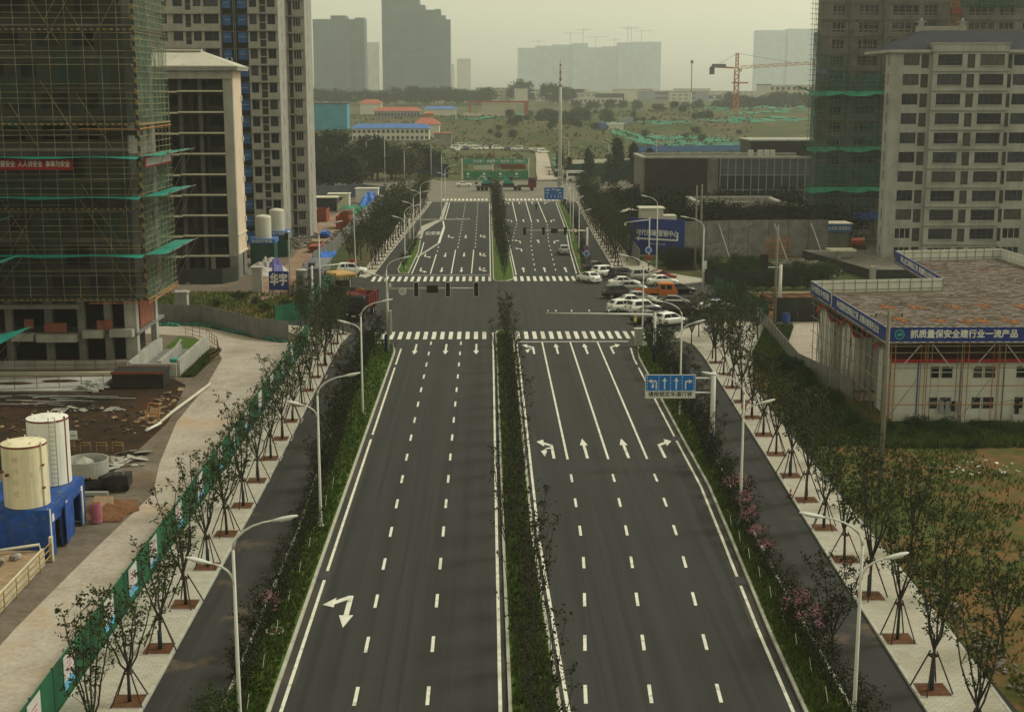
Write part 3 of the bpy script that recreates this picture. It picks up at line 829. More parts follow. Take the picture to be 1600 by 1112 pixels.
sheet('waste_ground', [(31.5,199),(34.5,163),(120,163),(120,240),(26,240),(25.5,224),(27.5,208)], 'wild_ground', -0.053)
sheet('bare_soil', [(33.4,186),(34.6,164.5),(46,164),(46,186)], 'red_soil', -0.044)
sheet('yard', [(34.0,160.4),(31.6,133.5),(33.8,120),(70,120),(70,163.5),(36,163.5)], 'site_road', -0.046)
# ================================================================== street furniture
def lamp_proto(label):
    t = thing('street_lamp', label, 'street lamp')
    B().tube([(0,0,0),(0,0,0.5),(0,0,8.6)], [0.11,0.095,0.062], 10).obj('pole', 'lamp_white', t, True)
    B().lathe([(0.24,0),(0.24,0.04),(0.13,0.10)], n=12).obj('base_plate', 'galv', t)
    def arm(sgn, z0, out, rise):
        pts = []
        for i in range(7):
            u = i/6
            pts.append((sgn*out*(1-math.cos(u*1.35))/(1-math.cos(1.35)), 0, z0+rise*math.sin(u*1.35)/math.sin(1.35)))
        B().tube(pts, [0.07-0.006*i for i in range(7)], 8).obj('arm', 'lamp_white', t, True)
        e = Vector(pts[-1]); d = (e-Vector(pts[-2])).normalized()
        rings = []
        for u, wd, hh in ((-0.1,0.05,0.05),(0.1,0.09,0.07),(0.35,0.16,0.09),(0.7,0.17,0.08),(0.95,0.10,0.05),(1.02,0.03,0.02)):
            c = e + d*u
            rings.append([(c.x, math.cos(q*math.pi/4)*wd, c.z+math.sin(q*math.pi/4)*hh) for q in range(8)])
        h = B().loft(rings).obj('lamp_head', 'lamp_white', t, True)
        c = e+d*0.52
        B().rb((c.x,0,c.z-0.075), (0.5,0.2,0.03), ry=-math.atan2(d.z,d.x) if sgn>0 else -math.atan2(d.z,d.x)).obj('lens', 'lamp_glass', h)
    arm(1, 8.55, 1.75, 1.25); arm(-1, 7.0, 1.0, 0.95)
    return t
LAMP = lamp_proto('x')
GL = 'street lamps along the dual carriageway'
for i, y in enumerate((54.8, 84.2, 115.0, 145.8)):
    place(LAMP, (-10.6, y, 0.12), 0, 1, 'white double-armed street lamp in the left verge, %s from the camera' % ordw(i+1), GL)
for i, (x, y) in enumerate(((15.9,54.8),(16.35,84.0),(16.75,114.5),(17.2,147.0))):
    place(LAMP, (x, y, 0.12), math.pi, 1, 'white double-armed street lamp in the right verge, %s from the camera' % ordw(i+1), GL)
for i, (x, y) in enumerate(((-12.6,214),(-12.7,243),(-12.8,272),(-9.55,301),(-9.55,330))):
    place(LAMP, (x, y, 0.12), 0, 1, 'white double-armed street lamp left of the road beyond the crossing, %s along' % ordw(i+1), GL)
for i, (x, y) in enumerate(((15.6,226),(16.4,254),(17.6,282),(18.6,311),(19.2,338))):
    place(LAMP, (x, y, 0.12), math.pi, 1, 'white double-armed street lamp right of the road beyond the crossing, %s along' % ordw(i+1), GL)

def single_lamp(label, x, y, h, out, rise, rz):
    t = thing('street_lamp', label, 'street lamp', (0,0,0), 'single-armed lamps of the side streets')
    B().tube([(0,0,0),(0,0,h)], [0.12,0.07], 10).obj('pole', 'lamp_white', t, True)
    pts = [(out*(1-math.cos(u*1.35/6))/(1-math.cos(1.35)), 0, h+rise*math.sin(u*1.35/6)/math.sin(1.35)) for u in range(7)]
    B().tube(pts, [0.07-0.006*i for i in range(7)], 8).obj('arm', 'lamp_white', t, True)
    e = Vector(pts[-1]); d = (e-Vector(pts[-2])).normalized(); rings = []
    for u, wd, hh in ((-0.1,0.05,0.05),(0.1,0.09,0.07),(0.35,0.16,0.09),(0.7,0.17,0.08),(0.95,0.10,0.05),(1.02,0.03,0.02)):
        c = e + d*u
        rings.append([(c.x, math.cos(q*math.pi/4)*wd, c.z+math.sin(q*math.pi/4)*hh) for q in range(8)])
    B().loft(rings).obj('lamp_head', 'lamp_white', t, True)
    t.location = (x, y, 0); t.rotation_euler = (0,0,rz)
single_lamp('tall single-armed street lamp behind the dump truck on the left', -19.8, 162.8, 10.6, 1.9, 1.5, 0)
single_lamp('tall single-armed street lamp at the right edge of the car park', 29.1, 180.8, 9.6, 2.2, 1.4, math.pi)
single_lamp('tall single-armed street lamp in front of the blue billboard', 26.0, 205.5, 10.6, 1.6, 1.3, math.pi)
for i, (x, y, h, rz) in enumerate(((-36.1,421,12,0),(-30.5,421,12.5,1.6),(-23.8,408,10,0.2),(-17,437,11,0),(31.5,425,9.5,3.0),(40.7,451,10,2.6),(28.6,468,11,3.1),(46,500,9,3),(70,560,9,3),(-13.5,432,8,0.3))):
    single_lamp('tall street lamp at the far crossing, %s from the left' % ordw((1,2,3,4,7,8,6,9,10,5)[i]), x, y, h, 1.4, 1.0, rz)

def signal_head(parent, x, y, z, w=0.55, h=1.6, board=True):
    hd = pbox('signal_head', parent, 'sign_black', x-w/2+0.08, x+w/2-0.08, y-0.18, y+0.1, z-h/2+0.1, z+h/2-0.1)
    if board:
        b_ = B(); t = 0.05
        b_.b(x-w/2,x+w/2,y-0.0,y+0.03,z-h/2,z-h/2+t).b(x-w/2,x+w/2,y,y+0.03,z+h/2-t,z+h/2).b(x-w/2,x-w/2+t,y,y+0.03,z-h/2+t,z+h/2-t).b(x+w/2-t,x+w/2,y,y+0.03,z-h/2+t,z+h/2-t)
        b_.obj('backboard_edge', 'sign_white', hd)
        B().b(x-w/2+t,x+w/2-t,y+0.005,y+0.025,z-h/2+t,z+h/2-t).obj('backboard', 'dark_frame', hd)
    for k in (-1,0,1):
        B().tube([(x,y-0.18,z+k*0.42),(x,y-0.30,z+k*0.42)], 0.16, 10).obj('visor', 'sign_black', hd)
    return hd
def round_sign(parent, x, y, z, r, rim, face):
    o = B().tube([(x,y-0.02,z),(x,y+0.02,z)], r, 20).obj('round_sign', rim, parent)
    B().tube([(x,y-0.032,z),(x,y-0.022,z)], r*0.78, 20).obj('sign_face', face, o)

# left gantry with signals
t = thing('traffic_signal_gantry', 'traffic signal arm with three black heads reaching over the left carriageway', 'traffic signal', (-10.4,143.6,0))
B().tube([(-10.4,143.6,0.1),(-10.4,143.6,7.3)], [0.17,0.13], 12).obj('pole', 'galv', t, True)
B().tube([(-10.4,143.6,6.9),(-5,143.6,6.95),(-0.85,143.6,6.95)], [0.11,0.09,0.06], 10).obj('arm', 'galv', t, True)
for x in (-7.3,-3.95,-0.95): signal_head(t, x, 143.45, 6.85)
pbox('display_board', t, 'sign_black', -6.2,-5.0,143.3,143.45,6.5,7.3)
round_sign(t, -8.75, 143.45, 6.65, 0.40, 'sign_white', 'galv')
B().b(-10.75,-10.5,143.4,143.8,0.1,2.0).obj('control_box', 'pole_blue', t)
B().b(-10.2,-9.95,143.4,143.8,2.0,4.6).obj('banner_strip', 'galv', t)
B().tube([(-10.1,143.6,7.1),(-10.1,143.6,7.5)], 0.12, 8).obj('camera', 'lamp_white', t)
# right camera gantry
t = thing('camera_gantry', 'white camera arm with four small cameras above the right crosswalk', 'camera gantry', (17.35,137.5,0))
B().tube([(17.35,137.5,0.1),(17.35,137.5,5.3)], [0.17,0.13], 12).obj('pole', 'lamp_white', t, True)
B().tube([(17.35,137.5,5.05),(6.2,137.5,5.25)], [0.13,0.07], 10).obj('arm', 'lamp_white', t, True)
for x in (6.4,7.2,8.8,10.6,12.6): 
    B().rb((x,137.4,5.47),(0.14,0.4,0.14),0,0.2).obj('camera', 'lamp_white' if x > 7 else 'galv', t)
B().tube([(17.35,137.5,0.12),(17.35,137.5,1.9)], 0.19, 12).obj('pole_sleeve', 'pole_blue', t, True)
# lane direction sign
PX, PY = 16.95, 99.0
t = thing('lane_sign', 'blue lane direction sign on a white pole above the right verge', 'road sign', (PX,PY,0))
B().tube([(PX,PY,0.1),(PX,PY,7.0)], [0.2,0.17], 14).obj('pole', 'lamp_white', t, True)
B().tube([(PX,PY,0.12),(PX,PY,2.4)], 0.215, 14).obj('pole_sleeve', 'pole_blue', t, True)
for z in (6.55,5.45): B().tube([(PX,PY,z),(13.0,PY,z)], 0.06, 8).obj('arm', 'lamp_white', t, True)
x0, x1, z0, z1 = 11.85, 15.6, 5.05, 6.85
B().b(x0,x1,PY-0.13,PY-0.08,z0,z1).obj('sign_edge', 'sign_white', t)
pn = B().b(x0+0.05,x1-0.05,PY-0.15,PY-0.131,z0+0.58,z1-0.05).obj('blue_panel', 'blue_road_sign', t)
wp = B().b(x0+0.05,x1-0.05,PY-0.15,PY-0.131,z0+0.05,z0+0.56).obj('white_panel', 'sign_white', t)
text('请按规定车道行驶', 0.40, 'sign_black', wp, ((x0+x1)/2, PY-0.158, z0+0.31), width=3.3, bold=0.02)
def flat(pl, y, mname, parent, name='arrow_mark'):
    b_ = B()
    for pts in pl: b_.poly([(p[0], y, p[1]) for p in pts])
    return b_.obj(name, mname, parent)
yy = PY-0.158
for k in range(5):
    xx = x0+0.14+k*(x1-x0-0.28)/4
    b_ = B()
    for j in range(5): b_.quad((xx-0.02,yy,z0+0.62+j*0.23),(xx+0.02,yy,z0+0.62+j*0.23),(xx+0.02,yy,z0+0.76+j*0.23),(xx-0.02,yy,z0+0.76+j*0.23))
    b_.obj('lane_divider', 'sign_white', pn)
def up_arrow(cx, zb):
    flat([[(cx-.05,zb),(cx+.05,zb),(cx+.05,zb+.62),(cx-.05,zb+.62)],[(cx-.17,zb+.62),(cx+.17,zb+.62),(cx,zb+.92)]], yy, 'sign_white', pn)
zb = z0+0.68
lw = (x1-x0-0.28)/4; lx = x0+0.14
up_arrow(lx+lw*1.5, zb); up_arrow(lx+lw*2.5, zb)
c = lx+lw*3.5
flat([[(c-.22,zb),(c-.12,zb),(c-.12,zb+.62),(c-.22,zb+.62)],[(c-.22,zb+.62),(c-.12,zb+.55),(c+.08,zb+.55),(c+.08,zb+.67),(c-.16,zb+.67)],[(c+.08,zb+.44),(c+.34,zb+.61),(c+.08,zb+.79)]], yy, 'sign_white', pn)
c = lx+lw*.5
flat([[(c+.2,zb),(c+.3,zb),(c+.3,zb+.62),(c+.2,zb+.62)],[(c+.3,zb+.62),(c+.22,zb+.7),(c-.1,zb+.7),(c-.1,zb+.58),(c+.2,zb+.58)],[(c-.1,zb+.47),(c-.1,zb+.82),(c-.36,zb+.64)],[(c-.06,zb+.28),(c+.04,zb+.28),(c+.06,zb+.5),(c-.04,zb+.5)],[(c-.16,zb+.3),(c+.13,zb+.3),(c-.02,zb+.06)]], yy, 'sign_white', pn)
# far blue guide sign
t = thing('guide_sign', 'small blue direction sign with white arrows at the far crossing', 'road sign', (19.2,314,0))
B().tube([(19.2,314,0.1),(19.2,314,6.0)], [0.2,0.16], 10).obj('pole', 'lamp_white', t, True)
for z in (5.2,3.6): B().tube([(19.2,314,z),(14,314,z)], 0.07, 8).obj('arm', 'lamp_white', t)
pn = B().b(13.6,18.0,313.8,313.86,3.0,5.75).obj('blue_panel', 'blue_road_sign', t)
yy = 313.79
for x, z, w_, h in ((14.4,5.2,.9,.28),(16.8,5.2,1.0,.28),(15.7,5.35,.7,.2),(14.3,4.5,.7,.2),(17.2,4.5,.7,.2)): B().quad((x-w_/2,yy,z-h/2),(x+w_/2,yy,z-h/2),(x+w_/2,yy,z+h/2),(x-w_/2,yy,z+h/2)).obj('place_name', 'sign_white', pn)
for x in (14.3,15.2,16.0,16.8,17.5):
    B().quad((x-.05,yy,3.2),(x+.05,yy,3.2),(x+.05,yy,3.8),(x-.05,yy,3.8)).poly([(x-.16,yy,3.8),(x+.16,yy,3.8),(x,yy,4.1)]).obj('arrow_mark', 'sign_white', pn)
# far right signals
t = thing('traffic_signal_gantry', 'traffic signal arm with red and white round sign beyond the car park', 'traffic signal', (16.3,217.3,0))
B().tube([(16.3,217.3,0.1),(16.3,217.3,6.1)], [0.2,0.15], 12).obj('pole', 'lamp_white', t, True)
B().tube([(16.3,217.3,5.6),(6.4,217.3,5.7)], [0.12,0.07], 10).obj('arm', 'lamp_white', t, True)
for x in (6.3,9.3,12.8): signal_head(t, x, 217.1, 5.6, 0.6, 1.4, False)
pbox('display_board', t, 'sign_black', 10.5,11.6,217.0,217.15,5.25,6.0)
round_sign(t, 14.4, 217.1, 5.65, 0.36, 'sign_red', 'sign_white')
round_sign(t, 16.2, 216.9, 2.9, 0.42, 'poster_pink', 'purple_tarp')
round_sign(t, 16.2, 216.9, 2.0, 0.45, 'sign_white', 'blue_road_sign')
# far left camera gantry
t = thing('camera_gantry', 'thin white arm across the far left carriageway', 'camera gantry', (-13.6,245.5,0))
B().tube([(-13.6,245.5,0.1),(-13.6,245.5,5.0)], [0.18,0.14], 10).obj('pole', 'lamp_white', t, True)
B().tube([(-13.6,245.5,4.75),(-2.6,245.5,4.85)], [0.12,0.07], 8).obj('arm', 'lamp_white', t, True)
for x in (-5.0,-3.0): B().rb((x,245.4,5.0),(0.2,0.4,0.2)).obj('camera', 'lamp_white', t)
# white goalpost arm on the left corner
t = thing('camera_gantry', 'white goalpost-shaped arm beside the green fence on the left', 'camera gantry', (-21.3,167.2,0))
B().tube([(-21.3,167.2,0),(-21.3,167.2,6.4)], [0.16,0.13], 10).obj('pole', 'lamp_white', t, True)
B().tube([(-21.3,167.2,6.2),(-17.4,169.0,6.45)], [0.11,0.08], 8).obj('arm', 'lamp_white', t, True)
B().tube([(-17.4,169.0,6.45),(-17.4,169.0,5.6)], 0.07, 8).obj('drop_post', 'lamp_white', t, True)
B().b(-21.75,-21.45,167.0,167.3,2.0,2.9).obj('control_box', 'galv', t)
# turn-left pole with signs on the far right corner
t = thing('camera_gantry', 'black and white banded pole with blue arrow sign before the billboard', 'road sign', (25.0,207.0,0))
B().tube([(25,207,0),(25,207,8.6)], [0.11,0.09], 10).obj('pole', 'lamp_white', t, True)
B().tube([(25,207,8.3),(21.4,207,7.9)], 0.07, 8).obj('arm', 'lamp_white', t, True)
B().rb((21.3,207,7.6),(0.25,0.25,0.4)).obj('camera', 'lamp_white', t)
for k in range(3): B().tube([(25,207,0.4+k*0.9),(25,207,0.85+k*0.9)], 0.125, 10).obj('band', 'sign_black', t, True)
round_sign(t, 24.9, 206.8, 3.7, 0.5, 'sign_white', 'blue_road_sign'); round_sign(t, 24.95, 206.8, 2.5, 0.42, 'sign_red', 'rust_red')
# utility cabinet
t = thing('utility_cabinet', 'grey metal utility cabinet at the tip of the right verge', 'cabinet', (16.75,146.6,0.12))
B().b(16.3,17.15,146.3,146.9,0.12,2.0).obj('body', 'galv', t); B().b(16.25,17.2,146.25,146.95,2.0,2.08).obj('lid', 'lamp_white', t)
B().b(16.71,16.73,146.29,146.3,0.2,1.9).obj('door_seam', 'dark_frame', t)
# tall banded mast at the far crossing
t = thing('radio_mast', 'very tall white mast with red bands above the far crossing', 'mast', (21.3,390,0))
B().tube([(21.3,390,0),(21.3,390,20),(21.3,390,30)], [0.62,0.48,0.38], 14).obj('shaft', 'mast_white', t, True)
for k in range(4): B().tube([(21.3,390,28.6+k*1.9),(21.3,390,29.0+k*1.9)], [0.42-0.05*k]*2, 12).obj('band', 'mast_red', t)
B().tube([(21.3,390,30),(21.3,390,36)], [0.3,0.2], 10).obj('top_section', 'mast_white', t, True)
for k in range(5):
    B().lathe([(0.6,0),(0.6,0.06)], (21.3,390,29.4+k*1.35), 10).obj('platform_ring', 'galv', t)
# concrete power poles
def power_pole(label, x, y, h, arms):
    t = thing('power_pole', label, 'power pole', (x,y,0), 'concrete power poles')
    B().tube([(x,y,-0.1),(x,y,h)], [0.2,0.12], 10).obj('shaft', 'pole_concrete', t, True)
    for z, l, dz in arms:
        B().tube([(x-l,y,z+dz),(x,y,z),(x+l,y,z+dz)], 0.05, 6).obj('crossarm', 'pole_concrete', t)
        for s in (-1,1): B().tube([(x+s*l*.9,y,z+dz),(x+s*l*.9,y,z+dz+.22)], 0.06, 6).obj('insulator', 'dark_frame', t)
power_pole('slender concrete power pole standing in the grassy field before the white dormitory', 27.9, 92.6, 12.7, [(12.2,1.0,0)])
power_pole('slim concrete power pole beside the yard left of the scaffolded deck', 33.4, 155.0, 12.5, [])
power_pole('left one of the two concrete poles behind the blue billboard', 32.7, 211, 13.2, [(10.7,1.6,0.5)])
power_pole('right one of the two concrete poles behind the blue billboard', 33.9, 213.5, 13.2, [(11.0,1.2,0.4)])
t = thing('signal_post', 'white post with dark blue foot and black signal head by the red soil', 'traffic signal', (36.2,165.5,0))
B().tube([(36.2,165.5,0),(36.2,165.5,6.6)], [0.22,0.2], 12).obj('pole', 'lamp_white', t, True)
B().tube([(36.2,165.5,0.02),(36.2,165.5,1.9)], 0.24, 12).obj('pole_sleeve', 'pole_blue', t, True)
B().b(33.6,34.6,165.3,165.5,6.2,7.9).obj('signal_head', 'sign_black', t); B().tube([(34,165.5,6.3),(36.2,165.5,6.3)], 0.06, 8).obj('arm', 'lamp_white', t)

# stakes in the verges
for i, (x, y) in enumerate([(-10.8,57.5+4.4*k) for k in range(9)] + [(15.55+0.02*k,57.8+3.2*k) for k in range(9)]):
    lf = i < 9
    o = B().tube([(0,0,0),(0.1 if lf else -0.1,0.15,0.75)], 0.018, 6).obj('marker_stake', 'sign_white')
    o.location = (x, y, 0.12)
    tag(o, 'thin leaning white stake in the %s verge, %s from the camera' % ('left' if lf else 'right', ordw(i%9+1)), 'stake', 'white stakes in the verges')
# manhole in the left verge
t = thing('manhole', 'round manhole ring in the grass beside the pink shrub', 'manhole', (-10.9,66.6,0.12))
B().lathe([(0.5,0),(0.5,0.1),(0.40,0.1),(0.40,0.02)], (-10.9,66.6,0.12), 24, False).obj('ring', 'kerb_stone', t)
B().lathe([(0.40,0.03),(0.39,0.05)], (-10.9,66.6,0.12), 24).obj('cover', 'rust_red', t)
# traffic cone on the right kerb
t = thing('traffic_cone', 'small orange cone standing on the right service road kerb', 'cone', (21.0,90.2,0.02))
B().lathe([(0.16,0.03),(0.03,0.62)], (21.0,90.2,0.0), 12).obj('cone', 'orange_plastic', t, True); B().b(20.8,21.2,90.0,90.4,0,0.05).obj('foot', 'tyre', t)
B().lathe([(0.115,0.26),(0.085,0.38)], (21.0,90.2,0.0), 12, False).obj('band', 'sign_white', t)
# service drain on right service road
B().b(19.6,20.2,74.6,76.0,0.006,0.02).obj('drain_grate', 'dark_frame', road)
# ================================================================== buildings
def facade(b_, u0, u1, t0, t1, z0, z1, ops, axis='x'):
    """one storey of wall with real openings; ops = (ua, ub, za, zb) sorted along the wall"""
    def bx(a, c, za, zb):
        if c-a < 1e-3 or zb-za < 1e-3: return
        if axis == 'x': b_.b(a, c, t0, t1, za, zb)
        else: b_.b(t0, t1, a, c, za, zb)
    u = u0
    for (a, c, za, zb) in ops:
        bx(u, a, z0, z1); bx(a, c, z0, za); bx(a, c, zb, z1); u = c
    bx(u, u1, z0, z1)
FR = {}
WR = random.Random(404)
def window(parent, xa, xb, za, zb, y, glass='glass', frame='dark_frame', nv=2, rail=0.0, name='window'):
    if glass == 'glass': glass = WR.choice(['glass','glass','glass','glass','glass_b','glass_b','glass_c'])
    w_ = pbox(name, parent, glass, xa, xb, y, y+0.04, za, zb)
    key = (round(xb-xa,2), round(zb-za,2), frame, nv, rail)
    if key not in FR:
        b_ = B(); W, H = xb-xa, zb-za; t = 0.07
        b_.b(0,W,0,.06,0,t).b(0,W,0,.06,H-t,H).b(0,t,0,.06,t,H-t).b(W-t,W,0,.06,t,H-t)
        for i in range(1, nv): b_.b(W*i/nv-t/2,W*i/nv+t/2,0.005,.055,t,H-t)
        if rail: b_.b(t,W-t,0.002,.058,H*rail-t/2,H*rail+t/2)
        FR[key] = b_.mesh(frame, name='frame')
    link('frame', FR[key], w_, Matrix.Translation((xa, y-0.07, za)))
    return w_

# ------------------------------------------------------------------ left: tower wrapped in scaffolding
t = thing('concrete_tower', 'raw concrete tower shell standing inside the scaffolding on the left', 'building', (-48,143,0))
FL = [6.6+3.0*k for k in range(13)]
for z in [3.1]+FL: pbox('floor_slab', t, 'concrete', -64, -35.3, 137.3, 149, z, z+0.28)
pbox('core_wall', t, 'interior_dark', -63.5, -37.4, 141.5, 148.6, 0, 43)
for i, z in enumerate(FL[:-1]):
    b_ = B(); ops = []; x = -63.0
    rr = random.Random(31+i%3)
    while x < -38.5:
        w_ = 1.5+rr.random()*1.2
        ops.append((x, x+w_, z+0.28+(0.9 if rr.random() < .6 else 0.1), z+2.6)); x += w_+0.9+rr.random()*0.9
    facade(b_, -64, -35.4, 137.5, 137.75, z+0.28, z+3.0, ops)
    b_.obj('wall', 'concrete_dark' if i % 3 else 'block_wall', t)
    b_ = B(); facade(b_, 137.8, 148.9, -35.6, -35.35, z+0.28, z+3.0, [(140.5,142.2,z+1.1,z+2.5),(145,146.5,z+1.1,z+2.5)], 'y'); b_.obj('wall', 'concrete', t)
for x in (-60,-56.3,-52.3,-48.3,-44.3,-41.0,-38.3):
    for y in (137.4,143): pbox('column', t, 'concrete', x-0.35, x+0.35, y, y+0.7, 0, 6.6)
pbox('corner_column', t, 'concrete_pale', -36.6, -35.4, 137.4, 138.4, 0, 6.6); pbox('corner_column', t, 'concrete_pale', -36.0, -35.4, 145.6, 146.6, 0, 6.6)
pbox('brick_panel', t, 'brick_red', -35.62, -35.45, 139.2, 145.0, 3.6, 6.4); pbox('wall', t, 'concrete_pale', -35.6, -35.44, 138.4, 145.6, 0, 1.2)
for xa, xb, z in ((-47.8,-45.6,2.7),(-45.3,-41.2,2.6),(-40.6,-38.6,3.0),(-37.9,-35.6,3.1)): pbox('balcony_slab', t, 'concrete_pale', xa, xb, 136.3, 137.25, z, z+0.75)
for xa, xb, z in ((-46.6,-45.7,3.9),(-44.6,-42.4,3.5),(-39.3,-37.8,3.75)): pbox('brick_panel', t, 'brick_red', xa, xb, 137.0, 137.2, z, z+0.95)
pbox('plinth_wall', t, 'concrete_pale', -64, -36.2, 135.9, 136.25, -0.1, 0.75)
pbox('plinth_slab', t, 'concrete', -64, -40.8, 136.0, 137.2, 6.05, 6.45)

def scaffold(t, x0, x1, z0, z1, y, dx, dz, m, r=0.032, diag=0, zs=0):
    n = int((x1-x0)/dx+0.5)
    for i in range(n+1):
        x = x0+(x1-x0)*i/n
        pole('upright', t, m, (x, y, z0-0.4), (x, y, z1), r)
    k = 0; z = z0
    while z <= z1:
        rq = random.Random(int(z*31)); za = rq.gauss(0,.05)
        xe_ = x0+(x1-x0)*(.35+.6*rq.random()) if rq.random() < .3 else x1+0.3
        pole('ledger', t, m, (x0-0.4, y-0.06, z+za), (xe_, y-0.06, z+za+rq.gauss(0,.07)), r*(.75+.3*rq.random())); z += dz
    for i in range(diag):
        rr = random.Random(i*13+int(x0)); xa = x0+(x1-x0)*rr.random(); za = z0+(z1-z0-6)*rr.random(); s = 1 if rr.random() < .5 else -1
        L_ = 3.5+3*rr.random()
        xb = min(max(xa+s*L_*.72, x0), x1)
        pole('brace', t, m, (xa, y-0.12, za), (xb, y-0.12, za+L_*1.2), r*0.9)
def scaffold_side(t, y0, y1, z0, z1, x, dy, dz, m, r=0.032, diag=0):
    n = int((y1-y0)/dy+0.5)
    for i in range(n+1):
        y = y0+(y1-y0)*i/n
        pole('upright', t, m, (x, y, z0-0.4), (x, y, z1), r)
    z = z0
    while z <= z1:
        pole('ledger', t, m, (x+0.06, y0-0.3, z), (x+0.06, y1+0.4, z), r*0.9); z += dz
    for i in range(diag):
        rr = random.Random(i*17+5); ya = y0+(y1-y0)*rr.random(); za = z0+(z1-z0-6)*rr.random(); s = 1 if rr.random() < .5 else -1
        pole('brace', t, m, (x+0.1, ya, za), (x+0.1, min(max(ya+s*3,y0),y1), za+4), r)
t = thing('scaffolding', 'tan pole scaffolding with dark green nets and red banner around the left tower', 'scaffolding', (-47,135.6,0))
SX, SY = -33.7, 135.6
scaffold(t, -63.4, SX, 7.0, 43, SY, 1.65, 0.62, 'scaffold', 0.033, 34)
scaffold_side(t, SY, 148.4, 7.0, 43, SX, 1.6, 0.62, 'scaffold', 0.033, 16)
for (za, zb, m) in ((7.0,13.0,'net_dark'),(13.0,21.5,'net_dark'),(24.2,33.2,'net_dark'),(33.2,43,'net_dark')):
    B().quad((-63.4,SY+0.16,za),(SX,SY+0.16,za),(SX,SY+0.16,zb),(-63.4,SY+0.16,zb)).obj('safety_net', m, t)
for (za, zb, m) in ((7.0,11.8,'net_green'),(11.9,17.2,'net_green'),(17.4,21.4,'net_green'),(24.0,33,'net_green'),(33.1,43,'net_green')):
    B().quad((SX-0.12,SY+0.16,za),(SX-0.12,148.4,za),(SX-0.12,148.4,zb),(SX-0.12,SY+0.16,zb)).obj('safety_net', m, t)
for k, (xa, xb, za, zb) in enumerate(((-45.6,-43.2,12.6,14.4),(-38.6,-36.6,13.4,15.2),(-48.6,-45,16.0,18.5),(-41.8,-39.4,28.2,31.0),(-47,-44.5,26.4,28.6),(-37.6,-36.3,26,30.8),(-43.8,-41.0,36,38),(-46.6,-45.3,23.9,24.9),(-49,-46,9.6,11.5))):
    B().quad((xa,SY+0.5,za),(xb,SY+0.5,za),(xb,SY+0.5,zb),(xa,SY+0.5,zb)).obj('net_patch', 'net_teal', t)
for z in (7.0,16.0,24.2,33.2):
    pbox('hazard_board', t, 'hazard', -63.4, SX+0.05, SY-0.16, SY-0.11, z, z+0.16)
    pbox('hazard_board', t, 'hazard', SX+0.11, SX+0.16, SY-0.1, 148.6, z, z+0.16)
pbox('corner_post', t, 'hazard_v', SX-0.16, SX+0.10, SY-0.26, SY-0.17, 7, 43)
for z in (6.7,23.85): pole('edge_tube', t, 'scaffold_orange', (-39.5,SY-0.2,z), (SX,SY-0.2,z), 0.05); pole('edge_tube', t, 'scaffold_orange', (SX+0.15,SY-0.2,z), (SX+0.15,148.8,z+0.1), 0.06)
for z in (23.2,):
    pbox('deck_board', t, 'interior_dark', -63.4, SX, SY+0.2, SY+1.6, z, z+0.5)
for z in (20.9,17.0,11.3):
    b_ = B(); n = 12
    for i in range(n):
        xa, xb = -63.4+(SX+63.4)*i/n, -63.4+(SX+63.4)*(i+1)/n
        sg = lambda x: 0.10*math.sin(x*1.9)+0.05*math.sin(x*5.1)
        b_.quad((xa,SY-0.2,z+0.30),(xb,SY-0.2,z+0.30),(xb,SY-1.5,z+0.22+sg(xb)),(xa,SY-1.5,z+0.22+sg(xa)))
    b_.obj('awning_net', 'teal_tarp', t)
    b_ = B(); n = 8
    for i in range(n):
        ya, yb = SY-1.0+(13.6)*i/n, SY-1.0+(13.6)*(i+1)/n
        sg = lambda y: 0.12*math.sin(y*1.3)
        b_.quad((SX+0.2,ya,z+0.35),(SX+2.5,ya,z+0.55+sg(ya)),(SX+2.5,yb,z+0.55+sg(yb)),(SX+0.2,yb,z+0.35))
    b_.obj('awning_net', 'teal_tarp', t)
    pole('awning_tube', t, 'scaffold_grey', (SX+2.5,SY-1,z+0.5), (SX+2.5,149,z+0.55), 0.04)
    for y in (SY-0.4,140,144.2,148.4): pole('awning_strut', t, 'scaffold_grey', (SX+2.45,y,z+0.5), (SX+0.1,y,z-4.0), 0.035)
bn = B().b(-49.0,-40.25,SY-0.34,SY-0.30,19.9,21.0).obj('banner', 'sign_red', t)
text('处处要安全  人人讲安全  事事为安全', 0.8, 'sign_white', bn, (-44.35,SY-0.36,20.45), width=7.7, bold=0.02, sy=.8)
bn = B().b(SX+0.30,SX+0.34,SY+0.2,147.6,20.0,21.2).obj('banner', 'sign_red', t)
B().b(SX+0.345,SX+0.35,SY+0.8,147.0,20.2,21.0).obj('banner_print', 'poster', bn)

# neighbour scaffold whose awnings reach into view at the left edge
t = thing('scaffolding', 'teal awnings of a neighbouring scaffold poking in at the left edge', 'scaffolding', (-52,123,0))
scaffold_side(t, 117, 128, 0.4, 22, -46.4, 1.8, 0.9, 'scaffold', 0.034, 4)
pbox('inner_wall', t, 'concrete_dark', -55, -47.4, 117.2, 127.6, 0, 22)
for z, ex in ((15.9,3.05),(12.2,3.25),(5.3,3.45)):
    B().quad((-46.3,117,z-0.5),(-46.3+ex,118.5,z+0.25),(-46.3+ex,128,z+0.35),(-46.3,128,z-0.5)).obj('awning_net', 'teal_tarp', t)
    for y in (118.5,123,128): pole('awning_strut', t, 'scaffold_grey', (-46.3+ex,y,z+0.3), (-46.3,y,z-3.6), 0.035)

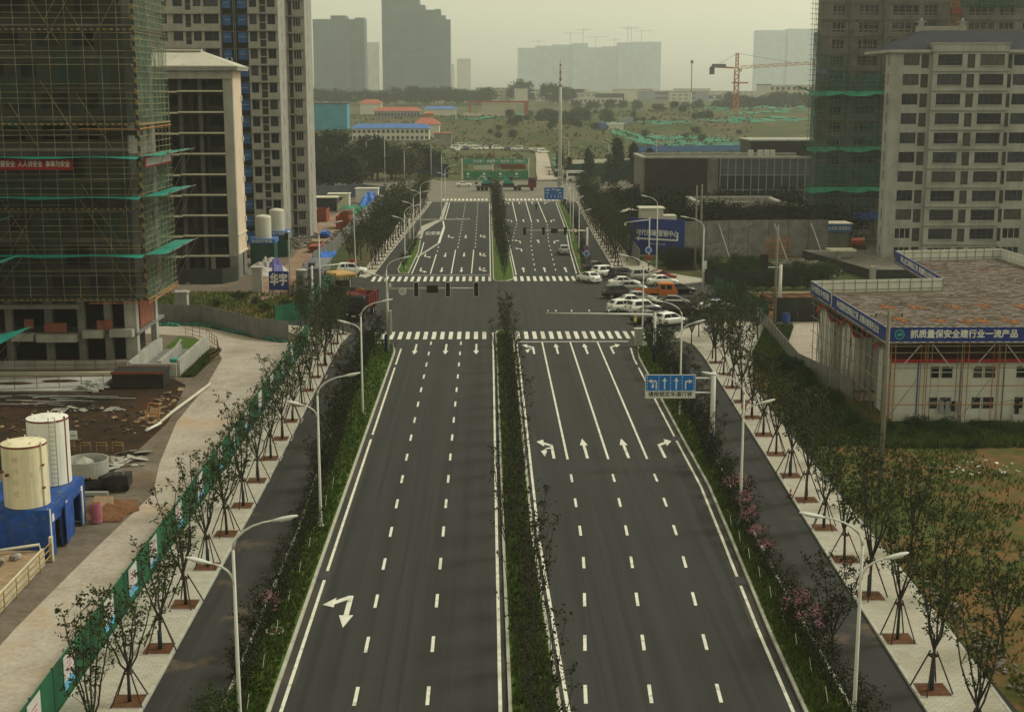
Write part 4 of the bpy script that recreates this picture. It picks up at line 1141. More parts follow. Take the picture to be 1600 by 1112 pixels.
# ------------------------------------------------------------------ left: open-fronted block with pale hipped roof
t = thing('unfinished_block', 'open-fronted concrete block with pale hipped roof behind the left scaffolding', 'building', (-45,209,0))
for k in range(10):
    z = 0.35+3.0*k
    pbox('floor_slab', t, 'slab_cream', -44.6, -37.95, 202.4, 202.95, z, z+0.22)
    pbox('floor_slab', t, 'slab_cream', -62, -44.62, 202.0, 202.95, z-0.12, z+0.10)
    pbox('inner_floor', t, 'concrete_dark', -62, -38, 202.97, 209.8, z-0.1, z+0.15)
    if k < 9 or True:
        b_ = B(); rr = random.Random(50+k)
        facade(b_, -62, -38, 205.2, 205.4, z+0.15, z+2.9, [(-60,-57.5,z+.9,z+2.5),(-54,-52,z+.9,z+2.5),(-49.5,-47.5,z+.9,z+2.6),(-46.2,-43.6,z+1.0,z+2.5),(-42.9,-41.0,z+.15,z+2.6),(-40.6,-38.6,z+1.0,z+2.5)])
        b_.obj('back_wall', 'block_wall', t)
        pbox('parapet', t, 'interior_dark', -62, -42.9, 203.6, 203.75, z+0.15, z+1.0)
for x in (-56,-50,-44.6,-41.7): pbox('column', t, 'concrete_dark', x, x+0.55, 203.1, 203.6, 0, 30)
pbox('column', t, 'concrete', -40.7, -40.1, 202.7, 203.1, 0.6, 3.4)
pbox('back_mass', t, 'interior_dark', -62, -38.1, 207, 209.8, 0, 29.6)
pbox('end_pier', t, 'render_l', -37.95, -36.6, 202.6, 203.4, 3.4, 30.4); pbox('end_pier', t, 'concrete', -37.9, -36.65, 202.65, 203.4, 0, 3.4)
pbox('end_wall', t, 'plaster_pink', -36.95, -36.6, 203.4, 209.9, 3.7, 30.4); pbox('end_wall', t, 'concrete', -36.9, -36.62, 203.4, 206.2, 0, 3.7)
pbox('end_wall', t, 'concrete', -36.9, -36.62, 207.6, 209.9, 0, 3.7)
for k in (1,2): pbox('string_course', t, 'slab_cream', -36.6, -36.45, 202.5, 210.0, 3.6+2.75*(k-1), 3.85+2.75*(k-1))
for k in range(8): pbox('bracket', t, 'slab_cream', -36.6, -36.42, 209.2, 209.7, 5+3*k, 5.8+3*k)
B().b(-62,-35.6,201.6,211,30.4,30.75).b(-62,-35.5,201.4,211.1,30.75,31.0).obj('eaves', 'concrete_pale', t)
pbox('frieze', t, 'concrete_pale', -62, -36.7, 202.3, 202.59, 29.2, 30.4)
B().poly([(-62,201.4,31.02),(-35.7,201.5,31.02),(-41.4,206.2,33.2),(-62,206.2,33.2)]).poly([(-35.7,201.5,31.02),(-35.7,211.0,31.02),(-41.4,206.4,33.2),(-41.4,206.2,33.2)]).poly([(-35.7,211.0,31.02),(-62,211.2,31.02),(-62,206.4,33.2),(-41.4,206.4,33.2)]).obj('roof', 'roof_pale', t)
B().b(-62,-41.5,205.8,206.8,33.2,33.5).obj('ridge_cap', 'roof_pale', t)
for x in (-37.2,-36.5): pbox('roof_post', t, 'sign_white', x, x+0.08, 202.5, 202.58, 31.3, 32.2)

# ------------------------------------------------------------------ left: tall apartment tower behind
t = thing('apartment_tower', 'tall grey unfinished apartment tower with rows of dark windows on the left', 'building', (-46,262,0))
NF = 16
bw2 = B()
bw = B()
for k in range(NF):
    z = -1.0+3.0*k
    zl, zh = z+1.25, z+2.9
    ops = [(-58.0,-56.7,zl,zh),(-55.6,-53.9,zl,zh),(-53.4,-52.4,zl-.6,zh),(-52.0,-50.6,zl,zh),(-50.1,-47.5,zl,zh)]
    facade(bw, -66, -47.2, 252.0, 252.3, z, z+3.0, ops)
    for j, (a, c, za, zb) in enumerate(ops):
        if j == 2: pbox('service_niche', t, 'louvre', a, c, 252.5, 252.6, za, zb); pbox('niche_shelf', t, 'concrete', a, c, 252.02, 252.5, za+0.9, za+1.0)
        else: window(t, a, c, za, zb, 252.45 if j < 4 else 252.9, nv=2, rail=0.0 if j < 4 else 0.4)
    ops = [(-42.0,-40.7,zl-.1,zh),(-40.2,-39.1,zl-1.0,zh),(-38.8,-37.4,zl-.1,zh)]
    facade(bw2, -42.3, -36.9, 252.0, 252.3, z, z+3.0, ops)
    for j, (a, c, za, zb) in enumerate(ops):
        if j == 1: pbox('service_niche', t, 'louvre', a, c, 252.6, 252.7, za, zb); pbox('niche_shelf', t, 'concrete_pale', a, c, 252.02, 252.6, za+1.2, za+1.32)
        else: window(t, a, c, za, zb, 252.45, nv=2)
    pbox('floor_ledge', t, 'concrete', -66, -47.3, 251.55, 252.0, z+2.9, z+3.02); pbox('floor_ledge', t, 'concrete', -42.5, -37.0, 251.4, 252.0, z+2.9, z+3.05)
    facade(bw2, 252.3, 262.4, -37.2, -36.9, z, z+3.0, [(256.2,256.7,zl,zh)], 'y')
    pbox('slit_window', t, 'glass', -37.15, -37.1, 256.2, 256.7, zl, zh)
    ops = [(-36.6,-35.9,zl-1.0,zh),(-35.7,-34.3,zl,zh)]
    facade(bw2, -36.9, -33.5, 262.4, 262.7, z, z+3.0, ops)
    pbox('service_niche', t, 'louvre', -36.6,-35.9,262.9,263.0,zl-1.0,zh); window(t, -35.7,-34.3,zl,zh,262.85,nv=3,frame='galv')
    pbox('floor_ledge', t, 'concrete', -37.0,-33.7,261.9,262.4,z+2.9,z+3.05)
    facade(bw2, 262.7, 273, -33.8, -33.5, z, z+3.0, [(266.5,267,zl,zh)], 'y')
    pbox('slit_window', t, 'glass', -33.75, -33.7, 266.5, 267, zl, zh)
    for a, c in ((-47.0,-45.5),(-44.3,-42.6)):
        pbox('blue_guard', t, 'blue_cage', a, c, 253.0, 253.1, z+1.0, z+2.75); pbox('guard_rail', t, 'galv', a+.2, c-.2, 252.9, 252.97, z+1.95, z+2.02)
    pbox('landing', t, 'scaffold_grey', -47.1, -42.4, 253.2, 255, z+2.9, z+3.0)
bw.obj('wall', 'render_l', t); bw2.obj('wall', 'render_l', t)
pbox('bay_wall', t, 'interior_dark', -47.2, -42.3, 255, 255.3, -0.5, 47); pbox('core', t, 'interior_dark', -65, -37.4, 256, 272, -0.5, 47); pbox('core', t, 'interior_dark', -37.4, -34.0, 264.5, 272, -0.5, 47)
for x in (-47.15,-45.0,-44.7,-42.4): pole('hoist_mast', t, 'scaffold_grey', (x,252.7,0), (x,252.7,47), 0.08)

# ------------------------------------------------------------------ right: netted tower behind
t = thing('concrete_tower', 'grey concrete tower with window rows inside green nets on the right', 'building', (80,262,0))
OPS1 = [(63.4,65.7),(68.2,71.9),(74.3,79.1),(80.0,82.5),(88.3,92.9),(93.9,96.7),(98.2,101.5)]
bw = B()
for k in range(16):
    z = 1.2+3.0*k
    ops = [(a, c, z+0.75, z+2.55) for a, c in OPS1]
    facade(bw, 61.5, 104, 254.0, 254.3, z, z+3.0, ops)
    for a, c, za, zb in ops: window(t, a, c, za, zb, 254.45, nv=4 if c-a > 3 else 3, rail=0.3, frame='white_frame' if k > 10 or k == 0 else 'galv')
    pbox('floor_ledge', t, 'concrete', 61.3,104,253.7,254.0,z+2.85,z+3.0)
bw.obj('wall', 'render_dull', t)
pbox('side_wall', t, 'render_dull', 61.3, 61.5, 254.0, 256.6, 0, 49); pbox('core', t, 'interior_dark', 62, 103.5, 255.6, 256.6, 0, 49); pbox('core', t, 'render_dull', 66, 103.5, 256.6, 270, 0, 49); pbox('plinth', t, 'concrete', 61.2, 104, 253.8, 254.0, 0, 1.2)
for x in (66.8,73.0,86.5): pbox('pier', t, 'concrete', x-0.4, x+0.4, 253.4, 253.98, 1.2, 49)
ts = thing('scaffolding', 'scaffolding with teal safety nets and hazard boards on the right tower', 'scaffolding', (75,252.6,0))
scaffold(ts, 59.3, 100.5, 6.0, 49, 252.6, 1.5, 0.9, 'scaffold_grey', 0.04, 26)
scaffold_side(ts, 252.6, 256.2, 6.0, 49, 60.6, 1.2, 0.9, 'scaffold_grey', 0.04, 8)
for (xa, xb, za, zb, m) in ((60.5,66.6,24,34,'net_teal'),(66.8,77.5,24,30.5,'net_teal'),(60.5,77.5,15,23.6,'net_teal'),(60.5,77.5,6,14.6,'net_teal'),(77.5,100.5,6,30,'net_brown'),(60.5,100.5,34,49,'net_brown'),(66.8,100.5,30.6,34,'net_brown'),(77.5,84,37.2,39.2,'net_teal'),(74,79,33.4,35,'net_teal'),(88,97,32.6,35.5,'net_teal'),(86,100,42.2,44,'net_teal')):
    B().quad((xa,252.75,za),(xb,252.75,za),(xb,252.75,zb),(xa,252.75,zb)).obj('safety_net', m, ts)
B().quad((60.5,252.7,6),(60.5,256.2,6),(60.5,256.2,38),(60.5,252.7,38)).obj('safety_net', 'net_teal', ts)
for z in (38.2,22.0): pbox('hazard_board', ts, 'hazard', 60.4, 100.5, 252.40, 252.45, z, z+0.16)
for x in (63.2,72.8): pbox('hazard_post', ts, 'hazard_v', x, x+0.14, 252.36, 252.42, 6, 34)
for z in (27.0,17.0,9.6):
    b_ = B()
    for i in range(16):
        xa, xb = 59.0+i*1.2, 59.0+(i+1)*1.2
        sg = lambda x: 0.22*math.sin(x*0.9)+0.1*math.sin(x*3.3)
        b_.quad((xa,252.3,z+0.45),(xb,252.3,z+0.45),(xb,250.9,z-0.35+sg(xb)),(xa,250.9,z-0.35+sg(xa)))
    b_.obj('awning_net', 'net_ground', ts)
    B().quad((60.3,252,z+0.2),(57.4,252,z+1.3),(57.4,256,z+1.3),(60.3,256,z+0.2)).obj('awning_net', 'net_ground', ts)
    for y in (252.5,255.8): pole('awning_strut', ts, 'scaffold_grey', (57.5,y,z+1.25), (60.3,y,z-3), 0.05)
b_ = B()
for i in range(18):
    xa, xb = 62.2+i*0.85, 62.2+(i+1)*0.85
    b_.quad((xa,252.2,5.4),(xb,252.2,5.4),(xb,252.1,4.1+0.18*math.sin(xb*2.3)),(xa,252.1,4.1+0.18*math.sin(xa*2.3)))
b_.obj('blue_skirt', 'blue_sheet', ts)
for z in (30.4,):
    pbox('lavender_board', ts, 'bluegrey_panel', 60.3, 62.3, 252.3, 252.4, z, z+1.0)
for (x, z) in ((73.6,30.6),(73.2,20.2)): B().quad((x,252.3,z),(x+1.8,252.3,z),(x+1.8,252.3,z+1.0),(x,252.3,z+1.0)).obj('blue_sheet', 'blue_tarp', ts)
hm = thing('hoist_mast', 'orange lattice construction hoist climbing the right netted tower', 'hoist', (84.6,251.6,0))
for dx in (0,1.3):
    for dy in (0,1.0): pole('mast_post', hm, 'scaffold_orange', (84+dx,251.3+dy*.6,6), (84+dx,251.3+dy*.6,49), 0.07)
for k in range(28): pole('lattice_bar', hm, 'scaffold_orange', (84,251.3,7+1.5*k), (85.3,251.3,8.5+1.5*k) if k % 2 else (85.3,251.3,7+1.5*k), 0.05)
pbox('cage', hm, 'rust_red', 83.8, 85.5, 250.2, 251.2, 40.9, 42.2)

# ------------------------------------------------------------------ right: grey block with slate roof
t = thing('apartment_block', 'grey rendered apartment block with slate hipped roof on the right', 'building', (76,221,0))
SEG = [(65.2,67.7,'w'),(68.0,69.2,'l'),(70.3,74.1,'b'),(74.9,76.1,'l'),(76.9,80.7,'b'),(81.5,82.2,'l'),(82.5,85.3,'w'),(86.2,87.2,'l'),(87.6,90.0,'w')]
bl = B(); bb = B(); br = B()
for k in range(11):
    z = 0.5+3.0*k
    zl, zh = z+0.85, z+2.55
    def ops_in(a, c): return [(s[0], s[1], zl-(0.4 if s[2]=='l' else 0), zh) for s in SEG if a <= s[0] and s[1] <= c]
    facade(bl, 63.4, 69.55, 215.9, 216.2, z, z+3.0, ops_in(63,69.5))
    facade(bb, 69.55, 81.25, 215.0, 215.3, z, z+3.0, ops_in(69.5,81.2))
    facade(br, 81.25, 92, 215.9, 216.2, z, z+3.0, ops_in(81.2,93))
    facade(bl, 216.2, 219.2, 63.4, 63.7, z, z+3.0, [(217.3,217.95,zl,zh)], 'y')
    pbox('slit_window', t, 'glass', 63.62, 63.66, 217.3, 217.95, zl, zh)
    for a, c, kd in SEG:
        y = 215.2 if 69.5 < a < 81.2 else 216.1
        if kd == 'l': pbox('louvre_panel', t, 'louvre', a, c, y, y+0.05, zl-0.4, zh)
        else: window(t, a, c, zl, zh, y, nv=4 if kd == 'b' else 3, rail=0.32 if kd == 'b' else 0, frame='white_frame' if k == 0 or (k < 2 and kd == 'w') else 'dark_frame', glass='glass')
    pbox('floor_ledge', t, 'concrete', 69.4,81.4,214.85,215.0,z+2.86,z+3.0)
    for s in SEG:
        if s[2] == 'b': pbox('sill', t, 'concrete_pale', s[0]-0.1,s[1]+0.1,214.82,214.99,zl-0.10,zl)
bl.obj('wall', 'render_grey', t); bb.obj('bay_wall', 'render_grey', t); br.obj('wall', 'render_grey', t)
pbox('core', t, 'interior_dark', 64.2, 91.8, 217.9, 219.0, 0.5, 33); pbox('core', t, 'interior_dark', 67, 91.8, 219.0, 228, 0.5, 33); pbox('back_wall', t, 'render_grey', 66.6, 67, 219.2, 228, 0, 33.4)
pbox('bay_side', t, 'render_grey', 69.55, 69.75, 215.31, 215.9, 0.5, 33.5); pbox('plinth', t, 'concrete', 63.3, 92, 215.95, 216.2, 0, 0.5); pbox('bay_plinth', t, 'concrete', 69.5, 81.3, 215.05, 215.3, 0, 0.5)
B().b(62.6,69.4,215.2,229,33.3,33.75).b(81.4,92.5,215.2,229,33.3,33.75).obj('eaves', 'concrete_pale', t)
pbox('bay_parapet', t, 'render_grey', 69.42, 81.38, 214.9, 216.4, 33.5, 34.6); pbox('parapet_coping', t, 'concrete_pale', 69.3, 81.5, 214.75, 216.5, 34.6, 34.8)
B().poly([(62.8,215.4,33.77),(92.5,215.4,33.77),(92.5,221.6,36.9),(69.6,221.6,36.9)]).poly([(62.8,215.4,33.77),(69.6,221.6,36.9),(69.6,222.2,36.9),(62.8,228.8,33.77)]).poly([(62.8,228.8,33.77),(69.6,222.2,36.9),(92.5,222.2,36.9),(92.5,228.8,33.77)]).obj('roof', 'roof_slate', t)
pbox('ridge_wall', t, 'concrete_pale', 69.0, 77.0, 222.4, 223.0, 35.6, 37.6)
for x in (69.7,76.3):
    B().b(x-0.35,x+0.35,222.2,222.9,37.6,38.2).b(x-0.6,x+0.6,222,223.1,38.2,38.4).obj('chimney', 'concrete_pale', t); B().lathe([(0.2,0),(0.25,0.2),(0.02,0.5)], (x,222.5,38.4), 8).obj('finial', 'concrete_pale', t)

# ------------------------------------------------------------------ right: three prefab dormitories under a scaffolded crash deck
for i, (ya, yb) in enumerate(((111.6,117.2),(123.6,129.0),(132.2,138.0))):
    t = thing('site_dormitory', ['white two-storey prefab dormitory nearest the camera with laundry at its windows','white prefab dormitory gable end in the middle of three under the deck','white prefab dormitory gable end farthest back of three under the deck'][i], 'dormitory', (40,(ya+yb)/2,0), 'prefab dormitories under the crash deck')
    ym = (ya+yb)/2; xe = 62
    ops = []
    x = 37.3
    while x < xe-3: ops.append((x, x+2.0)); x += 3.64
    bw = B()
    if i == 0:
        for z0, z1 in ((0.1,2.75),(2.75,5.5)):
            facade(bw, 34.4, xe, ya, ya+0.12, z0, z1, [(a, c, z0+1.0, z0+2.1) for a, c in ops])
            for a, c in ops: window(t, a, c, z0+1.0, z0+2.1, ya+0.06, nv=2, rail=0.5, frame='white_frame', glass='glass')
    else: bw.b(34.4,xe,ya,ya+0.12,0.1,5.5)
    bw.b(34.4,xe,yb-0.12,yb,0.1,5.5); bw.obj('long_wall', 'white_panel', t)
    B().poly([(34.4,ya+0.12,0.1),(34.4,yb-0.12,0.1),(34.4,yb-0.12,5.5),(34.4,ym,6.55),(34.4,ya+0.12,5.5)]).obj('gable_wall', 'white_panel', t)
    B().poly([(34.0,ya-0.4,5.42),(xe,ya-0.4,5.42),(xe,ym,6.75),(34.0,ym,6.75)]).poly([(34.0,yb+0.4,5.42),(34.0,ym,6.75),(xe,ym,6.75),(xe,yb+0.4,5.42)]).obj('roof', 'roof_red_shaded', t)
    B().b(34.0,xe,ya-0.44,ya-0.38,5.2,5.5).obj('fascia', 'sign_red', t)
    B().poly([(34.05,ya-0.3,5.0),(34.05,ym,6.3),(34.05,yb+0.3,5.0),(34.05,yb+0.3,5.5),(34.05,ym,6.8),(34.05,ya-0.3,5.5)]).obj('gable_trim', 'sign_red', t)
    if i == 0:
        x = 34.5; kk = 0
        while x < xe: pbox('steel_post', t, 'blue_sheet' if kk % 2 else 'white_panel', x-0.05, x+0.05, ya-0.06, ya, 0.1, 5.5); x += 1.82; kk += 1
        pbox('floor_rail', t, 'white_panel', 34.4, xe, ya-0.04, ya-0.002, 2.7, 2.85)
        for x in (35.6,40.0,44.4,46.5,50): pbox('air_conditioner', t, 'lamp_white', x, x+0.85, ya-0.6, ya-0.15, 0.1, 0.7)
        for x in (38.2,38.7,39.2,39.7,44.6,47.8,48.3): pbox('laundry', t, random.choice(['sign_black','dark_cloth','poster','far_wall_blue']), x, x+0.35, ya-0.36, ya-0.32, 0.75+random.random()*.3, 1.9)
    else:
        for z in (1.4,4.0): pbox('gable_band', t, 'galv', 34.36, 34.398, ya+0.2, yb-0.2, z, z+0.06)
DZ = 7.15
t = thing('crash_deck', 'scaffolded deck of brown matting with blue slogan boards above the dormitories', 'scaffold deck', (45,130,0))
dk = [(32.9,109.9),(63.5,109.9),(63.5,166),(50.6,166),(49.6,163.8),(47.4,139.2),(33.2,137.4)]
B().prism(dk, DZ-0.12, DZ).obj('deck', 'rubble_deck', t)
b_ = B(); rr = random.Random(5)
for i in range(2600):
    x, y = 33.2+rr.random()*30, 110.4+rr.random()*54
    if y > 137 and x < 48.2+ (y-139)*0.09: continue
    b_.rb((x,y,DZ+0.02+rr.random()*.05), (0.3+rr.random()*0.7,0.08+rr.random()*0.14,0.03), rr.random()*0.9-0.2, rr.random()*.12)
stuff(b_.obj('loose_mats', 'rubble_deck', t))
b_ = B()
for (cx, cy) in ((38.4,128),(41.4,128.2),(44.8,128.2),(48,128.5),(51.5,128.5),(37.5,121),(40.8,120.6),(43.2,119.9),(44.8,120.2),(47,120),(50,121)):
    for q in range(22):
        a = rr.random()*6.28; r_ = rr.random()*0.75
        b_.rb((cx+r_*math.cos(a), cy+2.2*r_*math.sin(a), DZ+0.07), (0.5,0.1,0.05), rr.random()*3)
stuff(b_.obj('orange_offcuts', 'scaffold_orange', t))
def slogan(pts, name_mat, body, w_, flip=False, logo=False, inner='white_panel', h=1.22):
    (xa, ya), (xb, yb) = pts
    d = Vector((xb-xa, yb-ya)); L_ = d.length; ang = math.atan2(d.y, d.x); c = Vector(((xa+xb)/2,(ya+yb)/2)); n = Vector((d.y,-d.x)).normalized()
    o = B().rb((c.x,c.y,DZ+0.1+h/2), (L_,0.05,h), ang).obj('slogan_board', name_mat, t)
    B().rb((c.x-n.x*0.05,c.y-n.y*0.05,DZ+0.1+h/2), (L_,0.03,h), ang).obj('board_back', inner, o)
    if body: text(body, 0.72, 'sign_white', o, (c.x+n.x*0.034+(0.7*math.cos(ang) if logo else 0), c.y+n.y*0.034+(0.7*math.sin(ang) if logo else 0), DZ+0.1+h/2), rz=ang, width=w_, bold=0.03)
    return o, n, ang
o, n, ang = slogan(((32.9,109.75),(44.4,109.75)), 'blue_sign', '抓质量保安全建行业一流产品', 8.9, logo=True)
B().tube([(34.0,109.715,DZ+0.71),(34.0,109.705,DZ+0.71)], 0.42, 20).obj('logo_disc', 'logo_teal', o); B().tube([(34.0,109.70,DZ+0.71),(34.0,109.69,DZ+0.71)], 0.32, 20).obj('logo_ring', 'blue_sign', o)
B().poly([(33.75,109.68,DZ+0.65),(33.9,109.68,DZ+0.58),(34.2,109.68,DZ+0.62),(34.25,109.68,DZ+0.78),(34.1,109.68,DZ+0.88),(33.85,109.68,DZ+0.80)]).obj('logo_mark', 'logo_teal', o)
b_ = B(); x = 33.0
while x < 56: b_.b(x,x+0.35,109.68,109.71,DZ+1.32,DZ+1.36).b(x,x+0.35,109.68,109.71,DZ+0.06,DZ+0.10); x += 0.7
b_.obj('bulb_strip', 'sign_white', o)
slogan(((44.5,109.75),(56,109.75)), 'blue_sign', '安全第一预防为主综合治理', 9.5)
slogan(((33.1,128.2),(32.9,109.9)), 'blue_sign', '争创国家优质精品工程  发展永建领先企业', 14.5)
slogan(((33.25,137.3),(33.12,129.0)), 'blue_sign', '第一时间抓安全  第一责任保质量', 7.2)
slogan(((49.7,163.7),(47.4,139.2)), 'blue_sign', '精心施工铸精品工程  质量是企业的生命', 18)
for (a, c) in (((33.2,137.5),(47.4,139.3)),((49.7,163.9),(63.5,166.0)),((63.4,166),(63.4,112))):
    d = Vector((c[0]-a[0], c[1]-a[1])); ang = math.atan2(d.y,d.x); n_ = max(1, int(d.length/2.2)); 
    for i in range(n_):
        u = (i+0.5)/n_
        o = B().rb((a[0]+d.x*u, a[1]+d.y*u, DZ+0.72), (d.length/n_-0.04,0.05,1.25), ang).obj('parapet_panel', 'white_panel', t)
    for z in (0.35,1.05): pole('parapet_rail', t, 'scaffold_grey', (a[0],a[1]-0.12,DZ+z), (c[0],c[1]-0.12,DZ+z), 0.03)
    for i in range(n_*2+1):
        u = i/(n_*2); pole('parapet_post', t, 'scaffold_grey', (a[0]+d.x*u,a[1]+d.y*u-0.1,DZ), (a[0]+d.x*u,a[1]+d.y*u-0.1,DZ+1.35), 0.03)
x = 33.3; k = 0
while x < 57:
    for dx in (0,0.55): 
        for y in (110.0,111.1): pole('upright', t, 'scaffold_orange' if (k+int(dx*2)) % 2 else 'scaffold', (x+dx,y,-0.05), (x+dx,y,DZ), 0.035)
    pole('brace', t, 'galv', (x+0.6,109.95,DZ-0.2), (x+2.2,109.95,DZ-2.2), 0.045) if k % 2 else pole('brace', t, 'galv', (x+2.6,109.95,DZ-0.2), (x+0.8,109.95,DZ-2.4), 0.045)
    pole('brace', t, 'scaffold_grey', (x+0.3,109.97,1.0+(k%2)), (x+2.4,109.97,4.0-(k%2)*1.5), 0.03)
    x += 3.05; k += 1
for z in (1.9,3.5,5.0,6.3,6.85): pole('ledger', t, 'scaffold_orange' if z < 5 else 'scaffold', (33,109.9,z), (57,109.9,z), 0.035); pole('ledger', t, 'scaffold', (33.2,109.9,z), (33.3,137.2,z), 0.035)
y = 111.5
while y < 137:
    pole('upright', t, 'scaffold_grey', (33.3,y,-0.05), (33.3,y,DZ), 0.035); pole('upright', t, 'scaffold_orange' if int(y) % 3 == 0 else 'scaffold_grey', (33.9,y,-0.05), (33.9,y,DZ), 0.03); y += 1.75
for i in range(9): pole('brace', t, 'scaffold_grey', (33.25,111+i*2.9,0.2), (33.25,113+i*2.9,5.5) if i % 2 else (33.25,109.9+i*2.9,5.5), 0.03)

# ------------------------------------------------------------------ right: low dark sales hall
t = thing('sales_hall', 'low dark flat-roofed hall with blue glass front behind the bushes on the right', 'building', (55,308,0))
pbox('dark_wall', t, 'dark_stone', 34.9, 48.7, 300, 300.4, 0, 13.0); pbox('pilaster', t, 'concrete', 48.7, 51.0, 299.7, 300.4, 0, 12.9); pbox('pilaster', t, 'dark_stone', 50.95, 51.4, 300.0, 300.4, 0, 12.9)
b_ = B()
for i in range(13): b_.b(51.5+i*1.7-0.07,51.5+i*1.7+0.07,299.85,300.0,0.5,12.9)
for z in (3.0,6.1,9.3): b_.b(51.4,72,299.86,299.99,z,z+0.12)
for i in range(12):
    for (za, zb) in ((0.5,3.0),(3.12,6.1),(6.22,9.3)): pbox('pane', t, 'glass_blue', 51.57+i*1.7, 53.13+i*1.7, 300.0, 300.1, za, zb)
    pbox('spandrel_panel', t, 'bluegrey_panel', 51.57+i*1.7, 53.13+i*1.7, 299.9, 300.1, 9.42, 12.9)
b_.obj('mullions', 'galv', t)
pbox('left_wall', t, 'concrete', 34.6, 34.9, 299.8, 318, 0, 13.0); pbox('core', t, 'interior_dark', 35.2, 71.8, 300.8, 318, 0, 12.6)
b_ = B(); b_.b(34.3,72,299.5,300.5,13.0,13.4).b(34.3,35.2,300.5,318,13.0,13.4).b(35.2,72,317.2,318,13.0,13.4); b_.obj('roof_edge', 'concrete_pale', t); pbox('roof', t, 'concrete_dark', 35.2, 72, 300.5, 317.2, 12.6, 12.9)
pbox('upper_wall', t, 'dark_stone', 62, 80, 320, 334, 12.9, 16.0); pbox('upper_roof', t, 'concrete_pale', 61.5, 80.5, 319.5, 334.5, 16.0, 16.35); pbox('link_wall', t, 'dark_stone', 62, 80, 320.2, 334, 0, 12.85)
for x in (58.5,60.6,62.0,63.3): B().b(x,x+1.0,304,305.2,12.9,14.6).obj('roof_unit', 'lamp_white', t)
# ================================================================== fences, hoardings, site objects
def panel_fence(name, label, pts, h, m, pw, cat='fence', th=0.06, postm=None, z0=-0.05, wob=0.0, pn='panel', capm=None):
    t = thing(name, label, cat, (pts[0][0], pts[0][1], 0))
    for (xa, ya), (xb, yb) in zip(pts, pts[1:]):
        d = Vector((xb-xa, yb-ya)); n = max(1, int(d.length/pw+0.5)); ang = math.atan2(d.y, d.x)
        for i in range(n):
            u = (i+0.5)/n; rr = random.Random(i*7+int(xa*10))
            mt = Matrix.Translation((xa+d.x*u, ya+d.y*u, z0+h/2)) @ Matrix.Rotation(ang,4,'Z') @ Matrix.Rotation((rr.random()-.5)*wob,4,'X') @ Matrix.Diagonal((d.length/n-0.03, th, h, 1))
            link(pn, unit('box', m), t, mt)
            if postm:
                px, py = xa+d.x*i/n, ya+d.y*i/n
                pbox('post', t, postm, px-0.05, px+0.05, py-0.05, py+0.05, z0, z0+h+0.05)
    return t
# green hoarding along the left pavement with white posters
FX = -19.35
gf = panel_fence('green_hoarding', 'long dark green sheet fence with white posters along the left pavement', [(FX,30),(FX,100),(-19.75,150)], 2.3, 'green_fence', 3.0, postm='green_fence_dark')
for i, y in enumerate((54.6,59.6,66.4,71.2,75.9,82.6,89.2,96.2,101.4,108,115,122,129,136)):
    xx = FX+0.06 if y < 100 else FX+0.06-0.4*(y-100)/50
    p = B().b(xx,xx+0.02,y-0.85,y+0.85,0.55,2.15).obj('poster', 'poster', gf)
    B().b(xx+0.021,xx+0.026,y-0.85,y+0.85,0.55,0.85+0.12*(i%2)).obj('poster_strip', 'poster_blue', p)
    b_ = B()
    for k in range(3): b_.b(xx+0.021,xx+0.026,y-0.35,y+0.25+0.1*k,1.25+k*0.22,1.33+k*0.22)
    b_.obj('poster_print', 'poster_pink', p)
panel_fence('green_fence', 'green mesh fence along the left corner behind the dump truck', [(-25.2,161.8),(-21.9,166.6),(-22.4,199)], 2.3, 'green_fence', 2.5, postm='green_fence_dark')
panel_fence('grey_fence', 'grey panel fence curving along the pale site road on the left', [(-70,160.5),(-39,163.2),(-34.2,163.0),(-30.8,159.2),(-25.9,153.0),(-22.0,150.9)], 2.3, 'grey_hoarding', 2.1, postm='concrete')
b_ = B()
for i in range(30):
    rr = random.Random(i); u = i/29; x = -39+16*u; y = 162.4-11.2*max(0,(u-0.3)/0.7)
    b_.rb((x+rr.random()*.4, y-0.8+rr.random()*0.3, 0.05), (1.0,0.7,0.15), rr.random()*3, 0.3, 0.2)
stuff(tag(b_.obj('green_netting', 'net_ground'), 'crumpled teal netting lying along the foot of the grey fence', 'netting'))
panel_fence('green_fence', 'dark green mesh fence at the right end of the car park', [(31.6,185.6),(33.0,174),(34.4,163.2)], 2.5, 'green_fence', 2.4, postm='green_fence_dark')
panel_fence('grey_fence', 'low grey metal fence running from the pavement corner toward the dormitories', [(33.2,164.5),(31.2,133),(33.4,120.5)], 1.9, 'grey_hoarding', 2.4, postm='galv')
panel_fence('dark_hoarding', 'dark sheet hoarding at the back of the pale yard', [(35.2,162.8),(46,163.2)], 3.0, 'dark_hoarding', 2.7)
panel_fence('dark_wall', 'dark low wall below the green bank beyond the car park', [(31.8,197.5),(34.2,194),(44.2,194)], 2.1, 'dark_hoarding', 2.5)
t = thing('white_sign', 'small white slanted board on the end of the dark wall', 'sign', (32,197,0)); B().rb((31.9,196.9,2.4),(1.3,0.1,1.6),0.9).obj('board','galv',t); pbox('post',t,'galv',31.85,31.95,196.9,197,0,2.2)
panel_fence('grey_hoarding', 'tall grey striped hoarding wall right of the blue billboard', [(33.0,226.5),(41,228.8),(58,229.5)], 6.2, 'stripe_wall', 3.6, postm='concrete_dark')
b_ = B()
rr = random.Random(3)
for i in range(46):
    x = 36.2+rr.random()*9.5 if i < 45 else 49.4+rr.random()*1.2; z = 0.8+rr.random()*4.8
    L_ = 0.3+rr.random()*0.9
    b_.rb((x,227.35+0.22*(x-33)/8 if x < 41 else 228.6,z),(L_,0.03,0.03+0.06*rr.random()),0.05,0,-0.6)
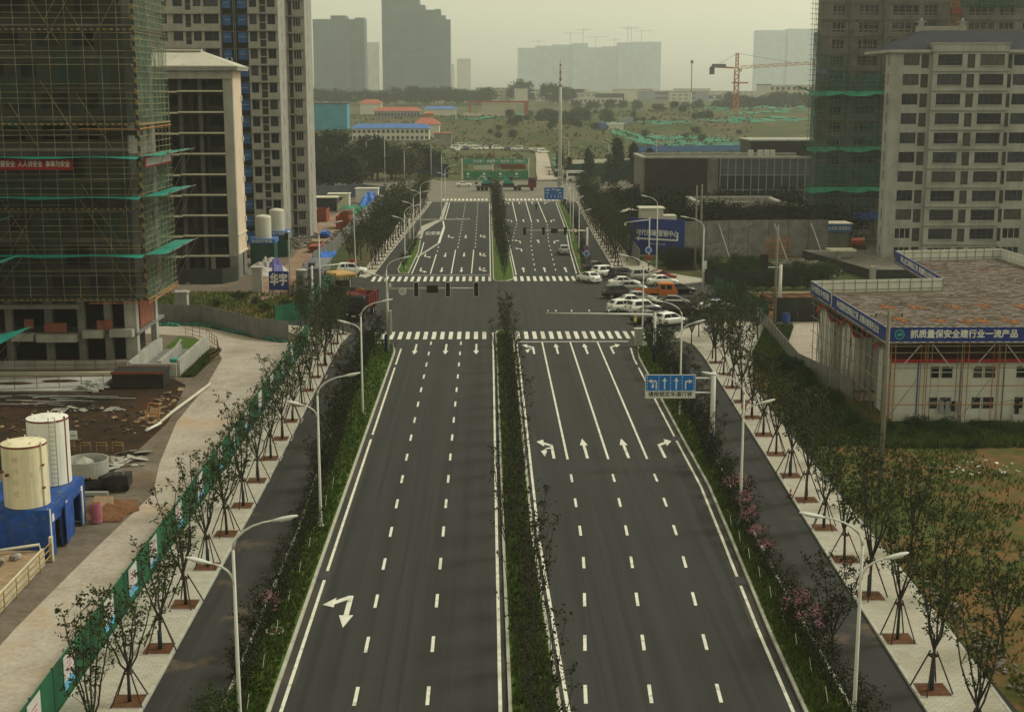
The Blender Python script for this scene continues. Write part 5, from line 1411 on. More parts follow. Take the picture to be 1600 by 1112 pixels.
stuff(tag(b_.obj('torn_sheeting', 'galv'), 'torn white plastic streaks hanging on the grey hoarding wall', 'sheeting'))
for i, x in enumerate((39.2,48.6,54.8)):
    o = B().tube([(x,228.4,5.6),(x+1.3,223.5,0)], 0.08, 6).obj('prop_pole', 'galv'); tag(o, 'slanting prop pole against the grey hoarding, %s from the left' % ordw(i+1), 'prop', 'props of the grey hoarding')
# grey hoarding behind the left trees
panel_fence('grey_hoarding', 'low grey hoarding running behind the far left row of street trees', [(-27.4,217),(-26.0,232),(-26.4,290),(-25.6,350)], 2.4, 'grey_hoarding', 3.4, postm='concrete')
panel_fence('grey_hoarding', 'grey hoarding behind the far right row of street trees', [(24.6,216),(26.8,302),(27.4,340)], 2.8, 'grey_hoarding', 3.5, postm='concrete')
panel_fence('blue_hoarding', 'blue grey hoarding beside the container on the far left', [(-44,356),(-32,362),(-25.4,352)], 3.4, 'bluegrey_panel', 2.8)
panel_fence('grey_wall', 'long pale wall across the far left building site', [(-70,352),(-44,352)], 2.6, 'grey_hoarding', 3.0)
# billboard
t = thing('billboard', 'large navy billboard with white lettering and a bent arrow', 'billboard', (29,229,0))
ba = Vector((24.6,231.2)); bb_ = Vector((33.2,226.4)); d = bb_-ba; ang = math.atan2(d.y,d.x); c = (ba+bb_)/2; n = Vector((d.y,-d.x)).normalized(); L_ = d.length
pn = B().rb((c.x,c.y,3.35),(L_,0.25,6.1),ang).obj('panel', 'blue_sign', t)
def onb(u, z, off=0.14): return (c.x+math.cos(ang)*u+n.x*off, c.y+math.sin(ang)*u+n.y*off, z)
text('时代领峰 营销中心', 1.05, 'sign_white', pn, onb(0.1,3.95), rz=ang, width=7.6, bold=0.02, sy=1.1)
text('时 代 领 峰', 0.4, 'galv', pn, onb(0.3,2.15), rz=ang, width=2.6)
b_ = B()
def bq(u0,u1,z0,z1): b_.quad(onb(u0,z0),onb(u1,z0),onb(u1,z1),onb(u0,z1))
bq(-3.2,3.9,2.85,3.12); bq(3.62,3.9,3.12,4.3); b_.poly([onb(-3.2,2.55),onb(-3.2,3.42),onb(-3.9,2.98)])
b_.obj('arrow', 'sign_white', pn)
for u in (-3.5,0,3.5): pbox('back_post', t, 'galv', c.x+math.cos(ang)*u-n.x*0.3-0.08, c.x+math.cos(ang)*u-n.x*0.3+0.08, c.y+math.sin(ang)*u-n.y*0.3-0.08, c.y+math.sin(ang)*u-n.y*0.3+0.08, 0, 6.3)
t = thing('site_hut', 'cream hut roof peeping over the navy billboard', 'hut', (28.5,236,0)); B().b(26.8,30.6,234,238,0,7.6).obj('body','tank_cream',t); B().b(26.5,30.9,233.7,238.3,7.6,7.8).obj('roof','slab_cream',t); B().b(30.7,33,234.5,238,0,6.4).obj('annex','tank_cream',t)

# pit railing, plinth, site clutter on the left --------------------------------
def railing(name, label, pts, h, m, sp=1.5, rails=(0.15,0.6,1.1), cat='railing', closed=False):
    t = thing(name, label, cat, (pts[0][0],pts[0][1],0))
    for a, c in zip(pts, pts[1:]):
        A, C_ = Vector(a), Vector(c); L_ = (C_-A).length; n = max(1,int(L_/sp+.5))
        for i in range(n+1):
            p = A+(C_-A)*i/n; pole('post', t, m, p, p+Vector((0,0,h)), 0.03)
        for r_ in rails: pole('rail', t, m, A+Vector((0,0,r_)), C_+Vector((0,0,r_)), 0.025)
    return t
railing('railing', 'rust red pipe railing curving along the pale site road', [(-34.5,155.5,0),(-31.4,152.2,0),(-29.3,147.2,0),(-28.0,141.5,0),(-28.3,138.5,0)], 1.2, 'rail_red')
railing('railing', 'thin dark railing in front of the tower base on the left', [(-52,124.5,0),(-36.2,127.2,0)], 1.2, 'rail_red', 2.0)
railing('railing', 'short rust red railing at the foot of the tower columns', [(-47,134.6,0),(-35.0,134.8,0)], 1.2, 'rail_red', 2.0)
t = thing('yard_slab', 'pale concrete strip with white edging in front of the tower base', 'slab', (-42,128,0)); B().b(-60,-36.5,125.2,131.5,-0.05,0.06).obj('slab','concrete_pale',t); B().b(-60,-35,132.6,132.9,-0.05,0.3).obj('edging','slab_cream',t)
for i, (x, y) in enumerate(((-45,128.5),(-41,129.5))):
    o = B().prism(arc(x,y,1.8,0,330,9,0.7), 0.062, 0.075).obj('puddle', 'mud'); tag(o, 'dark wet patch on the pale strip, %s' % ('nearer the left edge' if i == 0 else 'nearer the ramp'), 'puddle')
t = thing('ramp_walls', 'white-walled concrete ramp beside the grass triangle at the tower corner', 'ramp', (-32,138,0))
B().b(-35.0,-34.7,131.6,145,0,1.5).b(-30.3,-30.0,132,146.6,0,1.6).b(-34.7,-30.3,131.6,131.9,0,1.3).obj('side_wall','concrete_pale',t)
B().b(-34.7,-30.3,131.9,146,-0.05,0.1).obj('floor','concrete',t); B().poly([(-32.6,134,0.1),(-32.3,134,0.1),(-32.3,144,1.5),(-32.6,144,1.5)]).b(-32.7,-32.3,134,143.5,0.1,1.1).obj('middle_wall','concrete_pale',t)
B().rb((-31.2,135.5,0.9),(1.0,0.9,0.3),0.4).obj('teal_bag','teal_tarp',t)
sheet('lawn_patch', [(-29.9,131.5),(-28.3,139.5),(-29.3,146.6),(-30.0,146.6)], 'lawn', -0.035)
sheet('lawn_patch', [(-35.0,146),(-30.6,147),(-32.2,152),(-35,154.5)], 'lawn', -0.035)
t = thing('dark_bin', 'open black skip below the concrete ramp', 'skip', (-32.4,128.2,0)); B().b(-35.2,-30.4,126.6,129.2,0,1.5).obj('body','interior_dark',t); B().b(-35.3,-30.3,126.5,126.6,1.3,1.55).b(-35.3,-30.3,129.2,129.3,1.3,1.55).obj('rim','rust_red',t)
# rebar mats
t = thing('rebar_mats', 'dark bundles of reinforcing bars laid in front of the tower', 'rebar', (-42,122,0))
rr = random.Random(8)
for i in range(70):
    x = -50+rr.random()*13; y = 118.3+rr.random()*4.6; L_ = 2+rr.random()*3.5
    pole('bar', t, 'rebar' if rr.random() < .7 else 'galv', (x,y,0.05+rr.random()*.35), (x+L_,y+0.3*rr.random(),0.05+rr.random()*.35), 0.035)
# rubbish scattered in mud
def scatter(name, label, cat, cx, cy, rx, ry, n, m, smin, smax, z=0.0, seed=1, flat_=0.4, heap=0.0):
    rr = random.Random(seed); b_ = B()
    for i in range(n):
        a = rr.random()*6.283; q = math.sqrt(rr.random()); x = cx+rx*q*math.cos(a); y = cy+ry*q*math.sin(a); s = smin+(smax-smin)*rr.random()**2
        b_.rb((x,y,z+heap*(1-q)+s*0.15),(s,s*(0.4+0.6*rr.random()),s*flat_*(0.4+rr.random())),rr.random()*3.14,rr.random()*.6-.3,rr.random()*.6-.3)
    return stuff(tag(b_.obj(name, m), label, cat))
scatter('rubble', 'pale boards and offcuts strewn along the mud edge of the site road', 'rubble', -28.8,117,1.3,9,70,'plank',0.12,0.65,seed=2,flat_=0.25)
scatter('rubble', 'grey scrap heap between the skip and the rebar', 'rubble', -37.2,126.3,1.6,1.6,60,'galv',0.1,0.8,seed=4,heap=0.6)
scatter('rubble', 'brown timber scraps across the dark mud', 'rubble', -36,115,7,6,45,'plank',0.08,0.45,seed=5,flat_=0.15)
scatter('rubble', 'dark stones across the mud left of the site road', 'rubble', -37,112,9,9,160,'rebar',0.08,0.5,seed=6)
scatter('puddle_crust', 'pale dried slurry in the mud beyond the silos', 'slurry', -35,117.5,3.2,0.8,40,'concrete_pale',0.3,1.0,z=-0.05,seed=7,flat_=0.04)
scatter('puddle_crust', 'pale dried slurry patches on the dirt beside the mixer', 'slurry', -27.3,100.5,1.7,2.6,40,'concrete_pale',0.3,1.3,z=-0.05,seed=9,flat_=0.03)
t = thing('rebar_cages', 'row of small yellow bar chairs standing on the mud', 'bar chairs', (-32,103.5,0))
for i in range(7):
    x = -36.5+1.25*i
    for (a, c) in (((x,103.4,0),(x,103.4,0.7)),((x+0.8,103.4,0),(x+0.8,103.4,0.7)),((x,103.4,0.7),(x+0.8,103.4,0.7)),((x,103.9,0.35),(x+0.8,103.9,0.35))): pole('bar', t, 'rail_yellow', a, c, 0.025)
t = thing('notice_board', 'small white notice board standing on the mud beyond the silos', 'sign', (-32.3,104.4,0)); B().b(-32.6,-32.0,104.4,104.45,0.7,1.4).obj('board','sign_white',t); pbox('post',t,'plank',-32.33,-32.27,104.46,104.5,0,1.2); B().b(-32.5,-32.1,104.39,104.398,0.95,1.1).obj('print','galv',t)
t = thing('white_hose', 'thick white pipe lying along the left edge of the site road', 'pipe', (-27,118,0)); B().tube([(-26.2,127.5,0.15),(-26.6,122,0.2),(-27.2,116,0.15),(-27.4,112,0.12)],0.14,8).obj('pipe','slab_cream',t,True); B().tube([(-27.3,112.1,0.12),(-27.9,109.5,0.12)],0.12,8).obj('end_piece','sign_white',t,True)
t = thing('stool', 'tilted orange timber frame by the white pipe', 'frame', (-28.3,114,0))
for a, c in (((-28.9,113.2,0),(-28.6,113.6,1.5)),((-27.8,113.0,0),(-27.7,113.5,1.4)),((-28.6,113.6,1.5),(-27.7,113.5,1.4)),((-28.8,113.35,0.7),(-27.75,113.2,0.6))): pole('bar', t, 'scaffold_orange', a, c, 0.06)
B().rb((-28.2,113.9,0.6),(0.9,0.9,0.08),0,0.9).obj('board','plank',t)
panel_fence('green_fence', 'short green mesh fence behind the two big silos', [(-37,98.5),(-32.6,98.5)], 2.0, 'green_fence_dark', 1.6)

# ------------------------------------------------------------------ mortar silos
def silo(name, label, x, y, z, r, h, m, group, bands=True):
    t = thing(name, label, 'silo', (x,y,z), group)
    B().lathe([(r,0),(r,h)], (x,y,z), 36).obj('drum', m, t, False)
    B().lathe([(r*1.015,h-0.12),(r*1.015,h)], (x,y,z), 36, False).obj('rim', 'rust_red', t)
    B().lathe([(r*1.0,h+0.0),(r*0.7,h+0.1),(0.05,h+0.16)], (x,y,z), 36).obj('top_plate', m, t)
    for k in range(5):
        a = 0.6+k*1.2; B().rb((x+r*.75*math.cos(a),y+r*.75*math.sin(a),z+h+0.14),(0.10,0.06,0.12),a).obj('lifting_lug',m,t)
    if bands:
        for zz in (1.6,3.1): B().lathe([(r*1.006,zz),(r*1.006,zz+0.05)],(x,y,z),36,False).obj('weld_band', m, t)
        for k, ch in enumerate('预拌砂浆'): text(ch, .42, 'silo_mark', t, (x-.15,y-r*1.012,z+3.0-k*.7), name='faded_print', bold=0)
        B().tube([(x-r*0.8,y-r*0.62,z+h-1.6),(x-r*0.95,y-r*0.75,z+h-1.6)],0.09,8).obj('pipe_stub','rust_red',t); B().tube([(x-r*0.5,y-r*0.9,z+h-1.7),(x-r*0.55,y-r*1.02,z+h-1.7)],0.09,8).obj('pipe_stub','rust_red',t)
    return t
silo('mortar_silo', 'cream rust-stained silo standing nearer on the blue base at left', -27.7, 79.9, 3.05, 1.32, 3.8, 'silo_cream', 'silos on the blue base')
silo('mortar_silo', 'white silo standing farther back on the blue base at left', -27.75, 84.6, 3.05, 1.28, 4.2, 'silo_white', 'silos on the blue base')
wsilo = [q for q in COL.objects if q.get('label','').startswith('white silo')][0]
for dx in (-.2,.2): pole('ladder_rail', wsilo, 'galv', (-27.1+dx,83.42,3.1), (-27.1+dx,83.42,7.5), .03)
for k in range(14): pole('ladder_rung', wsilo, 'galv', (-27.3,83.42,3.3+.3*k), (-26.9,83.42,3.3+.3*k), .02)
pole('filler_pipe', wsilo, 'rust_red', (-26.55,84.2,3.1), (-26.55,84.2,7.4), .06)
csilo = [q for q in COL.objects if q.get('label','').startswith('cream rust')][0]
pole('filler_pipe', csilo, 'silo_mark', (-26.5,79.3,3.1), (-26.5,79.3,7.0), .06)
for z in (4.2,5.6): B().rb((-26.45,79.3,z),(.16,.16,.1)).obj('pipe_clamp','rust_red',csilo)
t = thing('silo_base', 'blue sheet metal enclosure with dark doorways under the two silos', 'enclosure', (-28,82,0))
B().b(-31,-26.05,78.6,78.7,0,3.0).obj('front_wall','blue_sheet',t)
b_ = B(); facade(b_, 78.7, 85.9, -26.15, -26.05, 0, 3.0, [(79.6,80.9,0,2.0),(83.4,84.9,0,2.2)], 'y'); b_.obj('side_wall','blue_sheet',t)
B().b(-31,-26.2,85.8,85.9,0,3.0).obj('back_wall','blue_sheet',t); B().b(-31,-26.2,78.7,85.8,2.85,3.0).obj('top','blue_sheet',t); B().b(-30.9,-26.9,78.9,85.6,0,2.8).obj('inside','interior_dark',t)
for y in (79.3,82.0,85.2): B().b(-26.045,-26.03,y-0.18,y+0.18,2.1,2.55).obj('notice','sign_white',t)
B().b(-26.3,-26.04,78.72,78.95,0,3.0).obj('corner_post','white_panel',t); B().b(-26.04,-25.98,85.0,85.25,0,2.3).obj('door_frame','white_panel',t)
B().rb((-25.9,81.6,1.3),(0.06,1.4,2.4),0.12).obj('hanging_sheet','blue_sheet',t)
t = thing('pink_barrel', 'pink barrel at the corner of the blue enclosure', 'barrel', (-25.3,85.6,0)); B().lathe([(0.36,0),(0.38,0.5),(0.36,1.25)],(-25.3,85.6,0),16).obj('drum','poster_pink',t); B().lathe([(0.3,1.25),(0.3,1.27)],(-25.3,85.6,0),16).obj('lid','rust_red',t)
# mixer
t = thing('pan_mixer', 'round steel pan mixer on a dark frame beside the silos', 'mixer', (-28.2,93.8,0))
B().lathe([(1.45,0),(1.5,1.0),(1.42,1.0),(1.38,0.12)], (-28.2,93.9,1.0), 32, False).obj('pan','galv',t); B().lathe([(1.38,0.1),(0.1,0.1)], (-28.2,93.9,1.0), 32).obj('pan_floor','gravel_grey',t)
B().lathe([(0.75,0.5),(0.7,0.8),(0.05,1.15)], (-28.4,93.9,1.0), 6).obj('rotor_cover','concrete_pale',t)
for a in range(4):
    an = a*1.57+0.4; pole('leg', t, 'machine_dark', (-28.2+1.1*math.cos(an),93.9+1.1*math.sin(an),0), (-28.2+1.0*math.cos(an),93.9+1.0*math.sin(an),1.05), 0.09)
B().b(-29.2,-27.0,92.6,93.2,0.3,0.7).b(-27.2,-26.4,92.9,94.6,0.2,0.9).obj('gearbox','machine_dark',t); B().b(-29.4,-26.2,91.5,91.75,0,0.25).obj('skid_beam','galv',t)
t = thing('engine_unit', 'small dark engine cart beside the pan mixer', 'engine', (-25.7,93,0)); B().b(-26.3,-25.0,92.4,93.7,0.3,1.15).obj('body','machine_dark',t)
for x in (-26.1,-25.2): B().tube([(x,92.35,0.3),(x,92.5,0.3)],0.28,12).obj('wheel','tyre',t)
B().b(-26.0,-25.4,92.6,93.2,1.15,1.4).obj('cover','gravel_grey',t)
t = thing('sand_pile', 'orange sand spilling beside the blue enclosure', 'sand pile', (-25.6,88,0))
b_ = B(); n = 14
b_.v.append((-25.3,88.2,0.75))
for r_, z in ((0.8,0.4),(1.7,0.05)):
    for i in range(n):
        a = 6.283*i/n; q = r_*(0.8+0.4*hash2(i,int(r_*10))); b_.v.append((-25.3+q*1.2*math.cos(a), 88.2+q*1.6*math.sin(a), z-0.05))
for i in range(n):
    j = (i+1)%n; b_.f.append((0,1+i,1+j)); b_.f.append((1+i,1+n+i,1+n+j,1+j))
b_.obj('heap','red_soil',t,True); B().poly([(-26.0,86.4,0.02),(-24.7,87.2,0.02),(-24.9,88.4,0.9),(-26.0,87.8,1.1)]).obj('plank_board','plank',t)
# yellow railed pit at lower left
t = thing('timber_platform', 'pale timber platform with yellow rails at the lower left edge', 'platform', (-27,73,0))
B().b(-31,-26.2,68,77.4,0,0.9).obj('platform','plank',t); B().b(-26.25,-26.1,67,77.5,0,1.0).obj('kerb_board','slab_cream',t)
B().tube([(-30.5,76.2,1.0),(-26.3,77.3,1.3),(-26.2,77.4,0.3)],0.09,8).obj('white_pipe','slab_cream',t,True)
for x in (-25.9,): 
    for z in (0.4,0.8,1.15): pole('rail', t, 'rail_yellow', (x,64,z), (x,78.3,z), 0.035)
    for k in range(8): pole('post', t, 'rail_yellow', (x,64+2*k,0), (x,64+2*k,1.2), 0.035)
B().b(-25.98,-25.8,78.0,78.3,0,1.5).obj('end_post','slab_cream',t)
rr = random.Random(12)
for i in range(9): B().rb((-29+rr.random()*1.8,73+rr.random()*3,1.05+rr.random()*.2),(0.6,0.4,0.22),rr.random()*3).obj('sack','purple_tarp' if i % 3 == 0 else 'rubbish',t)
# ------------------------------------------------------------------ small silos with booths, mid left
for i, (x, y, lab) in enumerate(((-35.6,220,'small grey silo on a dark booth, nearest of three beyond the left block'),(-35.2,232,'small grey silo on a dark booth, middle of three beyond the left block'),(-36.0,268,'small grey silo on a dark booth, farthest of three beyond the left block'))):
    t = thing('booth_silo', lab, 'silo', (x,y,0), 'small silos on dark booths')
    B().b(x-1.9,x+1.9,y-1.9,y+1.9,0,3.6).obj('booth','green_fence_dark',t)
    sb = B().b(x-2.1,x+2.1,y-2.1,y+2.1,3.6,4.3).obj('sign_band','roof_blue',t)
    text('安全生产标语', 0.5, 'sign_white', sb, (x,y-2.12,3.95), width=3.2)
    B().lathe([(1.25,4.3),(1.25,7.6),(1.1,7.85),(0.1,8.05)],(x,y,0),24).obj('drum','silo_grey',t,False)
def tarp(name, label, cx, cy, rx, ry, h, m, seed, cat='tarpaulin'):
    b_ = B(); n, k = 18, 7
    b_.v.append((cx,cy,h))
    for j in range(1,k+1):
        for i in range(n):
            a = 6.283*i/n; q = j/k; w_ = 0.75+0.5*vnoise(i*0.9+seed*7, seed*3.1)
            b_.v.append((cx+rx*q*w_*math.cos(a), cy+ry*q*w_*math.sin(a), max(0, h*(1-q**1.6)*(0.6+0.8*vnoise(i*1.7+j*2.3+seed, j*1.9)))))
    for i in range(n): b_.f.append((0,1+i,1+(i+1)%n))
    for j in range(k-1):
        for i in range(n): a = 1+j*n+i; c = 1+j*n+(i+1)%n; b_.f.append((a,a+n,c+n,c))
    return tag(b_.obj(name, m), label, cat)
tarp('tarpaulin', 'bright blue tarpaulin heaped behind the guard hut', -27.1,228,1.7,14,1.7,'blue_tarp',1)
tarp('tarpaulin', 'bright blue tarpaulin over a heap far behind the left trees', -28.5,338,3.0,8,2.8,'blue_tarp',2)
tarp('tarpaulin', 'pale crumpled sheet over a heap beside the dark booth', -33.6,211,3.1,6,1.9,'white_tarp',3)
tarp('tarpaulin', 'purple sheet lying on the pale heap', -32.4,210,1.5,3.4,2.1,'purple_tarp',4)
tarp('tarpaulin', 'green netting heap beneath the far blue tarpaulin', -28.6,318,2.6,8,1.2,'net_ground',5)
tarp('tarpaulin', 'pale and lilac plastic heap near the red containers', -26.6,300,1.6,12,1.8,'white_tarp',6)
tarp('tarpaulin', 'teal netting patch in front of the far huts', -33,330,2.4,6,0.5,'net_ground',7)
scatter('rubble', 'grey stony rubble around the dark booths', 'rubble', -34,255,3,14,150,'gravel_grey',0.2,1.0,seed=21)
scatter('rubble', 'mixed rubbish along the hoarding behind the left trees', 'rubble', -28.3,270,1.2,30,160,'rubbish',0.2,1.0,seed=22)
for i, (x, y, s) in enumerate(((-28.9,280,1),(-35.2,296,1))):
    t = thing('red_container', 'open rust red container %s' % ('on the right of the reddish path' if i == 0 else 'on the left of the reddish path'), 'container', (x,y,0))
    B().b(x-1.3,x+1.3,y-3,y-2.9,0,2.6).b(x-1.3,x-1.2,y-2.9,y+3,0,2.6).b(x+1.2,x+1.3,y-2.9,y+3,0,2.6).b(x-1.2,x+1.2,y+2.9,y+3,0,2.6).obj('walls','orange_plastic',t); B().b(x-1.2,x+1.2,y-2.9,y+2.9,0,0.2).obj('floor','rust_red',t)
    for k in range(5): pbox('rib', t, 'rust_red', x-1.1+k*0.5, x-1.02+k*0.5, y-3.06, y-3.0, 0.1, 2.5)
for i, (x, y, w_, d, h, m, lab) in enumerate(((-35.0,330,5,4,3.2,'white_panel','small white site hut with dark window far left'),(-29.5,345,5.6,4,3.4,'far_wall','pale site hut beside the blue grey hoarding'),(-38.6,322,8,5,3.0,'interior_dark','dark open shed with slanted cream panel'))):
    t = thing('site_hut', lab, 'hut', (x,y,0))
    B().b(x-w_/2,x+w_/2,y-d/2,y+d/2,0,h).obj('body',m,t); B().b(x-w_/2-.2,x+w_/2+.2,y-d/2-.2,y+d/2+.2,h,h+0.18).obj('roof','slab_cream',t)
    window(t, x+0.2,x+1.2,1.2,2.5,y-d/2-0.03)
B().poly([(-34.4,319.2,0),(-31.6,318.4,2.6),(-31.6,318.6,4.4),(-34.4,319.4,1.6)]).obj('slanted_panel','slab_cream',t)
rr = random.Random(70)
for i, (x, y, m) in enumerate(((-30.2,246,'plank'),(-36.8,246,'galv'),(-30.6,262,'blue_tarp'),(-37.4,284,'plank'),(-31.0,309,'rail_red'),(-38.2,306,'galv'),(-29.4,238,'orange_plastic'),(-40.2,232,'plank'),(-39.0,212,'galv'),(-41.2,222,'rubbish'))):
    t = thing('material_stack', 'stack of %s on the left site, %s of the stacks along the reddish path' % ({'plank':'timber boards','galv':'grey pipes','blue_tarp':'blue-wrapped goods','rail_red':'rusty bars','orange_plastic':'orange frames','rubbish':'pale sacks'}[m], ordw(i+1)), 'stack', (x,y,0), 'material stacks on the left site')
    for k in range(9):
        B().rb((x+rr.gauss(0,.12),y+rr.gauss(0,.3),.15+.22*(k//2)),(.9+1.2*rr.random(),3.2+rr.random(),.2),rr.gauss(0,.12)).obj('piece',m,t)
# guard hut with sign
t = thing('guard_hut', 'grey guard hut with flat roof behind the green corner fence', 'hut', (-24.6,192,0))
B().b(-25.6,-23.0,190.5,203,0,2.9).obj('body','grey_hoarding',t); B().b(-25.9,-22.8,190.2,203.3,2.9,3.08).obj('roof','bluegrey_panel',t); B().b(-22.99,-22.96,191,192.2,0.1,2.3).obj('door','dark_frame',t); B().b(-22.99,-22.96,194,196,1.1,2.2).obj('window','glass',t); B().b(-24.9,-24.0,191.6,192.6,3.08,3.7).obj('roof_unit','dark_frame',t)
t = thing('gate_pillar', 'rounded grey gate pillar left of the guard hut', 'pillar', (-26.6,186,0)); B().lathe([(0.8,0),(0.8,2.9),(0.88,2.95),(0.88,3.1)],(-25.5,189.0,0),20).obj('shaft','concrete',t); B().lathe([(0.85,3.1),(0.3,3.25)],(-25.5,189.0,0),20).obj('cap','concrete_pale',t)
for i, x in enumerate((-36.9,-31.6)):
    t = thing('gate_pillar', 'square concrete pillar %s' % ('on the bank left of the pale heap' if i else 'at the bend of the grey fence'), 'pillar', (x,163 if not i else 190,0)); yb_ = 164.6 if not i else 188
    B().b(x-0.7,x+0.7,yb_,yb_+1.2,0,3.4).obj('shaft','concrete_pale',t); B().b(x-0.85,x+0.85,yb_-0.12,yb_+1.32,3.4,3.6).obj('cap','concrete_pale',t)
t = thing('blue_sign', 'navy sign with two white characters beside the guard hut', 'sign', (-28,187,0))
pn = B().b(-29.7,-27.0,186.6,186.75,0.6,3.2).obj('panel','blue_sign',t); text('华宇', 1.6, 'sign_white', pn, (-28.35,186.58,1.95), width=2.4, bold=0.04, sy=1.1)
for x in (-29.6,-27.1): pbox('post', t, 'galv' if x < -28 else 'dark_frame', x-0.08, x+0.08, 186.78, 186.9, 0, 3.2 if x < -28 else 2.8)
t = thing('lamp_post', 'thin pole with dark lamp beside the navy sign', 'lamp post', (-26.4,184.5,0)); B().tube([(-26.5,184.5,0),(-26.5,184.5,8.8)],0.07,8).obj('pole','galv',t,True); B().rb((-26.8,184.5,8.2),(0.6,0.4,0.8)).obj('fitting','sign_black',t); B().lathe([(0.25,0),(0.02,0.3)],(-26.5,184.5,8.8),8).obj('cap','sign_white',t)
o = B().tube([(-19.4,204.3,0),(-19.6,204.3,10.3)],[0.1,0.07],8).obj('camera_pole','lamp_white'); tag(o, 'bare white pole at the tip of the far left pavement', 'pole')
t = thing('pole', 'short grey light post behind the grey curved fence', 'pole', (-35.0,165.5,0)); B().tube([(-36.6,165.5,0),(-36.6,165.5,3.6)],0.06,8).obj('shaft','galv',t); B().rb((-36.6,165.5,3.65),(0.35,0.2,0.12)).obj('head','sign_white',t)
# reinforced mesh base in front of the open block, debris on the bank
scatter('rubble', 'pale concrete debris lying along the dark base of the open block', 'rubble', -43,199,5,1.5,60,'concrete_pale',0.2,1.2,seed=31,flat_=0.2)
B_ = panel_fence('dark_hoarding', 'dark green netting at the foot of the open block', [(-60,197.5),(-38.2,197.5),(-36.6,201)], 2.2, 'dark_hoarding', 3.0)
# ------------------------------------------------------------------ mid right bits
scatter('rubbish_heap', 'pale rubbish heap on the waste ground before the grey hoarding', 'rubbish heap', 49.5,211,6.0,7.0,520,'rubbish',0.2,1.3,seed=41,heap=1.3)
scatter('rubbish', 'white litter on the green bank beside the rubbish heap', 'litter', 47,204,6,3,60,'sign_white',0.15,0.6,seed=42)
scatter('rubbish', 'white litter in the grassy field before the dormitory', 'litter', 36.5,97.5,3.6,2.2,46,'sign_white',0.06,0.35,seed=43,flat_=0.2)
scatter('rubbish', 'pale stones beside the right pavement in the lower right corner', 'stones', 25.2,64,0.7,10,160,'gravel_grey',0.08,0.35,seed=44)
scatter('rubble', 'grey slab rubble on the raised ground beside the grey block', 'rubble', 62,214,4.5,8,200,'gravel_grey',0.2,0.9,seed=45)
t = thing('retaining_wall', 'dark retaining wall with pale coping below the grey block', 'wall', (57,210,0)); B().poly([(53,226,0),(57.5,200,0),(57.5,200,1.4),(53,226,1.4)]).obj('face','dark_hoarding',t); B().b(57.6,70,199.6,200,0,1.5).obj('front_face','dark_hoarding',t); B().poly([(53,226,1.42),(57.5,200,1.42),(70,200,1.42),(70,226,1.42)]).obj('top','gravel_grey',t); B().b(57.0,57.8,199.4,200.2,0,2.0).obj('pier','concrete_pale',t)
t = thing('site_booth', 'grey booth with blue lettered fascia at the foot of the netted tower', 'booth', (60.5,236,0)); B().b(58.6,62.8,234,238,0,3.6).obj('body','grey_hoarding',t); f = B().b(58.2,63.2,233.6,238.4,3.6,5.0).obj('fascia','roof_blue',t); text('安全体验 进场登记', 0.7, 'sign_white', f, (60.7,233.57,4.25), width=4.4); B().b(58.1,63.3,233.5,238.5,5.0,5.12).obj('roof','slab_cream',t)
t = thing('concrete_table', 'pale slab on a pier at the corner of the retaining wall', 'slab', (56.2,216,0)); B().b(55.9,56.5,214.5,215.2,0,2.6).obj('pier','concrete_pale',t); B().b(54.4,58.6,213.4,216.4,2.6,2.9).obj('top','slab_cream',t)
t = thing('orange_mixer', 'orange drum on the raised ground beside the grey block', 'drum', (63.6,232,0)); B().tube([(62.4,231,2.2),(64.6,231,2.2)],[.65,.75],14).obj('drum','orange_plastic',t,False); B().b(62,65,230.5,231.5,0,1.5).obj('frame','machine_dark',t)
t = thing('frame_stack', 'stack of orange steel frames leaning on the grey hoarding', 'frames', (48.6,226,0))
for k in range(14): pole('bar', t, 'scaffold_orange', (46.9+k*0.27,225.8,0.1), (46.6+k*0.3+0.3*(k%3),226.3,3.4+0.4*(k%2)), 0.05)
for z in (0.8,1.9,2.9): pole('bar', t, 'scaffold_orange', (46.7,225.7,z), (51,225.7,z), 0.05)
t = thing('planks', 'stack of pale planks on the red soil', 'planks', (38,184,0)); 
for k in range(5): B().b(34.4,44+0.4*k,185.2+k*0.25,185.42+k*0.25,0,0.2).obj('plank','plank',t)
for k in range(3): B().b(35.4,42.6,180.4+k*.3,180.6+k*.3,0,0.15).obj('plank','slab_cream',t)
scatter('rubble', 'pale sacks along the front of the red soil', 'sacks', 40,168,3.4,0.7,40,'slab_cream',0.3,0.9,seed=51,flat_=0.4)
scatter('soil_clods', 'lumps of red soil heaped behind the green mesh fence', 'soil', 40,176,4.5,6,200,'red_soil',0.3,1.4,seed=52,heap=0.5)
t = thing('blue_drum', 'blue barrel in front of the dark sheet hoarding', 'barrel', (36.2,161.5,0)); B().lathe([(0.45,0),(0.5,0.6),(0.45,1.3)],(36.2,161.5,0),14).obj('drum','blue_sheet',t); B().lathe([(0.4,1.3),(0.4,1.33)],(36.2,161.5,0),14).obj('lid','dark_frame',t)
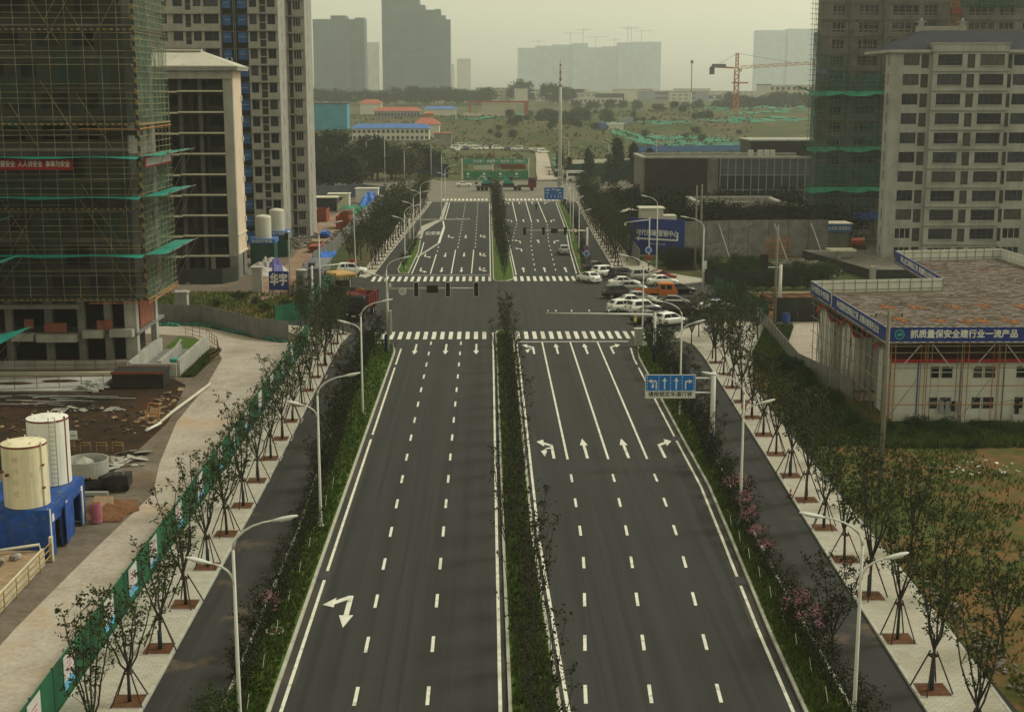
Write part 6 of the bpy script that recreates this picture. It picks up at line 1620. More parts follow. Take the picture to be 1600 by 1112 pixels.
# foundations behind the hoarding
t = thing('foundation', 'low pale concrete foundation frame behind the grey hoarding', 'foundation', (52,262,0))
for (xa,xb,ya,yb,z) in ((40.5,58,262,263,6.6),(40.5,41.5,263,275,6.6),(57,58,263,275,6.4),(40.5,58,275,276,6.6),(46,56,266,270,6.0),(58,62,258,259,5.6),(61,62,259,272,5.6)): B().b(xa,xb,ya,yb,0,z).obj('beam_wall','concrete_pale' if z != 6.0 else 'slab_cream',t)
B().b(41.5,57,263,275,0,5.2).obj('fill','concrete_dark',t)
t = thing('red_gate_hut', 'small canopy hut with dark red door beside the far hoarding', 'hut', (29.5,268,0)); B().b(28.2,31.2,266,269,0,4.2).obj('body','interior_dark',t); B().b(29.8,30.8,265.9,266,0,3.4).obj('door','sign_red',t); B().poly([(25.6,265.6,4.0),(28.4,265.4,4.8),(31.6,265.6,4.3),(31.6,269.5,4.3),(28.4,269.5,4.8),(25.6,269.5,4.0)]).obj('canopy','slab_cream',t); pbox('frame_post',t,'sign_white',31.5,31.65,265.6,265.75,0,4.3)
t = thing('glass_kiosk', 'glazed kiosk with white frame behind the far right trees', 'kiosk', (27.5,318,0)); B().b(25.4,29.4,317,321,0,4.0).obj('body','glass_blue',t); B().b(25.2,29.6,316.8,321.2,4.0,4.3).obj('roof','sign_white',t)
for x in (25.35,27.4,29.3): pbox('frame_post',t,'sign_white',x,x+0.12,316.9,317,0,4)
# ================================================================== vehicles
def wheel(t, x, y, r, w_):
    o = B().tube([(x,y-w_/2,r),(x,y+w_/2,r)], r, 18).obj('wheel', 'tyre', t)
    s = -1 if y < 0 else 1
    B().tube([(x,y+s*(w_/2-0.01),r),(x,y+s*(w_/2+0.015),r)], r*0.62, 14).obj('rim', 'rim', o)
    return o
def lerp3(a, b_, u): return tuple(a[i]+(b_[i]-a[i])*u for i in range(3))
def pane_on(b_, A, Bq, C_, D, ia, ib, ic, id_, off):
    """quad inset on face A(bottom left) B(bottom right) C(top right) D(top left); ia..ib along, ic..id_ up"""
    def P(u, v): 
        lo = lerp3(A, Bq, u); hi = lerp3(D, C_, u); return Vector(lerp3(lo, hi, v))
    n = (Vector(Bq)-Vector(A)).cross(Vector(D)-Vector(A)).normalized()*off
    b_.quad(P(ia,ic)+n, P(ib,ic)+n, P(ib,id_)+n, P(ia,id_)+n)
def make_car(kind, paint):
    t = thing('parked_car', 'x', 'car')
    if kind == 'sedan': L2, W, zh, zb, roof = 2.32, 0.90, 0.98, 1.45, ((-1.85,1.2),(-1.0,0.25))
    elif kind == 'suv': L2, W, zh, zb, roof = 2.33, 0.94, 1.10, 1.72, ((-2.2,1.25),(-1.85,0.35))
    else: L2, W, zh, zb, roof = 2.15, 0.89, 1.0, 1.52, ((-2.05,1.25),(-1.5,0.3))
    st = []
    if kind == 'sedan': prof = [(-L2,.60,.74),(-L2+.04,.88,.82),(-L2+.25,.99,.87),(-1.5,1.02,.9),(-.2,1.0,.9),(1.0,.97,.9),(1.75,.84,.88),(2.15,.70,.82),(L2-.03,.55,.74),(L2,.45,.68)]
    elif kind == 'suv': prof = [(-L2,.62,.80),(-L2+.04,.95,.86),(-L2+.2,1.10,.91),(-1.2,1.12,.94),(0,1.1,.94),(1.1,1.07,.94),(1.85,.98,.92),(2.18,.84,.86),(L2-.03,.65,.78),(L2,.5,.72)]
    else: prof = [(-L2,.6,.76),(-L2+.04,.92,.83),(-L2+.2,1.0,.87),(-1.1,1.02,.89),(0,1.0,.89),(.95,.97,.89),(1.6,.86,.87),(1.98,.72,.81),(L2-.03,.56,.74),(L2,.46,.68)]
    rings = []
    for x, zt, w_ in prof:
        z0 = 0.24 if abs(x) < L2-.2 else 0.34
        rings.append([(x,-w_*.93,z0),(x,-w_,z0+.2),(x,-w_,max(zt-.2,z0+.25)),(x,-w_*.93,zt-.03),(x,-w_*.6,zt+.015),(x,w_*.6,zt+.015),(x,w_*.93,zt-.03),(x,w_,max(zt-.2,z0+.25)),(x,w_,z0+.2),(x,w_*.93,z0)])
    B().loft(rings).obj('body', paint, t, True)
    (xr, xf), (tr, tf) = roof
    wb, wt = W*.90, W*.70
    a = [(xr,-wb,zh-.02),(xf,-wb,zh-.06),(xf,wb,zh-.06),(xr,wb,zh-.02)]
    c = [(tr,-wt,zb),(tf,-wt,zb),(tf,wt,zb),(tr,wt,zb)]
    m = [lerp3(a[i], c[i], 0.5) for i in range(4)]
    m = [(m[i][0], m[i][1]*1.02, m[i][2]) for i in range(4)]
    top = [(tr+.12,-wt*.9,zb+.05),(tf-.15,-wt*.9,zb+.05),(tf-.15,wt*.9,zb+.05),(tr+.12,wt*.9,zb+.05)]
    cb = B().loft([a,m,c,top]).obj('cabin', paint, t)
    b_ = B(); pane_on(b_, a[1],a[2],c[2],c[1],.06,.94,.12,.95,.03); b_.obj('windscreen','glass',t)
    b_ = B(); pane_on(b_, a[3],a[0],c[0],c[3],.10,.90,.25 if kind=='sedan' else .35,.95,.03); b_.obj('rear_window','glass',t)
    for s in (0,1):
        A_, B_, C_, D_ = (a[0],a[1],c[1],c[0]) if s == 0 else (a[2],a[3],c[3],c[2])
        for (u0,u1) in (((.14,.50),(.54,.90)) if s == 0 else ((.10,.46),(.50,.86))):
            b_ = B(); pane_on(b_, A_,B_,C_,D_,u0,u1,.18,.92,.035); b_.obj('side_window','glass',t)
    for x in (-L2*.60, L2*.62):
        for y in (-W+.08, W-.08): wheel(t, x, y, .34 if kind=='suv' else .31, .22)
    for y in (-1,1):
        B().rb((L2-.12,y*.60,.66 if kind!='suv' else .78),(.14,.34,.14),y*-.2).obj('headlight','head_lamp',t)
        B().rb((-L2+.05,y*.64,.84 if kind!='suv' else .95),(.10,.28,.18)).obj('tail_light','tail_lamp',t)
        B().rb((.85,y*(W+.06),zh+.02),(.16,.16,.12)).obj('mirror',paint,t)
    B().b(-L2-.015,-L2+.02,-.24,.24,.52,.64).obj('number_plate','blue_road_sign',t)
    B().b(-L2-.01,-L2+.1,-.75,.75,.30,.42).obj('rear_bumper','tyre' if kind=='suv' else paint,t)
    B().b(L2-.10,L2+.008,-.5,.5,.36,.52).obj('grille','sign_black',t)
    return t
CARS = {}
def car(kind, paint, x, y, deg, label, group='cars parked on the side street'):
    k = (kind, paint)
    if k not in CARS: CARS[k] = make_car(kind, paint)
    return place(CARS[k], (x, y, 0.012), RAD(deg), 1.0, label, group)
car('sedan','car_white',15.2,198.5,118,'white saloon with its tail to the camera at the far crosswalk')
car('sedan','car_black',17.4,211,20,'black saloon half hidden behind the white off-roader at the far kerb')
car('suv','car_white',18.2,204,32,'white off-roader beside the black one at the far side of the car park')
car('suv','car_black',20.6,201.2,25,'black off-roader nearest the far pavement kerb')
car('suv','car_silver',23.2,199.5,15,'silver off-roader next to the red car')
car('sedan','car_red',26.0,200.4,12,'red car mostly hidden behind white saloon roofs')
car('sedan','car_white',25.6,194.6,8,'white saloon standing right before the red car')
car('sedan','car_white',19.9,193.2,4,'white saloon behind the silver one, left of the lamp')
car('sedan','car_silver',20.3,188.6,3,'silver saloon between the white saloon and the black off-roader')
car('suv','car_black',18.2,182.6,12,'black off-roader left of the orange truck')
car('sedan','car_black',26.7,186.2,10,'black saloon just beyond the orange truck cab')
car('sedan','car_silver',20.4,178.4,-6,'silver saloon in front of the orange truck bed')
car('sedan','car_white',19.2,175.2,4,'white saloon farther back of the white pair below the truck')
car('hatch','car_white',17.6,171.0,22,'white hatchback at the left end of the near row')
car('suv','car_white',19.9,169.3,24,'white off-roader in the middle of the near row')
car('sedan','car_grey',24.6,174.6,-10,'dark grey saloon behind the near black off-roader')
car('suv','car_black',24.4,168.6,-8,'black off-roader right of the near row')
car('sedan','car_grey',20.7,166.0,20,'dark grey saloon behind the nearest white hatchback')
car('sedan','car_black',19.9,162.4,26,'black saloon closest to the officers')
car('hatch','car_white',22.1,160.6,30,'white hatchback nearest the camera by the crosswalk')
t = car('sedan','car_silver',29.6,171.5,5,'black and white patrol car behind the trees at the right end')
car('hatch','car_silver',13.5,233.4,92,'silver hatchback driving away in the far right lane', 'cars on the road')
car('sedan','car_white',-6.2,402,5,'white saloon crossing the far junction', 'cars on the road')
t.name = 'patrol_car'
for ch in list(t.children):
    if ch.name.startswith(('body','cabin')):
        me = ch.data.copy(); me.materials.clear(); me.materials.append(mat('car_white')); ch.data = me
for x0, x1 in ((28.5,29.5),(29.55,30.4)): pass
B().b(-0.35,0.0,-0.5,0.5,1.5,1.62).obj('light_bar','blue_road_sign',t)
for s in (-1,1):
    o = B().b(-1.05,0.9,s*0.905-0.012,s*0.905+0.012,0.5,0.92).obj('black_door_panel','car_black',t)
o = bpy.data.objects
# cars parked far beyond the crossing
rr = random.Random(77)
kinds = [('sedan','car_white'),('suv','car_white'),('sedan','car_silver'),('hatch','car_white'),('sedan','car_blue'),('suv','car_grey')]
i = 0
for (x, y) in ((-13,600),(-9.6,604),(-6,602),(-2.2,604),(2.5,601),(-12,588),(-8.2,586),(-3.6,585),(0.6,586),(5.4,585),(9.6,583),(13.6,580),(17.6,578),(-11.5,576),(21.0,572),(24.0,566)):
    i += 1; k = kinds[rr.randrange(6)]
    o = car(k[0], k[1], x, y, rr.choice([0,8,172,95,100]), 'tiny parked car on the far lot beyond the green gate, %s of that cluster' % ordw(i), 'cars on the far lot')
    o.location.z = ter(x,y)+mound(x,y)-0.06; o.scale = (1.15,1.15,1.15)

# ------------------------------------------------------------------ trucks
def truck_wheels(t, xs, y, r=0.42):
    for x in xs:
        for s in (-1,1): wheel(t, x, s*y, r, 0.3)
t = thing('pickup_truck', 'orange double-cab flatbed truck parked among the cars', 'truck')
B().loft([[(0.35,-.92,.55),(2.75,-.92,.55),(2.75,.92,.55),(0.35,.92,.55)],[(0.35,-.95,1.25),(2.85,-.95,1.2),(2.85,.95,1.2),(0.35,.95,1.25)],[(0.40,-.86,2.12),(2.30,-.86,2.08),(2.30,.86,2.08),(0.40,.86,2.12)],[(0.5,-.75,2.2),(2.15,-.75,2.18),(2.15,.75,2.18),(0.5,.75,2.2)]]).obj('cab','truck_orange',t)
for s in (-1,1):
    for xa, xb in ((0.6,1.25),(1.4,2.1)):
        b_ = B(); b_.quad((xa,s*.945,1.35),(xb,s*.945,1.35),(xb-.03,s*.90,1.95),(xa,s*.90,1.95)); b_.obj('side_window','glass',t)
B().quad((2.84,-.85,1.28),(2.84,.85,1.28),(2.40,.78,2.02),(2.40,-.78,2.02)).obj('windscreen','glass',t)
B().b(-2.7,0.28,-.95,.95,.72,.82).obj('bed_floor','machine_dark',t)
B().b(-2.7,0.28,-.98,-.93,.82,1.2).b(-2.7,0.28,.93,.98,.82,1.2).b(-2.75,-2.7,-.98,.98,.72,1.2).b(.23,.28,-.93,.93,.82,1.5).obj('bed_sides','truck_orange',t)
B().b(-2.6,2.7,-.4,.4,.45,.70).obj('chassis','machine_dark',t); truck_wheels(t, (-1.7,1.9), .78, .36)
B().b(2.80,2.9,-.9,.9,.5,.72).obj('bumper','machine_dark',t)
for s in (-1,1): B().b(2.82,2.88,s*.7-.15,s*.7+.15,.85,1.05).obj('headlight','head_lamp',t)
t.location = (23.0,182.0,0.01); t.rotation_euler = (0,0,RAD(-4))

t = thing('dump_truck', 'dark-cabbed dump truck with red tipper body facing the camera on the left', 'truck')
B().loft([[(2.3,-1.22,.7),(3.9,-1.22,.7),(3.9,1.22,.7),(2.3,1.22,.7)],[(2.3,-1.25,1.9),(4.0,-1.25,1.9),(4.0,1.25,1.9),(2.3,1.25,1.9)],[(2.3,-1.2,2.9),(3.75,-1.2,2.9),(3.75,1.2,2.9),(2.3,1.2,2.9)],[(2.4,-1.05,3.05),(3.5,-1.05,3.05),(3.5,1.05,3.05),(2.4,1.05,3.05)]]).obj('cab','truck_black',t)
B().quad((4.02,-1.1,1.95),(4.02,1.1,1.95),(3.80,1.05,2.8),(3.80,-1.05,2.8)).obj('windscreen','glass',t)
B().poly([(2.2,-1.2,2.95),(3.4,-1.1,3.1),(3.4,1.1,3.1),(2.2,1.2,2.95),(1.7,1.2,3.5),(1.7,-1.2,3.5)]).obj('wind_deflector','truck_red',t)
B().b(3.95,4.1,-1.2,1.2,.5,1.0).obj('bumper','truck_black',t)
for s in (-1,1): B().b(4.05,4.12,s*.85-.2,s*.85+.2,.75,.95).obj('headlight','head_lamp',t); B().rb((3.95,s*1.45,2.3),(.15,.2,.6)).obj('mirror','sign_black',t)
B().b(4.0,4.11,-.6,.6,1.15,1.6).obj('grille','machine_dark',t); B().b(4.1,4.13,-.25,.25,.6,.75).obj('number_plate','car_white',t)
B().b(-4.2,3.8,-.45,.45,.6,1.0).obj('chassis','machine_dark',t); truck_wheels(t, (-3.2,-1.9,2.9), .98, .5)
b_ = B(); b_.b(-4.2,1.7,-1.25,-1.17,1.2,2.9).b(-4.2,1.7,1.17,1.25,1.2,2.9).b(1.6,1.7,-1.17,1.17,1.2,3.1).b(-4.2,-4.1,-1.17,1.17,1.2,2.7); b_.obj('tipper_body','truck_red',t)
B().b(-4.1,1.6,-1.17,1.17,1.15,1.25).obj('bed_floor','rust_red',t)
for k in range(5):
    for s in (-1,1): B().b(-3.9+k*1.3,-3.78+k*1.3,s*1.29-.04,s*1.29+.04,1.2,2.9).obj('rib','truck_red',t)
t.location = (-15.4,167.8,0.01); t.rotation_euler = (0,0,RAD(-98))

t = thing('asphalt_paver', 'dark asphalt paving machine with pale orange canopy beside the dump truck', 'paver')
B().b(-2.8,1.6,-1.1,1.1,.5,1.7).obj('body','machine_dark',t); B().b(1.6,3.2,-1.4,1.4,.45,.65).poly([(1.6,-1.4,.6),(3.2,-1.5,1.5),(3.2,-1.3,1.5),(1.6,-1.2,.6)]).obj('hopper_floor','machine_dark',t)
for s in (-1,1):
    B().poly([(1.4,s*1.3,.6),(3.3,s*1.55,.7),(3.3,s*1.75,1.7),(1.4,s*1.5,1.7)]).b(1.4,3.3,s*1.5-.05,s*1.5+.05,.6,1.6).obj('hopper_wing','machine_yellow' if s>0 else 'machine_dark',t)
    tr = B().loft([[(-2.4,s*1.05-.2,.1),(-2.4,s*1.05+.2,.1),(-2.4,s*1.05+.2,.7),(-2.4,s*1.05-.2,.7)],[(1.6,s*1.05-.2,.05),(1.6,s*1.05+.2,.05),(1.6,s*1.05+.2,.75),(1.6,s*1.05-.2,.75)]]).obj('track','tyre',t)
    for k in range(4): pole('canopy_post', t, 'machine_dark', (-2.3+k*.9,s*1.0,1.7), (-2.3+k*.9,s*1.0,3.2), 0.05)
B().loft([[(-2.8,-1.5,3.2),(1.0,-1.5,3.2),(1.0,1.5,3.2),(-2.8,1.5,3.2)],[(-2.8,-1.5,3.4),(1.0,-1.5,3.4),(1.0,1.5,3.4),(-2.8,1.5,3.4)],[(-2.6,-1.2,3.55),(.8,-1.2,3.55),(.8,1.2,3.55),(-2.6,1.2,3.55)]]).obj('canopy','machine_yellow',t)
B().b(-4.0,-2.9,-2.0,2.0,.1,.7).obj('screed','machine_dark',t); B().b(-1.4,-.5,-.6,.6,1.7,2.4).obj('seat','sign_black',t); B().rb((0.4,0,2.1),(.3,1.2,.8)).obj('console','machine_dark',t)
B().tube([(1.0,.5,1.7),(1.0,.5,2.6)],.09,8).obj('exhaust','galv',t)
t.location = (-19.0,182.5,0.01); t.rotation_euler = (0,0,RAD(-62))
t = thing('roller', 'small yellow and white machine between the paver and the truck', 'roller')
B().tube([(.9,-.6,.5),(.9,.6,.5)],.5,16).obj('drum','machine_dark',t); B().b(-1.2,.4,-.55,.55,.5,1.3).obj('body','machine_yellow',t); B().tube([(-.8,-.6,.45),(-.8,.6,.45)],.45,16).obj('rear_drum','tyre',t); B().b(-.7,-.2,-.35,.35,1.3,1.9).obj('seat','lamp_white',t); B().rb((.2,0,1.7),(.1,.7,.5)).obj('console','machine_dark',t)
t.location = (-16.2,176.5,0.01); t.rotation_euler = (0,0,RAD(20))
car('suv','car_white',-20.3,207.5,0,'white off-roader with red roof light behind the paver canopy', 'cars on the road')
o = B().b(-0.3,0.3,-.25,.25,1.77,2.3).obj('beacon','tail_lamp'); o.parent = [q for q in COL.objects if q.get('label','').startswith('white off-roader with red roof')][0]

# far low-loader with two excavators
t = thing('low_loader', 'long low-loader truck with red cab crossing the far junction', 'truck', (6,386,0))
B().b(-2.6,10.2,384.6,387.2,0.9,1.25).obj('trailer_deck','machine_dark',t); B().b(9.2,12.6,384.8,387,1.0,1.5).obj('gooseneck','machine_dark',t)
B().loft([[(12.2,384.7,.8),(14.4,384.7,.8),(14.4,387.1,.8),(12.2,387.1,.8)],[(12.2,384.7,2.2),(14.5,384.7,2.2),(14.5,387.1,2.2),(12.2,387.1,2.2)],[(12.2,384.8,3.6),(14.1,384.8,3.6),(14.1,387,3.6),(12.2,387,3.6)]]).obj('cab','truck_red',t)
B().quad((12.6,384.66,2.3),(13.9,384.66,2.3),(13.7,384.76,3.2),(12.6,384.76,3.2)).obj('side_window','glass',t)
for x in (-1.8,-.7,.4,8.6,9.7,13.2):
    for y in (384.7,386.9): B().tube([(x,y-.15,.5),(x,y+.15,.5)],.5,14).obj('wheel','tyre',t)
for i, (x, m) in enumerate(((0.6,'teal_tarp'),(6.6,'teal_tarp'))):
    t = thing('excavator', 'teal and grey excavator carried on the %s of the low-loader' % ('rear' if i == 0 else 'front'), 'excavator', (x,386,1.3))
    for y in (385.0,386.8): B().b(x-1.6,x+1.6,y-.25,y+.25,1.26,2.0).obj('track','tyre',t)
    B().b(x-1.3,x+1.2,384.9,386.9,2.0,3.0).obj('house',m,t); B().b(x+.1,x+1.2,384.85,385.6,3.0,3.9).obj('cab','glass_blue',t)
    B().tube([(x+.6,386.2,2.6),(x-1.6,386.2,4.0),(x-3.0,386.2,2.4)],[.22,.18,.14],8).obj('boom',m if i else 'galv',t); B().rb((x-3.0,386.2,2.0),(.7,.8,.6)).obj('bucket','machine_dark',t)
for i, (x, y) in enumerate(((24.0,455),(24.6,470),(25.2,486))):
    z0 = ter(x,y)+mound(x,y)-0.1
    t = thing('lorry', 'green tarpaulin-covered lorry queued on the far dirt track, %s in line' % ordw(i+1), 'lorry', (x,y,z0), 'lorries on the far track')
    B().b(x-1.2,x+1.2,y-4,y+3,z0+1.1,z0+3.2).obj('load_body','car_green',t); B().b(x-1.25,x+1.25,y-4.1,y+3.1,z0+3.2,z0+3.45).obj('tarpaulin','gate_teal' if i else 'far_net_line',t); B().b(x-1.15,x+1.15,y+3.2,y+5.2,z0+.8,z0+3.1).obj('cab','car_green',t); B().b(x-.9,x+.9,y-4.12,y-4.02,z0+1.5,z0+2.2).obj('tailboard','sign_white',t)
    for yy in (y-3,y-1.6,y+4):
        for s in (-1,1): B().tube([(x+s*1.0-.15,yy,z0+.5),(x+s*1.0+.15,yy,z0+.5)],.5,12).obj('wheel','tyre',t)
t = thing('minibus', 'white minibus waiting right of the far mast', 'bus', (29,424,0)); B().b(25.2,31.4,422.5,424.8,.5,3.2).obj('body','car_white',t); B().b(25.6,31.0,422.44,422.5,1.8,2.6).obj('window_band','glass',t); B().b(25.3,31.3,422.6,424.7,3.2,3.35).obj('roof','lamp_white',t)
for x in (26.3,30.2): B().tube([(x,422.4,.45),(x,422.7,.45)],.45,12).obj('wheel','tyre',t)

# ================================================================== people
def person(label, x, y, rz, pose='stand', shirt='dark_cloth', cap=None, vest=False):
    """continuous figure grown by a skin modifier around a jointed skeleton"""
    t = thing('person', label, 'person')
    s = 0.22 if pose == 'walk' else 0.06
    J = {'pel':(0,0,.95),'bel':(0,0,1.12),'che':(0,-.01,1.36),'nec':(0,0,1.50),'hed':(0,-.02,1.60),'top':(0,-.01,1.74),
         'shl':(-.19,0,1.42),'ell':(-.27,.03-s*.6,1.14),'hal':(-.25,-.10-s,.92),'shr':(.19,0,1.42),'elr':(.27,.03+s*.3,1.14),'har':(.25,-.08+s,.92),
         'hil':(-.10,0,.90),'knl':(-.11,-.03-s,.50),'anl':(-.11,.02-s*1.2,.09),'tol':(-.12,-.14-s*1.2,.04),'hir':(.10,0,.90),'knr':(.11,-.03+s*.4,.50),'anr':(.11,.04+s*1.4,.09),'tor':(.12,-.12+s*1.4,.04)}
    if pose == 'reach': J['elr'] = (.36,-.12,1.28); J['har'] = (.48,-.34,1.34)
    RAD_ = {'pel':.15,'bel':.14,'che':.17,'nec':.06,'hed':.095,'top':.075,'shl':.085,'ell':.05,'hal':.042,'shr':.085,'elr':.05,'har':.042,'hil':.11,'knl':.068,'anl':.05,'tol':.045,'hir':.11,'knr':.068,'anr':.05,'tor':.045}
    ED = [('pel','bel'),('bel','che'),('che','nec'),('nec','hed'),('hed','top'),('che','shl'),('shl','ell'),('ell','hal'),('che','shr'),('shr','elr'),('elr','har'),('pel','hil'),('hil','knl'),('knl','anl'),('anl','tol'),('pel','hir'),('hir','knr'),('knr','anr'),('anr','tor')]
    ks = list(J); me = bpy.data.meshes.new('body'); me.from_pydata([J[k] for k in ks], [(ks.index(a), ks.index(c)) for a, c in ED], [])
    o = bpy.data.objects.new('body', me); COL.objects.link(o)
    md = o.modifiers.new('s','SKIN'); o.modifiers.new('u','SUBSURF').levels = 1
    for v, k in zip(me.skin_vertices[0].data, ks): v.radius = (RAD_[k], RAD_[k]*(.8 if k in ('che','bel','pel') else 1)); v.use_root = k == 'pel'
    bpy.context.view_layer.update()
    ev = bpy.data.meshes.new_from_object(o.evaluated_get(bpy.context.evaluated_depsgraph_get()))
    bpy.data.objects.remove(o)
    for n_ in ('skin', shirt, 'dark_cloth'): ev.materials.append(mat(n_))
    for p in ev.polygons:
        c = p.center; p.use_smooth = True
        p.material_index = 0 if (c.z > 1.47 or (c.z < .97 and abs(c.x) > .2 and c.z > .8)) else (1 if c.z > .95 else 2)
    link('body', ev, t)
    B().lathe([(.10,0),(.108,.06),(.08,.12),(.02,.14)],(0,.0,1.66),12).obj('cap' if cap else 'hair', cap or 'sign_black', t, True)
    if vest: B().loft([[(.21*math.cos(q*.785)*k,.165*math.sin(q*.785)*k,z) for q in range(8)] for z,k in ((1.0,.92),(1.2,.96),(1.38,1.1),(1.45,.8))],False).obj('vest','vest',t,True)
    for s_ in (-1,1):
        for f in range(5):
            hx, hy, hz = J['hal'] if s_ < 0 else J['har']
            B().tube([(hx+(f-2)*.014,hy,hz-.02),(hx+(f-2)*.016,hy-.02,hz-.075-.01*(2-abs(f-2))),(hx+(f-2)*.014,hy-.035,hz-.10-.012*(2-abs(f-2)))],[.011,.010,.007],5).obj('finger','skin',t)
    t.location = (x, y, 0.015); t.rotation_euler = (0,0,rz)
person('officer in yellow vest and white cap beside the near crosswalk', 17.5,157.2,0.3,'stand','dark_cloth','sign_white',True)
person('person in dark uniform walking on the near crosswalk behind the lamp', 18.5,155.6,-1.0,'walk','dark_cloth','sign_black')
person('person in dark clothes standing at the guard hut door', -21.9,190.5,1.2,'stand','dark_cloth')
person('person in dark clothes walking in the far right lanes', 12.0,320,0,'walk','dark_cloth')
person('worker in red on the pavement by the far right trees', 21.9,112.5,0.6,'stand','red_cloth')
person('small figure in orange on the far dirt track', 21,448,0,'walk','truck_orange')
person('person on the reddish path beyond the navy sign', -27.6,207,0.4,'walk','rust_red')
# ================================================================== trees and shrubs
def rv(rr, s=1.0): return Vector((rr.random()-.5, rr.random()-.5, rr.random()-.5))*2*s
def leaf(b_, p, rr, s, fold=0.3):
    d = rv(rr).normalized(); u = d.cross(rv(rr)).normalized()
    l = s*(0.7+0.6*rr.random()); w_ = l*0.5
    a = p; m = p+d*l*.5; e = p+d*l
    b_.quad(a, m+u*w_*.5, e, m-u*w_*.5)
def grow_tree(seed, h, trunk_h, limbs, spread, leafs, lsize, up=0.75, r0=0.09, low=0.25, clump=0.19):
    """returns wood and foliage builders: trunk, limbs, twigs and leaf clumps along the twigs"""
    rr = random.Random(seed); wd = B(); lf = B()
    lean = Vector((rr.random()-.5, rr.random()-.5, 0))*0.22
    tp = [Vector((0,0,0)), Vector((lean.x*.3,lean.y*.3,trunk_h*.5)), Vector((lean.x,lean.y,trunk_h))]
    wd.tube(tp, [r0, r0*.8, r0*.7], 7)
    tips = []
    for i in range(limbs):
        a = 6.283*(i+rr.random()*.6)/limbs
        st = tp[2] - Vector((0,0,trunk_h*low*rr.random()))
        L_ = (h-st.z)*(0.75+0.3*rr.random())
        out = spread*(0.35+0.75*rr.random())
        pts = [st]; k = 5
        for j in range(1,k+1):
            u = j/k
            pts.append(st+Vector((math.cos(a)*out*u**(1-.35*up)+rr.gauss(0,.05), math.sin(a)*out*u**(1-.35*up)+rr.gauss(0,.05), L_*u**1.05)))
        wd.tube(pts, [r0*.55*(1-.8*j/k)+.006 for j in range(k+1)], 5, False)
        for j in range(1,k+1):
            for q in range(3 if j > 1 else 1):
                b2 = rr.random()*6.283; tl = (0.35+0.5*rr.random())*spread*(1.1-.5*j/k)
                e = pts[j]+Vector((math.cos(b2)*tl*.8, math.sin(b2)*tl*.8, tl*(.35+.6*rr.random())))
                mid = (pts[j]+e)/2+Vector((0,0,-.05+rr.random()*.12))
                wd.tube([pts[j],mid,e],[.016,.011,.005],4,False)
                tips += [(e,1.0),(mid*.4+e*.6,.8)]
        tips.append((pts[-1],1.2))
    per = leafs/len(tips)
    for p, wt in tips:
        n = int(per*wt*(0.3+1.4*rr.random()))
        for _ in range(n): leaf(lf, p+rv(rr, clump)*(.4+.6*rr.random()), rr, lsize)
    return wd, lf
def tree_proto(name, label, cat, seed, lm, stakes=False, wrap=False, **k):
    t = thing(name, label, cat)
    wd, lf = grow_tree(seed, **k)
    wd.obj('trunk', 'bark', t, True); lf.obj('crown', lm, t)
    if wrap: B().tube([(0,0,0.02),(0,0,1.0)], k.get('r0',.09)*1.15, 8).obj('trunk_wrap','bark_wrap',t,True)
    if stakes:
        for sx in (-1,1):
            for sy in (-1,1): pole('support_pole', t, 'wood_stake', (sx*.68,sy*.62,0.0), (sx*.10,sy*.10,1.85), 0.035)
        b_ = B(); b_.b(-.2,.2,-.16,-.11,1.6,1.68).b(-.2,.2,.11,.16,1.6,1.68).b(-.2,-.12,-.11,.11,1.6,1.68).b(.12,.2,-.11,.11,1.6,1.68); b_.obj('tie_frame','wood_stake',t)
    return t
ST = [tree_proto('street_tree','x','tree',100+i,'leaf_street',True,i%2==0,h=5.7+.4*(i%3),trunk_h=2.0+.2*(i%2),limbs=6+i%2,spread=1.45,leafs=1100,lsize=.19,up=.8) for i in range(6)]
pit = B().quad((-.75,-.7,0),(.75,-.7,0),(.75,.7,0),(-.75,.7,0)).mesh('pit_soil', name='tree_pit')
edge = B(); [edge.b(*q) for q in ((-.82,.82,-.77,-.7,-.03,.012),(-.82,.82,.7,.77,-.03,.012),(-.82,-.75,-.7,.7,-.03,.012),(.75,.82,-.7,.7,-.03,.012))]
edge = edge.mesh('concrete_pale', name='pit_edge')
rr = random.Random(9)
def street_tree(x, y, i, pav, label, sc=1.0):
    p = link('tree_pit', pit, pav, Matrix.Translation((x,y,.130))); link('pit_edge', edge, p, Matrix.Translation((x,y,.130)))
    place(ST[(i*5+2)%6], (x,y,.13), rr.random()*6.28, (sc*(.88+.28*rr.random()), sc*(.88+.28*rr.random()), sc*(.84+.28*rr.random())), label, 'staked young street trees')
for i in range(18): street_tree(-16.32, 52.6+6*i, i, pav_l, 'staked young tree in the left pavement, %s from the camera' % ordw(i+1), .97+.02*(i%4))
for i in range(15):
    y = 53.1+6*i; street_tree(lerp_pl(RS_OUT, y)+.85, y, i+3, pav_r, 'staked young tree in the right pavement, %s from the camera' % ordw(i+1), 1.0+.03*(i%4))
LF = [(-16.9,207.5),(-16.4,230),(-15.4,268),(-13.9,319),(-13.4,344)]
RF = [(20.2,209),(21.0,267),(22.5,327),(22.9,344)]
for i in range(25):
    y = 213+5.2*i; street_tree(lerp_pl(LF, y)-.9, y, i+1, pav_lf, 'staked young tree in the far left pavement row, %s beyond the crossing' % ordw(i+1), 1.12)
for i in range(25):
    y = 216+5.1*i; street_tree(lerp_pl(RF, y)+.9, y, i+4, pav_rf, 'staked young tree in the far right pavement row, %s beyond the crossing' % ordw(i+1), 1.12)
